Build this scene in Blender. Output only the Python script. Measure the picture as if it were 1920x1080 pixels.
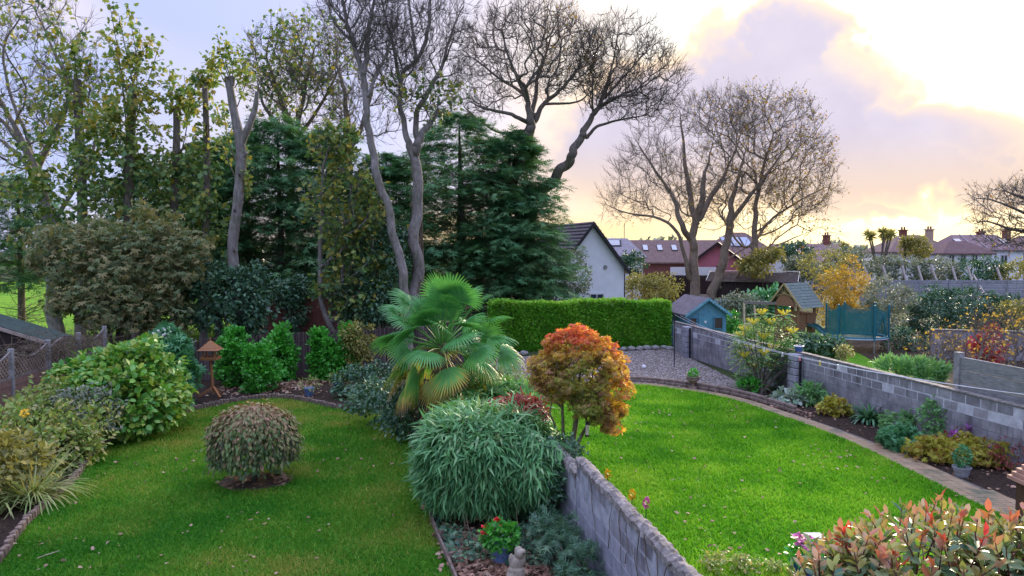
import bpy, bmesh, math
import numpy as np
from mathutils import Vector, Matrix

for o in list(bpy.data.objects):
    bpy.data.objects.remove(o)
sc = bpy.context.scene
COL = sc.collection
R = math.radians

# ------------------------------------------------------------------ camera
CAM_H, F, PITCH = 4.6, 1400.0, math.atan(70 / 1400)
cam_d = bpy.data.cameras.new('camera')
cam_d.sensor_width = 36.0
cam_d.lens = 36.0 * F / 1920.0
cam_d.clip_start, cam_d.clip_end = 0.05, 3000
cam = bpy.data.objects.new('camera', cam_d)
COL.objects.link(cam)
cam.location = (0, 0, CAM_H)
cam.rotation_euler = (R(90) - PITCH, 0, 0)
sc.camera = cam

# ------------------------------------------------------------------ sky, sun, exposure
SUN_AZ, SUN_EL = 29.0, 14.0
world = bpy.data.worlds.new('World')
sc.world = world
world.use_nodes = True
world.cycles.sampling_method = 'MANUAL'
world.cycles.sample_map_resolution = 512
WN, WL = world.node_tree.nodes, world.node_tree.links
WN.clear()


class NT:
    """tiny node helper"""
    def __init__(s, nodes, links):
        s.n, s.l = nodes, links

    def _in(s, sock, v):
        if v is None:
            return
        if hasattr(v, 'is_output'):
            s.l.new(v, sock)
        elif isinstance(v, (tuple, list)) and sock.type == 'RGBA' and len(v) == 3:
            sock.default_value = (*v, 1)
        else:
            sock.default_value = v

    def math(s, op, a, b=None, c=None, clamp=False):
        n = s.n.new('ShaderNodeMath'); n.operation = op; n.use_clamp = clamp
        for i, v in enumerate((a, b, c)):
            s._in(n.inputs[i], v)
        return n.outputs[0]

    def vmath(s, op, a, b=None):
        n = s.n.new('ShaderNodeVectorMath'); n.operation = op
        s._in(n.inputs[0], a); s._in(n.inputs[1], b)
        return n.outputs['Value'] if op in ('DOT_PRODUCT', 'LENGTH', 'DISTANCE') else n.outputs[0]

    def ss(s, v, a, b, lo=0.0, hi=1.0):
        n = s.n.new('ShaderNodeMapRange'); n.interpolation_type = 'SMOOTHSTEP'
        if a > b:
            a, b, lo, hi = b, a, hi, lo
        s._in(n.inputs[0], v)
        for i, q in enumerate((a, b, lo, hi)):
            n.inputs[1 + i].default_value = q
        return n.outputs[0]

    def mix(s, f, a, b, mode='MIX'):
        n = s.n.new('ShaderNodeMix'); n.data_type = 'RGBA'; n.blend_type = mode
        s._in(n.inputs[0], f); s._in(n.inputs[6], a); s._in(n.inputs[7], b)
        return n.outputs[2]

    def ramp(s, f, stops, interp='LINEAR'):
        n = s.n.new('ShaderNodeValToRGB'); n.color_ramp.interpolation = interp
        el = n.color_ramp.elements
        while len(el) < len(stops):
            el.new(0.5)
        for e, (p, c) in zip(el, stops):
            e.position = p; e.color = (*c, 1)
        s._in(n.inputs[0], f)
        return n.outputs[0]

    def noise(s, vec, scale, detail=3, rough=0.55, out='Fac', dist=0.0):
        n = s.n.new('ShaderNodeTexNoise')
        s._in(n.inputs['Vector'], vec)
        n.inputs['Scale'].default_value = scale
        n.inputs['Detail'].default_value = detail
        n.inputs['Roughness'].default_value = rough
        n.inputs['Distortion'].default_value = dist
        return n.outputs[out]

    def comb(s, x, y, z):
        n = s.n.new('ShaderNodeCombineXYZ')
        for i, v in enumerate((x, y, z)):
            s._in(n.inputs[i], v)
        return n.outputs[0]


def azel(px, py):
    """direction (degrees) of a place in the sky"""
    u, w = (px - 960) / F, (470 - py) / F
    return math.degrees(math.atan(u)), math.degrees(math.atan(w / math.hypot(1, u)))


def build_sky():
    T = NT(WN, WL)
    g = WN.new('ShaderNodeTexCoord').outputs['Generated']
    d = T.vmath('NORMALIZE', g)
    sep = WN.new('ShaderNodeSeparateXYZ'); WL.new(d, sep.inputs[0])
    x, y, z = sep.outputs
    az = T.math('MULTIPLY', T.math('ARCTAN2', x, y), 57.29578)
    el = T.math('MULTIPLY', T.math('ARCSINE', z), 57.29578)
    sky = WN.new('ShaderNodeTexSky')
    sky.sky_type = 'NISHITA'; sky.sun_disc = False
    sky.sun_elevation = R(SUN_EL); sky.sun_rotation = R(SUN_AZ)
    nis = T.mix(1.0, sky.outputs[0], (0.10, 0.10, 0.10), 'MULTIPLY')
    n1 = T.noise(d, 8.0, 4, 0.58)          # cloud billows
    n2 = T.noise(d, 3.2, 2, 0.5)           # broad unevenness
    n2c = T.math('SUBTRACT', n2, 0.5)
    # thin high cloud veil, warmer and brighter towards the sun
    a, e = R(SUN_AZ), R(SUN_EL)
    sd = (math.sin(a) * math.cos(e), math.cos(a) * math.cos(e), math.sin(e))
    ang = T.math('MULTIPLY', T.math('ARCCOSINE', T.vmath('DOT_PRODUCT', d, sd)), 57.29578)
    angw = T.math('MULTIPLY_ADD', n2c, 18.0, ang)
    veil = T.ramp(T.math('DIVIDE', angw, 70.0), [
        (0.0, (1.0, 1.0, 1.0)), (0.25, (1.0, 0.98, 0.94)), (0.34, (0.90, 0.79, 0.74)), (0.46, (0.66, 0.63, 0.82)),
        (0.66, (0.50, 0.55, 0.87)), (1.0, (0.43, 0.50, 0.84))])
    veil = T.mix(0.10, veil, nis)
    boost = T.ss(ang, 20.0, 3.0, 1.0, 2.4)
    # heaped cloud bank
    w1 = T.math('SUBTRACT', n1, 0.5)
    p = T.vmath('ADD', T.comb(az, el, 0.0), T.comb(T.math('MULTIPLY', w1, 15.0), T.math('MULTIPLY_ADD', w1, -9.0, T.math('MULTIPLY', n2c, 6.0)), 0.0))
    mask = None
    for (px, py, rx, ry) in ((1430, 215, 250, 175), (1580, 285, 280, 130), (1215, 270, 290, 150), (1480, 85, 115, 85),
                             (1900, 285, 100, 70), (1770, 320, 150, 50), (1620, 398, 120, 20)):
        ca, ce = azel(px, py)
        q = T.vmath('MULTIPLY', T.vmath('SUBTRACT', p, (ca, ce, 0)), (F / rx / 57.3, F / ry / 57.3, 0))
        m = T.ss(T.vmath('LENGTH', q), 1.3, 0.25)
        mask = m if mask is None else T.math('MAXIMUM', mask, m)
    # the same kind of broken cloud carries on all round, outside the view too
    mask = T.math('MAXIMUM', mask, T.math('MULTIPLY', T.ss(n2, 0.50, 0.72), T.ss(ang, 30.0, 50.0, 0.0, 0.4)))
    edge = T.mix(T.ss(ang, 34.0, 20.0), (0.74, 0.68, 0.78), (1.15, 0.84, 0.50))
    inner = T.mix(T.ss(el, 3.5, 9.0), (0.74, 0.58, 0.48), T.mix(n1, (0.46, 0.42, 0.54), (0.74, 0.68, 0.78)))
    cl = T.mix(T.ss(mask, 0.10, 0.80), edge, inner)
    col = T.mix(T.ss(mask, 0.02, 0.42), T.vmath('MULTIPLY', veil, T.comb(boost, boost, boost)), cl)
    # yellow light along the horizon under the cloud
    daz = T.math('ABSOLUTE', T.math('SUBTRACT', az, 26.0))
    hz = T.math('MULTIPLY', T.ss(T.math('MULTIPLY_ADD', n2c, 4.0, el), 5.0, 1.2), T.ss(daz, 70.0, 20.0))
    hc = T.mix(T.ss(daz, 22.0, 3.0), (0.95, 0.72, 0.40), (1.5, 1.2, 0.68))
    strip = T.math('MULTIPLY', T.ss(mask, 0.1, 0.5), T.ss(el, 1.6, 2.6))
    col = T.mix(T.math('MULTIPLY', hz, T.math('MULTIPLY_ADD', strip, -0.75, 1.0)), col, hc)
    # unseen overhead sky brightened on the overcast pattern, added to lift the ground light
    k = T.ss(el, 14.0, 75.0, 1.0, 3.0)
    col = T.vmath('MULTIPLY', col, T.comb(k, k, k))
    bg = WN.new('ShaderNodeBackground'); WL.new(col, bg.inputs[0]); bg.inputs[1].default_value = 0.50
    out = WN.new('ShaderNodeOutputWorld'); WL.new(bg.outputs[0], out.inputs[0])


build_sky()
sun_d = bpy.data.lights.new('sun', 'SUN')
sun_d.energy, sun_d.angle, sun_d.color = 3.4, R(14), (1.0, 0.84, 0.62)
sun = bpy.data.objects.new('sun', sun_d)
COL.objects.link(sun)
_a, _e = R(SUN_AZ), R(SUN_EL)
_sd = Vector((math.sin(_a) * math.cos(_e), math.cos(_a) * math.cos(_e), math.sin(_e)))
sun.rotation_euler = _sd.to_track_quat('Z', 'Y').to_euler()
vs = sc.view_settings
vs.view_transform, vs.look, vs.exposure, vs.gamma = 'Standard', 'None', 1.4, 1.0
vs.use_curve_mapping = False
sc.cycles.max_bounces = 4
sc.cycles.diffuse_bounces = 2
sc.cycles.glossy_bounces = 2
sc.cycles.transparent_max_bounces = 8
sc.cycles.transmission_bounces = 3
sc.cycles.caustics_reflective = sc.cycles.caustics_refractive = False

# ------------------------------------------------------------------ geometry helpers
_cp, _sp = math.cos(PITCH), math.sin(PITCH)


def ray(px, py):
    u, w = (px - 960) / F, (540 - py) / F
    return np.array((u, _cp + w * _sp, -_sp + w * _cp))


def G(px, py, z=0.0):
    """the spot at height z that is seen at a place of the photograph"""
    r = ray(px, py)
    return np.array((0, 0, CAM_H)) + r * ((z - CAM_H) / r[2])


def D(px, py, y):
    """the spot at distance y"""
    r = ray(px, py)
    return np.array((0, 0, CAM_H)) + r * (y / r[1])


def link(o, parent=None):
    COL.objects.link(o)
    if parent is not None:
        o.parent = parent
        if parent.type == 'EMPTY':
            o.matrix_parent_inverse = Matrix.Translation(-Vector(parent.location))
    return o


def tag(o, label=None, cat=None, group=None, kind=None):
    if label: o['label'] = label
    if cat: o['category'] = cat
    if group: o['group'] = group
    if kind: o['kind'] = kind
    return o


def thing(name, label, cat, loc, group=None):
    o = bpy.data.objects.new(name, None)
    o.empty_display_size = 0.2
    o.location = Vector([float(v) for v in loc])
    COL.objects.link(o)
    return tag(o, label, cat, group)


def fast(name, V, T, mat, parent=None, tint=None, kind=None, flat=False, extra=None):
    """one mesh object out of numpy vertices and triangles (or quads)"""
    me = bpy.data.meshes.new(name)
    V = np.asarray(V, np.float32); T = np.asarray(T, np.int32)
    k = T.shape[1]
    me.vertices.add(len(V)); me.vertices.foreach_set('co', V.ravel())
    me.loops.add(T.size); me.loops.foreach_set('vertex_index', T.ravel())
    me.polygons.add(len(T)); me.polygons.foreach_set('loop_start', np.arange(0, T.size, k, dtype=np.int32))
    if tint is not None:
        at = me.attributes.new('tint', 'FLOAT', 'POINT')
        at.data.foreach_set('value', np.asarray(tint, np.float32))
    me.update(calc_edges=True)
    if flat:
        me.shade_flat()
    me.materials.append(mat)
    o = bpy.data.objects.new(name, me)
    link(o, parent)
    if kind: o['kind'] = kind
    return o


class MB:
    """collects boxes, tubes, turned shapes; build() makes ONE mesh object"""
    def __init__(s):
        s.v, s.f = [], []

    def add(s, V, Fc):
        b = len(s.v)
        s.v.extend([tuple(float(q) for q in p) for p in V])
        s.f.extend([tuple(b + i for i in f) for f in Fc])
        return s

    def box(s, c, size, rz=0.0, M=None):
        hx, hy, hz = size[0] / 2, size[1] / 2, size[2] / 2
        P = np.array([(x, y, z) for x in (-hx, hx) for y in (-hy, hy) for z in (-hz, hz)])
        if M is not None:
            P = P @ np.array(M).T
        if rz:
            c_, s_ = math.cos(rz), math.sin(rz)
            P = P @ np.array(((c_, s_, 0), (-s_, c_, 0), (0, 0, 1)))
        return s.add(P + np.array(c), [(0, 1, 3, 2), (4, 6, 7, 5), (0, 4, 5, 1), (2, 3, 7, 6), (0, 2, 6, 4), (1, 5, 7, 3)])

    def bar(s, a, b, w, h):
        """a square bar from a to b"""
        a, b = np.array(a, float), np.array(b, float)
        d = b - a; L = np.linalg.norm(d); d /= L
        up = np.array((0, 0, 1.0)) if abs(d[2]) < 0.95 else np.array((0, 1.0, 0))
        x = np.cross(up, d); x /= np.linalg.norm(x); u = np.cross(d, x)
        P = []
        for e in (a, b):
            for sx, su in ((-1, -1), (1, -1), (1, 1), (-1, 1)):
                P.append(e + x * sx * w / 2 + u * su * h / 2)
        return s.add(P, [(3, 2, 1, 0), (4, 5, 6, 7)] + [(i, (i + 1) % 4, 4 + (i + 1) % 4, 4 + i) for i in range(4)])

    def tube(s, path, rad, n=8, cap=True):
        V, Q = tube_arrays(np.array(path, float), np.broadcast_to(np.array(rad, float), (len(path),)), n)
        s.add(V, Q)
        if cap:
            b = len(s.v) - len(V)
            s.f.append(tuple(b + i for i in range(n))[::-1])
            s.f.append(tuple(b + len(V) - n + i for i in range(n)))
        return s

    def lathe(s, c, prof, n=20, cap=True):
        P = []
        for r, z in prof:
            for i in range(n):
                a = 2 * math.pi * i / n
                P.append((c[0] + r * math.cos(a), c[1] + r * math.sin(a), c[2] + z))
        Q = []
        for j in range(len(prof) - 1):
            for i in range(n):
                Q.append((j * n + i, j * n + (i + 1) % n, (j + 1) * n + (i + 1) % n, (j + 1) * n + i))
        b = len(s.v)
        s.add(P, Q)
        if cap:
            s.f.append(tuple(b + i for i in range(n))[::-1])
            s.f.append(tuple(b + (len(prof) - 1) * n + i for i in range(n)))
        return s

    def prism(s, poly, ext):
        """polygon (3-d points) pushed along ext"""
        n = len(poly); p = [np.array(q, float) for q in poly]; e = np.array(ext, float)
        return s.add(p + [q + e for q in p], [tuple(range(n))[::-1], tuple(range(n, 2 * n))] +
                     [(i, (i + 1) % n, n + (i + 1) % n, n + i) for i in range(n)])

    def build(s, name, mat, parent=None, smooth=False, kind=None, bevel=0):
        me = bpy.data.meshes.new(name)
        me.from_pydata(s.v, [], s.f)
        bm = bmesh.new(); bm.from_mesh(me)
        bmesh.ops.recalc_face_normals(bm, faces=bm.faces)
        if bevel:
            bmesh.ops.bevel(bm, geom=bm.edges[:], offset=bevel, segments=1, affect='EDGES')
        bm.to_mesh(me); bm.free()
        if smooth:
            me.shade_smooth()
        me.materials.append(mat)
        o = bpy.data.objects.new(name, me)
        link(o, parent)
        if kind: o['kind'] = kind
        return o


def mesh_of(mb, name, mat, bevel=0.0):
    o = mb.build(name, mat, bevel=bevel)
    me = o.data
    bpy.data.objects.remove(o)
    return me


def piece(name, me, loc, rot=(0, 0, 0), scale=(1, 1, 1), parent=None):
    o = bpy.data.objects.new(name, me)
    o.location = Vector([float(v) for v in loc]); o.rotation_euler = rot; o.scale = scale
    return link(o, parent)


def nrm(a):
    return a / np.maximum(np.linalg.norm(a, axis=-1, keepdims=True), 1e-9)


def tube_arrays(P, r, n):
    t = np.gradient(P, axis=0) if len(P) > 2 else np.repeat((P[-1:] - P[:1]), 2, axis=0)
    t = nrm(t)
    m = np.abs(t).mean(axis=0)
    ref = np.eye(3)[int(np.argmin(m))]
    x = nrm(np.cross(t, ref)); y = np.cross(t, x)
    a = np.linspace(0, 2 * np.pi, n, endpoint=False)
    V = P[:, None, :] + r[:, None, None] * (np.cos(a)[None, :, None] * x[:, None, :] + np.sin(a)[None, :, None] * y[:, None, :])
    k = len(P)
    i = np.arange(n); j = np.arange(k - 1)[:, None] * n
    Q = np.stack([j + i, j + (i + 1) % n, j + n + (i + 1) % n, j + n + i], axis=-1).reshape(-1, 4)
    return V.reshape(-1, 3), Q


class Acc:
    """gathers vertex / face arrays"""
    def __init__(s):
        s.V, s.T, s.t, s.n = [], [], [], 0

    def add(s, V, T, tint=None):
        s.V.append(V); s.T.append(np.asarray(T) + s.n); s.n += len(V)
        s.t.append(np.zeros(len(V)) if tint is None else np.broadcast_to(tint, (len(V),)))
        return s

    def build(s, name, mat, parent=None, kind=None, flat=False):
        return fast(name, np.concatenate(s.V), np.concatenate(s.T), mat, parent, np.concatenate(s.t), kind, flat)


# leaf outlines: x = width, y = length, z = up
def _leaf(pts, fold=0.18):
    """outline points (x >= 0 half) -> two folded halves"""
    mid = [(0, 0, 0), (0, 0.55, -0.04), (0, 1, -0.1)]
    return pts


LEAF = {}
LEAF['diamond'] = (np.array([(0, 0, 0), (-.30, .45, .10), (0, 1, -.06), (.30, .45, .10)]), np.array([(0, 2, 1), (0, 3, 2)]))
LEAF['oval'] = (np.array([(0, 0, 0), (-.22, .25, .07), (-.24, .65, .05), (0, 1, -.10), (.24, .65, .05), (.22, .25, .07), (0, .5, -.02)]),
                np.array([(0, 6, 1), (1, 6, 2), (2, 6, 3), (3, 6, 4), (4, 6, 5), (5, 6, 0)]))
LEAF['blade'] = (np.array([(-.05, 0, 0), (.05, 0, 0), (-.06, .5, .05), (.06, .5, .05), (0, 1, -.12)]),
                 np.array([(0, 1, 3), (0, 3, 2), (2, 3, 4)]))
_m = [(0, 0, 0), (.34, .02, -.03), (.22, .22, .05), (.55, .38, -.05), (.24, .48, .04), (.26, .72, .0), (0, 1, -.10),
      (-.26, .72, .0), (-.24, .48, .04), (-.55, .38, -.05), (-.22, .22, .05), (-.34, .02, -.03)]
LEAF['maple'] = (np.array([(0, .36, 0.0)] + _m), np.array([(0, 1 + i, 1 + (i + 1) % 12) for i in range(12)]))
_s = []; _t = []
for k, (an, ln) in enumerate(((-62, .55), (-34, .8), (0, 1), (34, .8), (62, .55), (-48, .4), (48, .4))):
    a_ = R(an); dx, dy = math.sin(a_), math.cos(a_); b_ = len(_s); y0 = (0.0, .18, .35, .18, 0.0, .5, .5)[k]
    _s += [(-dy * .055 , y0 + dx * .055, 0), (dy * .055, y0 - dx * .055, 0), (dx * ln, y0 + dy * ln * (1 - y0), -.16 * ln * ln)]
    _t.append((b_, b_ + 1, b_ + 2))
LEAF['spray'] = (np.array(_s), np.array(_t))
_s = []; _t = []
for k in range(7):
    a_ = R(-105 + 35 * k); dx, dy = math.sin(a_), math.cos(a_); b_ = len(_s)
    _s += [(0, 0, 0), (dx * .55 - dy * .13, dy * .55 + dx * .13, .05), (dx, dy, -.18), (dx * .55 + dy * .13, dy * .55 - dx * .13, .05)]
    _t += [(b_, b_ + 1, b_ + 2), (b_, b_ + 2, b_ + 3)]
LEAF['palmate'] = (np.array(_s), np.array(_t))


_s = []; _t = []
for k in range(5):
    a_ = R(-90 + 45 * k); dx, dy = math.sin(a_), math.cos(a_); b_ = len(_s)
    _s += [(0, 0, 0), (dx * .5 - dy * .18, dy * .5 + dx * .18, .06), (dx, dy, -.18), (dx * .5 + dy * .18, dy * .5 - dx * .18, .06)]
    _t += [(b_, b_ + 1, b_ + 2), (b_, b_ + 2, b_ + 3)]
LEAF['palm5'] = (np.array(_s), np.array(_t))


def leaves(acc, kind, pos, dirv, up, size, tint, wid=1.0, droop=1.0):
    tv, tt = LEAF[kind]
    n = len(pos)
    y = nrm(dirv); x = np.cross(y, up)
    bad = np.linalg.norm(x, axis=1) < 1e-3
    if bad.any():
        x[bad] = np.cross(y[bad], np.array((0.3, 1, 0.2)))
    x = nrm(x); z = np.cross(x, y)
    size = np.broadcast_to(np.asarray(size, float), (n,))
    V = pos[:, None, :] + size[:, None, None] * (tv[None, :, 0:1] * wid * x[:, None, :] + tv[None, :, 1:2] * y[:, None, :] + tv[None, :, 2:3] * droop * z[:, None, :])
    k = len(tv)
    T = tt[None] + (np.arange(n) * k)[:, None, None]
    acc.add(V.reshape(-1, 3), T.reshape(-1, 3), np.repeat(np.broadcast_to(tint, (n,)), k))
    return acc


def ball(rng, n, shell=0.0):
    """points in the unit ball, pushed to the shell"""
    d = nrm(rng.normal(size=(n, 3)))
    r = rng.random(n) ** (1 / 3)
    return d * (shell + (1 - shell) * r)[:, None], d


def clump_cloud(rng, ells, clumps, per, cr, shell=0.45):
    """leaf places: clumps inside ellipsoids, leaves inside clumps. returns pos, outward"""
    P, O = [], []
    vol = np.array([(e[1][0] * e[1][1] * e[1][2]) ** 0.72 for e in ells]); vol /= vol.sum()
    for (c, r), w in zip(ells, vol):
        m = max(1, int(round(clumps * w)))
        q, d = ball(rng, m, shell)
        cc = np.array(c) + q * np.array(r)
        k = rng.poisson(per, m) + 1
        idx = np.repeat(np.arange(m), k)
        g, _ = ball(rng, len(idx), 0.2)
        s = cr * (0.6 + 0.8 * rng.random(m))[idx]
        P.append(cc[idx] + g * s[:, None] * np.array((1, 1, 0.75)))
        O.append(nrm(d[idx] + 0.7 * g))
    return np.concatenate(P), np.concatenate(O)


def foliage(name, mat, parent, rng, ells, clumps, per, cr, kind='diamond', size=0.12, shell=0.45, droop=0.35, spread=0.6,
            tint=None, wid=1.0, zmin=0.03, kindtag=None, flat_up=0.7):
    P, O = clump_cloud(rng, ells, clumps, per, cr, shell)
    keep = P[:, 2] > zmin
    P, O = P[keep], O[keep]
    n = len(P)
    d = O + rng.normal(size=(n, 3)) * spread + np.array((0, 0, -droop))
    up = np.array((0, 0, flat_up)) + 0.5 * O + rng.normal(size=(n, 3)) * 0.45
    sz = size * (0.65 + 0.7 * rng.random(n))
    if tint is None:
        t = np.clip(rng.beta(2, 2, n), 0, 1)
    else:
        t = np.clip(tint(P, rng), 0, 1)
    a = Acc()
    leaves(a, kind, P, d, up, sz, t, wid)
    return a.build(name, mat, parent, kindtag)


# ------------------------------------------------------------------ materials
MATS = {}


def mat(name):
    m = bpy.data.materials.new(name); m.use_nodes = True
    nt = m.node_tree; nt.nodes.clear()
    T = NT(nt.nodes, nt.links)
    out = nt.nodes.new('ShaderNodeOutputMaterial')
    MATS[name] = m
    return m, T, out


def principled(T, col, rough=0.8, spec=0.3, metal=0.0, normal=None):
    b = T.n.new('ShaderNodeBsdfPrincipled')
    T._in(b.inputs['Base Color'], col); T._in(b.inputs['Roughness'], rough)
    b.inputs['Specular IOR Level'].default_value = spec
    b.inputs['Metallic'].default_value = metal
    if normal is not None:
        T.l.new(normal, b.inputs['Normal'])
    return b.outputs[0]


def bump(T, h, strength=0.4, dist=0.02):
    b = T.n.new('ShaderNodeBump'); b.inputs['Strength'].default_value = strength; b.inputs['Distance'].default_value = dist
    T.l.new(h, b.inputs['Height'])
    return b.outputs[0]


def wpos(T):
    return T.n.new('ShaderNodeNewGeometry').outputs['Position']


def m_plain(name, c, rough=0.7, spec=0.3, var=0.25, scale=6.0, metal=0.0, bmp=0.25, bscale=60.0, stretch=None, c2=None):
    """a surface with uneven colour and a fine relief"""
    m, T, out = mat(name)
    p = wpos(T)
    if stretch:
        p = T.vmath('MULTIPLY', p, stretch)
    n1 = T.noise(p, scale, 4, 0.6); n2 = T.noise(p, bscale, 3, 0.6)
    lo = tuple(v * (1 - var) for v in c); hi = tuple(min(1, v * (1 + var)) for v in c)
    if c2:
        hi = c2
    col = T.ramp(n1, [(0.32, lo), (0.68, hi)])
    col = T.mix(T.math('MULTIPLY', n2, 0.5), col, tuple(v * 0.7 for v in c))
    T.l.new(principled(T, col, rough, spec, metal, bump(T, n2, bmp, 0.01)), out.inputs[0])
    return m


def m_leaf(name, stops, trans=0.3, rough=0.5, spec=0.35, patch=0.25, gain=2.45):
    """leaf colour by the leaf's own tint"""
    m, T, out = mat(name)
    stops = [(q, tuple(v * (1 + (gain - 1) * max(0.0, 1 - max(c) / 0.45)) for v in c)) for q, c in stops]
    a = T.n.new('ShaderNodeAttribute'); a.attribute_name = 'tint'
    col = T.ramp(a.outputs['Fac'], stops)
    n = T.noise(wpos(T), 0.9, 3)
    col = T.mix(T.math('MULTIPLY', n, patch), col, T.mix(1.0, col, (0.45, 0.5, 0.5), 'MULTIPLY'))
    bs = principled(T, col, rough, spec)
    if trans:
        tr = T.n.new('ShaderNodeBsdfTranslucent')
        T.l.new(T.mix(1.0, col, (1.25, 1.2, 0.7), 'MULTIPLY'), tr.inputs[0])
        mx = T.n.new('ShaderNodeMixShader'); mx.inputs[0].default_value = trans
        T.l.new(bs, mx.inputs[1]); T.l.new(tr.outputs[0], mx.inputs[2])
        bs = mx.outputs[0]
    T.l.new(bs, out.inputs[0])
    return m


def steps(*cols):
    n = len(cols)
    return [(i / (n - 1), c) for i, c in enumerate(cols)]

# ------------------------------------------------------------------ the materials of the place
def m_ground():
    m, T, out = mat('ground'); p = wpos(T)
    n = T.noise(p, 0.12, 5); n2 = T.noise(p, 5.0, 4)
    col = T.ramp(n, [(0.35, (0.05, 0.042, 0.03)), (0.5, (0.05, 0.075, 0.025)), (0.65, (0.06, 0.11, 0.025))])
    col = T.mix(T.math('MULTIPLY', n2, 0.6), col, (0.03, 0.025, 0.018))
    T.l.new(principled(T, col, 0.95, 0.1, 0, bump(T, n2, 0.5, 0.05)), out.inputs[0])
    return m


def m_soil():
    m, T, out = mat('soil'); p = wpos(T)
    n = T.noise(p, 14.0, 6, 0.7); n2 = T.noise(p, 55.0, 3)
    col = T.ramp(n, [(0.3, (0.018, 0.013, 0.010)), (0.55, (0.055, 0.038, 0.028)), (0.75, (0.13, 0.085, 0.06))])
    T.l.new(principled(T, col, 0.95, 0.1, 0, bump(T, T.math('ADD', n, T.math('MULTIPLY', n2, .4)), 1.0, 0.06)), out.inputs[0])
    return m


def m_lawn(name, a, b, c):
    m, T, out = mat(name); p = wpos(T)
    n = T.noise(p, 0.42, 5, 0.62); n2 = T.noise(p, 9.0, 4, 0.7); n3 = T.noise(p, 70.0, 3, 0.7)
    col = T.ramp(n, [(0.36, a), (0.5, b), (0.62, c)])
    col = T.mix(T.ss(n2, 0.38, 0.62), T.mix(1.0, col, (0.45, 0.55, 0.5), 'MULTIPLY'), col)
    col = T.mix(T.ss(n3, 0.3, 0.7), T.mix(1.0, col, (0.5, 0.55, 0.5), 'MULTIPLY'), col)
    col = T.mix(T.math('MULTIPLY', T.ss(T.noise(p, 1.7, 5, 0.65), 0.60, 0.72), 0.6), col, (0.20, 0.17, 0.06))
    T.l.new(principled(T, col, 0.9, 0.1, 0, bump(T, n3, 0.8, 0.03)), out.inputs[0])
    return m


def m_blade(name, a, b, c):
    m, T, out = mat(name)
    at = T.n.new('ShaderNodeAttribute'); at.attribute_name = 'tint'
    col = T.ramp(at.outputs['Fac'], [(0.0, a), (0.5, b), (1.0, c)])
    bs = principled(T, col, 0.6, 0.2)
    tr = T.n.new('ShaderNodeBsdfTranslucent'); T.l.new(col, tr.inputs[0])
    mx = T.n.new('ShaderNodeMixShader'); mx.inputs[0].default_value = 0.35
    T.l.new(bs, mx.inputs[1]); T.l.new(tr.outputs[0], mx.inputs[2]); T.l.new(mx.outputs[0], out.inputs[0])
    return m


def m_gravel():
    m, T, out = mat('gravel'); p = wpos(T)
    v = T.n.new('ShaderNodeTexVoronoi'); v.inputs['Scale'].default_value = 24.0; T.l.new(p, v.inputs['Vector'])
    n = T.noise(p, 1.3, 4)
    col = T.mix(0.55, T.ramp(n, [(0.35, (0.17, 0.14, 0.125)), (0.65, (0.34, 0.30, 0.28))]), v.outputs['Color'], 'SOFT_LIGHT')
    col = T.mix(T.ss(v.outputs['Distance'], 0.2, 0.6), col, (0.10, 0.08, 0.07))
    T.l.new(principled(T, col, 0.9, 0.2, 0, bump(T, v.outputs['Distance'], 0.9, 0.03)), out.inputs[0])
    return m


def m_block(name, lo, mid, hi, stain=0.6):
    m, T, out = mat(name); p = wpos(T)
    oi = T.n.new('ShaderNodeObjectInfo').outputs['Random']
    n = T.noise(p, 2.2, 6, 0.65); n2 = T.noise(p, 38.0, 4, 0.7); n3 = T.noise(T.vmath('MULTIPLY', p, (3, 3, 0.8)), 1.6, 5, 0.65)
    col = T.ramp(n, [(0.33, lo), (0.5, mid), (0.7, hi)])
    col = T.mix(T.math('MULTIPLY', T.ss(n3, 0.5, 0.68), stain), col, (0.06, 0.055, 0.055))
    col = T.mix(T.ss(n2, 0.62, 0.75), col, (0.42, 0.41, 0.42))
    col = T.mix(1.0, col, T.ramp(oi, [(0, (0.82, 0.82, 0.84)), (1, (1.12, 1.1, 1.1))]), 'MULTIPLY')
    T.l.new(principled(T, col, 0.92, 0.15, 0, bump(T, T.math('ADD', n2, n), 0.6, 0.02)), out.inputs[0])
    return m


def m_bark(name, c, c2, moss=0.0, scale=3.0):
    m, T, out = mat(name); p = wpos(T)
    n = T.noise(T.vmath('MULTIPLY', p, (1, 1, 0.3)), scale * 4, 5, 0.65); n1 = T.noise(p, scale * .5, 3)
    col = T.ramp(n, [(0.3, c), (0.7, c2)])
    if moss:
        col = T.mix(T.math('MULTIPLY', T.ss(n1, 0.45, 0.65), moss), col, (0.07, 0.085, 0.03))
    T.l.new(principled(T, col, 0.9, 0.15, 0, bump(T, n, 0.6, 0.03)), out.inputs[0])
    return m


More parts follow.
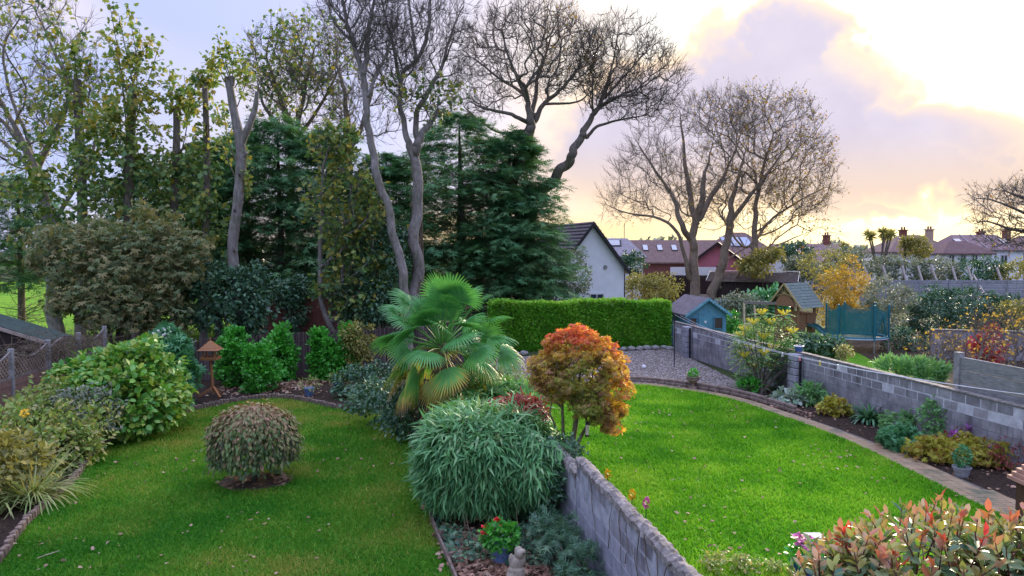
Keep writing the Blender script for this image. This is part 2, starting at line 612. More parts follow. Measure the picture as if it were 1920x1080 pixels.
GROUND = m_ground(); SOIL = m_soil(); GRAVEL = m_gravel()
LAWN_R = m_lawn('lawn_sunlit', (0.07, 0.26, 0.012), (0.14, 0.38, 0.015), (0.24, 0.46, 0.02))  # brighter greens put the sunnier look of this lawn into colour
LAWN_L = m_lawn('lawn_mossy_dim', (0.035, 0.20, 0.012), (0.10, 0.28, 0.02), (0.27, 0.28, 0.04))  # duller copy: lesser light put into the greens, besides moss and wear
BLADE_R = m_blade('grass_blade_sunlit', (0.06, 0.26, 0.01), (0.17, 0.45, 0.015), (0.36, 0.58, 0.05))
BLADE_L = m_blade('grass_blade_mossy_dim', (0.03, 0.19, 0.01), (0.11, 0.32, 0.02), (0.33, 0.35, 0.06))
FIELD = m_lawn('field_grass', (0.12, 0.32, 0.02), (0.20, 0.42, 0.02), (0.27, 0.48, 0.03))
BLOCK = m_block('grey_block', (0.19, 0.18, 0.19), (0.28, 0.27, 0.29), (0.38, 0.37, 0.40), 0.5)
BLOCK_PALE = m_block('pale_block', (0.24, 0.24, 0.27), (0.33, 0.33, 0.37), (0.42, 0.42, 0.46), 0.35)
MORTAR_M = m_plain('mortar_grey', (0.38, 0.38, 0.41), 0.95, 0.1, .35)
MORTAR = m_plain('mortar_pale', (0.56, 0.56, 0.60), 0.95, 0.1)
MORTAR_D = m_plain('mortar_dirty', (0.24, 0.235, 0.25), 0.95, 0.1)
COPING = m_plain('coping_mossy', (0.22, 0.195, 0.17), 0.95, 0.1, 0.6, 9.0, bmp=0.9, bscale=30, c2=(0.38, 0.34, 0.31))
BARK_G = m_bark('bark_grey', (0.13, 0.115, 0.10), (0.32, 0.29, 0.265), 0.35)
BARK_B = m_bark('bark_brown', (0.075, 0.063, 0.052), (0.23, 0.195, 0.165), 0.35)
BARK_T = m_bark('bark_tan', (0.10, 0.075, 0.05), (0.27, 0.21, 0.15), 0.4)
TWIG = m_bark('twig_dark', (0.08, 0.067, 0.058), (0.20, 0.17, 0.145))
WOOD = m_plain('timber_orange', (0.33, 0.15, 0.06), 0.7, 0.3, 0.3, 5, stretch=(3, 3, 14))
WOOD_G = m_plain('timber_grey', (0.23, 0.20, 0.18), 0.9, 0.15, 0.35, 4, stretch=(2, 2, 12))
WOOD_D = m_plain('timber_dark', (0.045, 0.032, 0.032), 0.9, 0.15, 0.4, 3, stretch=(6, 6, .6))
WOOD_P = m_plain('timber_pinkish', (0.26, 0.16, 0.13), 0.9, 0.15, 0.35, 4, stretch=(2, 2, 12))
LOG = m_plain('log_weathered', (0.20, 0.15, 0.12), 0.9, 0.15, 0.45, 9)
CONC = m_plain('concrete', (0.30, 0.295, 0.29), 0.95, 0.15, 0.35, 6)
WHITE = m_plain('white_render', (0.80, 0.82, 0.86), 0.9, 0.2, 0.06, 2)
SLATE = m_plain('roof_slate', (0.13, 0.115, 0.125), 0.8, 0.3, 0.3, 5)
TILE = m_plain('roof_tile_brown', (0.20, 0.13, 0.115), 0.85, 0.25, 0.3, 5)
BLACKP = m_plain('black_paint', (0.015, 0.014, 0.016), 0.5, 0.4)
GLASS = m_plain('glass_pane', (0.03, 0.035, 0.04), 0.08, 0.8, 0.1, bmp=0.0)
SKYGLASS = m_plain('skylight_glass', (0.45, 0.45, 0.45), 0.08, 0.9, 0.1, bmp=0.0)

RNG = np.random.default_rng(7)


# ------------------------------------------------------------------ ground sheets
def sheet(name, pts, z, m, kind='structure', label=None):
    me = bpy.data.meshes.new(name)
    bm = bmesh.new()
    vs_ = [bm.verts.new((float(p[0]), float(p[1]), z)) for p in pts]
    f = bm.faces.new(vs_)
    bmesh.ops.triangulate(bm, faces=[f])
    for f in bm.faces:
        if f.normal.z < 0: f.normal_flip()
    bm.to_mesh(me); bm.free()
    me.materials.append(m)
    o = bpy.data.objects.new(name, me); link(o); o['kind'] = kind
    if label: o['label'] = label
    return o


def curve(pts, n=8):
    """smooth open curve through points"""
    P = np.array(pts, float)
    P = np.vstack([2 * P[0] - P[1], P, 2 * P[-1] - P[-2]])
    out = []
    for i in range(1, len(P) - 2):
        for t in np.linspace(0, 1, n, endpoint=False):
            a, b, c, d = P[i - 1:i + 3]
            out.append(0.5 * (2 * b + (c - a) * t + (2 * a - 5 * b + 4 * c - d) * t * t + (3 * b - a - 3 * c + d) * t ** 3))
    out.append(P[-2])
    return np.array(out)


def resample(P, step):
    s = np.concatenate([[0], np.cumsum(np.linalg.norm(np.diff(P, axis=0), axis=1))])
    q = np.arange(0, s[-1], step)
    return np.stack([np.interp(q, s, P[:, k]) for k in range(P.shape[1])], axis=1)


def inside(P, poly):
    x, y = P[:, 0], P[:, 1]; c = np.zeros(len(P), bool)
    n = len(poly); j = n - 1
    for i in range(n):
        xi, yi = poly[i][:2]; xj, yj = poly[j][:2]
        c ^= ((yi > y) != (yj > y)) & (x < (xj - xi) * (y - yi) / (yj - yi + 1e-12) + xi)
        j = i
    return c


sheet('ground', [(-900, -300), (900, -300), (900, 1500), (-900, 1500)], 0.0, GROUND)
sheet('field', [(-90, 31), (-16, 31), (-15, 60), (-8, 75), (-8, 110), (-110, 110)], 0.006, FIELD)
sheet('soil_bed', [(-13, 6), (0.95, 6), (0.95, 14), (-1.0, 24), (-3, 33), (-13, 33)], 0.004, SOIL)
sheet('soil_border', [(2.0, 4), (12.5, 4), (9.2, 24.5), (6, 24), (0.6, 24), (1.1, 11)], 0.004, SOIL)

g2 = lambda px, py: G(px, py)[:2]
edge_far = curve([g2(-60, 1120), g2(0, 1054), g2(55, 980), g2(138, 905), g2(182, 848), g2(250, 813), g2(330, 780), g2(400, 763), g2(470, 751), g2(530, 748),
                  g2(585, 757), g2(640, 768), g2(740, 771)], 6)
edge_near = curve([g2(740, 771), g2(776, 792), g2(783, 870), g2(800, 945), g2(818, 1005), g2(852, 1085), g2(880, 1160)], 6)
lawn_l = np.vstack([edge_far, edge_near[1:], [[-0.9, 5.5]], [[-7, 5.5]]])
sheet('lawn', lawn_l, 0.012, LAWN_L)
edge_r = curve([g2(1040, 745), g2(1110, 728), g2(1190, 722), g2(1300, 735), g2(1380, 752), g2(1440, 772), g2(1520, 800), g2(1600, 832), g2(1700, 880), g2(1820, 940), (8.7, 11.0), (8.7, 8.0)], 6)
lawn_r = np.vstack([edge_r, [[2.6, 6.2], [1.95, 8.5], [1.45, 11.4], [1.15, 14.0], [0.9, 17.0], [0.75, 20.0]], ])
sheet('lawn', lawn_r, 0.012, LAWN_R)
# path: bricks along the outside of the curved lawn edge
pc = resample(edge_r, 0.105)
tg = nrm(np.gradient(pc, axis=0)); nr = np.stack([-tg[:, 1], tg[:, 0]], axis=1)
if np.dot(nr[len(nr) // 2], np.array((1, 0))) < 0:
    nr = -nr
wid = np.interp(pc[:, 1], [9, 13, 17, 22, 26], [1.0, 0.82, 0.56, 0.46, 0.45])
PATH_BASE = m_plain('path_sand', (0.17, 0.145, 0.12), 0.95, 0.1, 0.4, 7)
m, T, out = mat('path_brick')
p = wpos(T); oi = T.n.new('ShaderNodeObjectInfo').outputs['Random']
col = T.mix(T.noise(p, 3.0, 5), T.ramp(oi, [(0, (0.32, 0.23, 0.14)), (0.5, (0.42, 0.31, 0.19)), (1, (0.37, 0.24, 0.15))]), (0.25, 0.19, 0.12))
T.l.new(principled(T, T.mix(T.ss(T.noise(p, 1.1, 4), .5, .7), col, (0.13, 0.135, 0.09)), 0.95, 0.1, 0, bump(T, T.noise(p, 60, 3), .5, .01)), out.inputs[0])
PBRICK = m
path = sheet('path', np.vstack([pc - nr * 0.02, (pc + nr * wid[:, None])[::-1]]), 0.008, PATH_BASE)
bme = mesh_of(MB().box((0, 0, 0), (0.195, 0.095, 0.05)), 'brick', PBRICK, 0.006)
slots = []
for i in range(len(pc)):
    off = (i % 2) * 0.1
    k = 0
    while True:
        a = 0.1 + off + k * 0.205 - 0.1 * (i % 2)
        if a + 0.1 > wid[i] + 0.06: break
        slots.append((pc[i] + nr[i] * a, math.atan2(nr[i][1], nr[i][0]))); k += 1
slots.sort(key=lambda s: s[0][1])
slots = [s for s in slots if 10.5 < s[0][1]]
for q, ang in slots[:300]:
    piece('brick', bme, (q[0], q[1], 0.004 + RNG.normal() * 0.002), (RNG.normal() * .012, RNG.normal() * .012, ang + RNG.normal() * .02), parent=path)
mb = MB()
for q, ang in slots[300:]:
    mb.box((q[0], q[1], 0.004 + RNG.normal() * 0.002), (0.195, 0.095, 0.05), ang + RNG.normal() * .02)
mb.build('far_bricks', PBRICK, path, kind='stuff')

gravel_poly = np.array([g2(930, 672), g2(1100, 662), g2(1262, 655), g2(1420, 735), (pc + nr * wid[:, None])[40], (pc + nr * wid[:, None])[20], (pc + nr * wid[:, None])[2], (0.5, 24.5), (-0.6, 29.5)])
sheet('gravel_area', gravel_poly, 0.010, GRAVEL)


def pebbles(name, poly, n, r0, r1, m, z=0.015):
    lo, hi = poly.min(0), poly.max(0)
    P = lo + RNG.random((n * 2, 2)) * (hi - lo)
    P = P[inside(P, poly)][:n]
    o8 = np.array([(1, 0, 0), (-1, 0, 0), (0, 1, 0), (0, -1, 0), (0, 0, .6), (0, 0, -.3)])
    t8 = np.array([(0, 2, 4), (2, 1, 4), (1, 3, 4), (3, 0, 4)])
    k = len(P)
    s = r0 + RNG.random(k) * (r1 - r0)
    V = o8[None] * s[:, None, None] * (0.7 + 0.6 * RNG.random((k, 6, 1)))
    a = RNG.random(k) * 6.28
    c, sn = np.cos(a)[:, None], np.sin(a)[:, None]
    V = np.stack([V[..., 0] * c - V[..., 1] * sn, V[..., 0] * sn + V[..., 1] * c, V[..., 2]], -1)
    V[..., 0] += P[:, 0:1]; V[..., 1] += P[:, 1:2]; V[..., 2] += z
    Tt = t8[None] + (np.arange(k) * 6)[:, None, None]
    o = fast(name, V.reshape(-1, 3), Tt.reshape(-1, 3), m, None, np.repeat(RNG.random(k), 6), 'stuff', flat=True)
    return o


PEB = m_leaf('pebble', steps((0.10, 0.08, 0.07), (0.22, 0.18, 0.16), (0.34, 0.31, 0.29), (0.16, 0.14, 0.14), (0.42, 0.38, 0.35)), 0.0, 0.85, 0.2)
tag(pebbles('gravel', gravel_poly, 10000, 0.014, 0.035, PEB), 'loose brown and grey gravel below the clipped hedge', 'gravel')


# ------------------------------------------------------------------ grass
MR = G(477, 905)
def grass(name, poly, n, m, label, h=0.045, w=0.010, tintscale=0.5, dens=None):
    lo, hi = poly.min(0), poly.max(0)
    P = lo + RNG.random((int(n * 2.2), 2)) * (hi - lo)
    P = P[inside(P, poly)]
    P = P[P[:, 1] > 7.5]
    P = P[((P[:, 0] - MR[0]) / .68) ** 2 + ((P[:, 1] - MR[1]) / .54) ** 2 > 1]
    # more blades close to the eye
    P = P[RNG.random(len(P)) < np.clip(13.5 / P[:, 1], 0.45, 1)][:n]
    k = len(P)
    a = RNG.random(k) * 6.283; lean = RNG.normal(size=(k, 2)) * 0.6
    hh = h * (0.5 + RNG.random(k)); ww = w * (0.6 + 0.8 * RNG.random(k)) * np.clip(P[:, 1] / 12, 1, 2)
    V = np.zeros((k, 3, 3))
    V[:, 0, 0] = P[:, 0] - np.cos(a) * ww; V[:, 0, 1] = P[:, 1] - np.sin(a) * ww
    V[:, 1, 0] = P[:, 0] + np.cos(a) * ww; V[:, 1, 1] = P[:, 1] + np.sin(a) * ww
    V[:, 2, 0] = P[:, 0] + lean[:, 0] * hh; V[:, 2, 1] = P[:, 1] + lean[:, 1] * hh
    V[:, :2, 2] = 0.010; V[:, 2, 2] = 0.012 + hh
    f = np.zeros(k); rw = np.random.default_rng(17)
    for q in range(14):
        a1 = q * 2.4 + rw.random(); kk = (.5 + .45 * q) * (.8 + .4 * rw.random())
        f += np.sin((P[:, 0] * math.cos(a1) + P[:, 1] * math.sin(a1)) * kk + rw.random() * 6.28 + .8 * np.sin(P[:, 0] * .9 - P[:, 1] * .7 + q)) / (1 + q * 0.12)
    t = np.clip(0.46 + 0.115 * f + RNG.normal(size=k) * 0.2, 0, 1)
    o = fast(name, V.reshape(-1, 3), np.arange(k * 3).reshape(-1, 3), m, None, np.repeat(t, 3), 'stuff')
    tag(o, label, 'grass')


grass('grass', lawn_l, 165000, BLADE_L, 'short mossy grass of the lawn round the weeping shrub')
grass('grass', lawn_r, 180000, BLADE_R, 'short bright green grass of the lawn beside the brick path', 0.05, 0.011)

# ------------------------------------------------------------------ block walls
WD = np.array((-0.17, 1.0)) / math.hypot(0.17, 1.0)      # direction the garden boundaries run
blk = [mesh_of(MB().box((0, 0, 0), (0.43, 0.14, 0.215)), 'block', BLOCK, 0.006)]
blk_p = [mesh_of(MB().box((0, 0, 0), (0.43, 0.14, 0.215)), 'block', BLOCK_PALE, 0.006)]


def block_wall(th, a, L, courses, dirv, pale_top=2, th_m=0.128, mesh=None, z0=0.0, step=0.225, blen=0.44, dark_top=0, m_low=None, m_top=None):
    """running bond from a along dirv"""
    mesh = mesh or blk[0]
    ang = math.atan2(dirv[1], dirv[0])
    H = courses * step
    c = np.array(a) + dirv * L / 2
    zs = H - pale_top * step
    if zs > 0:
        MB().box((c[0], c[1], z0 + zs / 2), (L - 0.02, th_m, zs), ang).build('mortar', m_low or MORTAR_D, th)
    MB().box((c[0], c[1], z0 + zs + (H - zs) / 2 - 0.003), (L - 0.02, th_m + 0.008, H - zs - 0.01), ang).build('mortar', m_top or MORTAR, th)
    for j in range(courses):
        s = -(j % 2) * blen / 2
        me_ = mesh if j < courses - dark_top else blk[0]
        while s < L - 0.03:
            s0, s1 = max(s, 0), min(s + blen, L)
            if s1 - s0 > 0.05:
                m_ = (s0 + s1) / 2
                q = np.array(a) + dirv * m_
                piece('block', me_, (q[0] + RNG.normal() * .002, q[1] + RNG.normal() * .002, z0 + j * step + step / 2), (0, 0, ang), ((s1 - s0 - (.024 if j >= courses - pale_top else .014)) / 0.43, 1, (.199 if j >= courses - pale_top else .211) / 0.215), th)
            s += blen


W0 = np.array((7.42, 33.9))
SR = np.array((0.17, -1.0)) / math.hypot(0.17, 1.0)
right_n = np.array((SR[1], -SR[0]))                       # towards the lawn
if right_n[0] > 0: right_n = -right_n
th = thing('garden_wall', 'long grey concrete block wall with pale mortar lines along the flower border', 'wall', (W0[0], W0[1], 0))
block_wall(th, W0, 20.4, 6, SR)
cap_me = mesh_of(MB().box((0, 0, 0), (0.59, 0.19, 0.045)), 'coping_slab', COPING, 0.008)
for i in range(34):
    q = W0 + SR * (0.3 + i * 0.6)
    piece('coping_slab', cap_me, (q[0], q[1], 1.375 + RNG.normal() * .002), (0, RNG.normal() * .006, math.atan2(SR[1], SR[0])), parent=th)
pier_me = mesh_of(MB().box((0, 0, 0), (0.46, 0.30, 0.215)), 'pier_block', BLOCK_PALE, 0.02)
for s in (1.9, 10.5):
    q = W0 + SR * s + right_n * 0.2
    for j in range(6):
        piece('pier_block', pier_me, (q[0], q[1], j * .225 + .1125), (0, 0, math.atan2(SR[1], SR[0]) + RNG.normal() * .02), (1, 1, 0.99), th)
    q2 = q + SR * 0.29
    MB().box((q2[0], q2[1], 0.66), (0.05, 0.06, 1.28), math.atan2(SR[1], SR[0])).build('drainpipe', BLACKP, th)

# middle wall between the two gardens
M0 = np.array((1.06, 11.35)); MS = np.array((0.175, -1.0)) / math.hypot(0.175, 1.0)
tm = thing('boundary_wall', 'pale concrete block wall between the two lawns with a rough mossy top', 'wall', (M0[0], M0[1], 0))
block_wall(tm, M0, 6.3, 6, MS, 2, mesh=blk_p[0], dark_top=2, m_low=MORTAR_M, m_top=MORTAR_M, th_m=.132)
ML = np.array((0.62, 13.7))
block_wall(tm, M0 - MS * 2.35, 2.34, 5, MS, 2, mesh=blk_p[0], dark_top=1, m_low=MORTAR_M, m_top=MORTAR_M, th_m=.132)
rg = np.random.default_rng(3)
for (a, L, z) in ((M0, 6.3, 1.35), (M0 - MS * 2.35, 2.33, 1.125)):
    n = int(L / 0.05); V = []; Q = []
    for i in range(n + 1):
        q = a + MS * (L * i / n); nn = np.array((MS[1], -MS[0]))
        for k, (w, h) in enumerate(((-.095, -.03), (-.09, .05), (-.03, .085), (.03, .085), (.09, .05), (.095, -.03))):
            w2 = w + rg.normal() * .008; h2 = h + rg.normal() * .010 + 0.012 * math.sin(i * .23)
            V.append((q[0] + nn[0] * w2, q[1] + nn[1] * w2, z + h2))
        if i:
            Q += [((i - 1) * 6 + k, (i - 1) * 6 + k + 1, i * 6 + k + 1, i * 6 + k) for k in range(5)]
    Q2 = [tuple(range(6)), tuple(range(n * 6 + 5, n * 6 - 1, -1))]
    MB().add(V, Q + Q2).build('coping', COPING, tm, smooth=False)
# dry creeper clinging to the near wall face
ac = Acc()
for i in range(22):
    s0 = rg.random() ** 0.7 * 5.8 + .3; nn = np.array((MS[1], -MS[0])); nn = nn if nn[0] < 0 else -nn
    z = 1.38 if i % 3 else 0.3 + rg.random() * .7; pts = []
    n = 9; ds = rg.normal() * .05
    for k in range(n):
        q = M0 + MS * s0 + nn * (0.085 + .012 * rg.random())
        pts.append((q[0], q[1], max(0.02, z))); z -= (0.06 + 0.08 * rg.random()) * (1 if i % 3 else -.7); s0 += ds + rg.normal() * .05
        if z > 1.4: break
    if len(pts) > 2:
        V, Q = tube_arrays(np.array(pts), np.linspace(.007, .003, len(pts)), 4); ac.add(V, Q)
ac.build('creeper_stems', BARK_T, tm, 'stuff')


# ------------------------------------------------------------------ log roll edging round the mossy lawn
le = thing('log_roll_edging', 'low edging of short upright logs round the mossy lawn', 'edging', (*edge_far[0], 0))
lm = mesh_of(MB().lathe((0, 0, 0), ((.049, 0), (.05, .16), (.042, .175)), 8), 'log', LOG)
for q in resample(edge_far, 0.1):
    if q[1] > 10.2:
        piece('log', lm, (q[0], q[1], -.02 + RNG.normal() * .008), (RNG.normal() * .06, RNG.normal() * .06, RNG.random() * 6), (1, 1, 1 + RNG.normal() * .06), le)
be = thing('board_edging', 'weathered timber board edging beside the bamboo bed', 'edging', (*edge_near[0], 0))
ep = resample(edge_near, 0.9)
for i in range(len(ep) - 1):
    a, b = ep[i], ep[i + 1]
    if a[1] < 9.5: continue
    MB().bar((a[0], a[1], .055), (b[0] , b[1], .055 + RNG.normal() * .01), .035, .13).build('board', LOG, be)
    MB().box((b[0] + .05, b[1], .07), (.06, .06, .2), RNG.random()).build('peg', LOG, be)

# stone kerb between the gravel and the path
KERB = m_plain('kerb_stone', (0.22, 0.165, 0.14), 0.9, 0.2, 0.4, 6)
kp = resample((pc + nr * (wid + 0.16)[:, None]), 0.42)
ke = thing('stone_kerb', 'low double row kerb of brown stones holding back the gravel', 'kerb', (*kp[0], 0))
kme = mesh_of(MB().box((0, 0, 0), (.40, .13, .10)), 'kerb_stone', KERB, .02)
for i in range(len(kp) - 1):
    a, b = kp[i], kp[i + 1]
    if not (21.3 < a[1] < 26.3 and a[0] > 3): continue
    an = math.atan2(*(b - a)[::-1]); mid = (a + b) / 2
    for j in range(2):
        piece('kerb_stone', kme, (mid[0] + j * .1 * (b - a)[0], mid[1] + j * .02, .05 + j * .1), (RNG.normal() * .02, RNG.normal() * .02, an + RNG.normal() * .04), parent=ke)


# ------------------------------------------------------------------ trees
def smooth_chain(P, r, k=2):
    n = len(P)
    if n < 3 or k < 2:
        return P, r
    Q = np.vstack([2 * P[0] - P[1], P, 2 * P[-1] - P[-2]])
    t = np.linspace(0, 1, k, endpoint=False)[None, :, None]
    a, b, c, d = (Q[i:i + n - 1][:, None, :] for i in range(4))
    S = 0.5 * (2 * b + (c - a) * t + (2 * a - 5 * b + 4 * c - d) * t * t + (3 * b - a - 3 * c + d) * t ** 3)
    S = np.vstack([S.reshape(-1, 3), P[-1:]])
    rr = np.interp(np.arange(len(S)) / k, np.arange(n), r)
    return S, rr


def grow(limbs, targets, bf=0.35, tip=0.012, pw=2.1, rcap=1.0, rng=None):
    """limbs: polylines [(x,y,z,r)...] joined where they start; targets: places the twigs reach for.
    returns positions, parent index, radius, limb mask"""
    pos, par, rad = [], [], []
    for L in limbs:
        L = np.asarray(L, float)
        P, r = smooth_chain(L[:, :3], L[:, 3], 5)
        if rng is not None and len(P) > 6:      # natural crookedness
            w = np.cumsum(rng.normal(size=P.shape), axis=0); t = np.linspace(0, 1, len(P))[:, None]
            w = (w - w[-1] * t - w[0] * (1 - t)) * np.clip(r[:, None] * .35, .02, .09) * np.array((1, 1, .5)); P = P + w
        prev = -1
        if pos:
            A = np.array(pos); prev = int(np.argmin(((A - P[0]) ** 2).sum(1)))
            if np.linalg.norm(A[prev] - P[0]) > 1.5: prev = -1
        for q, s in zip(P, r):
            pos.append(q); par.append(prev); rad.append(s); prev = len(pos) - 1
    nl = len(pos)
    pos = np.array(pos); N = len(targets)
    allp = np.vstack([pos, targets]); plen = np.zeros(nl + N)
    for i in range(nl):
        if par[i] >= 0: plen[i] = plen[par[i]] + np.linalg.norm(pos[i] - pos[par[i]])
    par = par + [-1] * N
    lr = np.array(rad)
    best = np.full(N, 1e9); bi = np.zeros(N, int)
    start = [i for i in range(nl) if lr[i] < rcap]
    for i in start:
        c = np.linalg.norm(targets - pos[i], axis=1) + bf * plen[i]
        # do not grow straight back down
        m = c < best
        best[m] = c[m]; bi[m] = i
    done = np.zeros(N, bool)
    for _ in range(N):
        j = int(np.argmin(np.where(done, 1e12, best)))
        done[j] = True; k = nl + j
        par[k] = int(bi[j]); plen[k] = plen[bi[j]] + np.linalg.norm(allp[k] - allp[bi[j]])
        c = np.linalg.norm(targets - targets[j], axis=1) + bf * plen[k]
        m = (~done) & (c < best)
        best[m] = c[m]; bi[m] = k
    M = nl + N
    order = np.argsort(-plen)
    acc = np.zeros(M); R_ = np.zeros(M)
    for i in order:
        r = max(tip, acc[i] ** (1 / pw)) if i >= nl else min(lr[i], max(1.3 * acc[i] ** (1 / pw), tip))
        R_[i] = r
        if par[i] >= 0: acc[par[i]] += r ** pw
    for i in np.argsort(plen):
        if i >= nl and par[i] >= 0:
            R_[i] = min(R_[i], R_[par[i]] * (0.8 if par[i] < nl else 0.97))
    return allp, np.array(par), R_, nl


def wood(acc, P, par, rad, nl, rng, sides=6, wig=0.035):
    """tubes along chains"""
    M = len(P); kids = [[] for _ in range(M)]
    for i in range(M):
        if par[i] >= 0: kids[par[i]].append(i)
    tips = [i for i in range(M) if not kids[i]]
    heads = [(i, -1) for i in range(M) if par[i] < 0]
    while heads:
        i, pr = heads.pop()
        ch = [pr] if pr >= 0 else []
        while True:
            ch.append(i)
            if not kids[i]: break
            ks = sorted(kids[i], key=lambda q: -rad[q] - (10 if (q < nl and i < nl and q == i + 1) else 0))
            for q in ks[1:]: heads.append((q, i))
            i = ks[0]
        if len(ch) < 2: continue
        pp = P[ch].copy(); rr = rad[ch].copy()
        if pr >= 0: rr[0] = min(rr[0], rr[1] * 1.25)
        thick = rr.max()
        S, r2 = smooth_chain(pp, rr, 3 if thick > 0.03 else 2)
        if thick < 0.6 and len(S) > 2:
            S[1:-1] += rng.normal(size=(len(S) - 2, 3)) * (wig * (1 if thick < .12 else .35)) * np.clip(np.linalg.norm(np.diff(S, axis=0), axis=1)[:-1, None], 0, .5)
        n = 10 if thick > 0.15 else (6 if thick > 0.04 else 4 if thick > .02 else 3)
        V, Q = tube_arrays(S, r2, n)
        acc.add(V, Q)
    return np.array(tips)


def twigs(acc, base, dirs, rng, k, L, r, up=0.3, spread=0.5, segs=2):
    """fine end twigs as three-sided spikes; returns their tips and directions"""
    n = len(base)
    B = np.repeat(base, k, axis=0); Dv = np.repeat(dirs, k, axis=0)
    d = nrm(nrm(Dv) + rng.normal(size=B.shape) * spread + np.array((0, 0, up)))
    ln = L * (0.5 + rng.random(len(B)))[:, None]
    mid = B + d * ln * .5; d2 = nrm(d + rng.normal(size=d.shape) * .3 + np.array((0, 0, up * .8))); end = mid + d2 * ln * .5
    x = nrm(np.cross(d, np.array((.3, .5, .8)))); y = np.cross(d, x)
    a = np.array((0, 2.094, 4.189))
    ring = np.cos(a)[None, :, None] * x[:, None] + np.sin(a)[None, :, None] * y[:, None]
    r0 = r * (.8 + .4 * rng.random(len(B)))[:, None, None]
    V = np.concatenate([B[:, None] + ring * r0, mid[:, None] + ring * r0 * .75, end[:, None] + ring * r0 * .45], axis=1)
    q = np.array([(0, 1, 4, 3), (1, 2, 5, 4), (2, 0, 3, 5), (3, 4, 7, 6), (4, 5, 8, 7), (5, 3, 6, 8)])
    if segs == 1:
        V = V[:, [0, 1, 2, 6, 7, 8]]; q = q[:3]
    Q = q[None] + (np.arange(len(B)) * V.shape[1])[:, None, None]
    acc.add(V.reshape(-1, 3), Q.reshape(-1, 4))
    return end, d2, mid


def ell_px(depth, px, py, rx, ry, rz=None, dy=0.0):
    """an ellipsoid whose outline has this middle and half size in the photograph"""
    c = D(px, py, depth + dy); s = (depth + dy) / F
    return c, np.array((rx * s, (rz if rz else 0.8 * rx * s), ry * s))


def limb_px(depth, pts):
    """(px, py, depth offset, radius)"""
    return [(*D(a, b, depth + c), r) for a, b, c, r in pts]


def bare_tree(name, label, depth, limbs, ells, n, bark=BARK_B, bf=0.35, tip=0.014, twk=3, twl=0.7, twr=0.011, seed=1,
              leaf=None, leaf_n=0, leaf_size=0.14, leaf_kind='diamond', leaf_sel=None, group=None, shell=0.35, up=0.3, spread=0.28, root=None, flatz=0.0):
    rng = np.random.default_rng(seed)
    limbs = [limb_px(depth, L) for L in limbs]
    b = limbs[0][0]
    th = thing(name, label, 'tree', (b[0], b[1], 0), group)
    limbs[0] = [(b[0], b[1], -0.1, b[3] * 1.25)] + limbs[0] if b[2] > 0.5 else limbs[0]
    vol = np.array([(e[1][0] * e[1][2]) for e in ells]); vol = vol / vol.sum()
    tg = []
    for (c, r), w in zip(ells, vol):
        q, _ = ball(rng, int(n * w), shell)
        tg.append(c + q * r)
    for L in limbs:        # every limb carries branches to its very end
        e = np.array(L[-1][:3]); h = np.array(L[-2][:3]); ln = min(2.2, .6 * np.linalg.norm(e - h))
        q, _ = ball(rng, 9); tg.append(e + q * ln * .8); q, _ = ball(rng, 7); tg.append((e + h) / 2 + q * ln)
    tg = np.concatenate(tg)
    P, par, rad, nl = grow(limbs, tg, bf, tip, rng=rng)
    ac = Acc()
    tips = wood(ac, P, par, rad, nl, rng)
    ac.build('trunk', bark, th)
    ends = P[nl:]; dr = ends - P[par[nl:]]
    tw = Acc()
    e1, d1, m1 = twigs(tw, ends, dr, rng, twk, twl, twr * .85, up, spread)
    sel = rng.random(len(e1)) < .6
    e2, d2, m2 = twigs(tw, m1[sel], d1[sel], rng, 2, twl * .55, twr * .75, up, spread * 1.3, 1)
    tw.build('twigs', TWIG, th, 'stuff')
    if leaf and leaf_n:
        C = np.concatenate([e1, e2, m1]); Dr = np.concatenate([d1, d2, d1])
        if leaf_sel is not None:
            k = leaf_sel(C); C, Dr = C[k], Dr[k]
        i = rng.integers(0, len(C), leaf_n)
        p = C[i] + rng.normal(size=(leaf_n, 3)) * .12
        a = Acc()
        leaves(a, leaf_kind, p, Dr[i] + rng.normal(size=p.shape) * .7 + np.array((0, 0, -.5)), np.array((0, 0, 1.0)) + rng.normal(size=p.shape) * .7,
               leaf_size * (.6 + .8 * rng.random(leaf_n)), rng.random(leaf_n))
        a.build('leaves', leaf, th, 'stuff')
    return th


LEAF_SYC = m_leaf('leaf_sycamore', steps((0.018, 0.04, 0.016), (0.05, 0.10, 0.03), (0.09, 0.15, 0.04), (0.17, 0.20, 0.045), (0.30, 0.24, 0.05)), 0.35)
LEAF_SYC_D = m_leaf('leaf_sycamore_dark', steps((0.03, 0.055, 0.025), (0.07, 0.10, 0.04), (0.12, 0.14, 0.06), (0.20, 0.17, 0.07), (0.28, 0.25, 0.12)), 0.3)
LEAF_AUT = m_leaf('leaf_autumn', steps((0.07, 0.075, 0.02), (0.16, 0.13, 0.03), (0.26, 0.17, 0.04), (0.17, 0.08, 0.025)), 0.35)
CONIF = m_leaf('conifer_green', steps((0.018, 0.055, 0.028), (0.038, 0.11, 0.048), (0.07, 0.16, 0.065), (0.12, 0.21, 0.09)), 0.25, 0.6, 0.25)
DEAD = m_leaf('conifer_dead', steps((0.02, 0.014, 0.012), (0.05, 0.035, 0.028), (0.09, 0.06, 0.045)), 0.0, 0.9, 0.1)

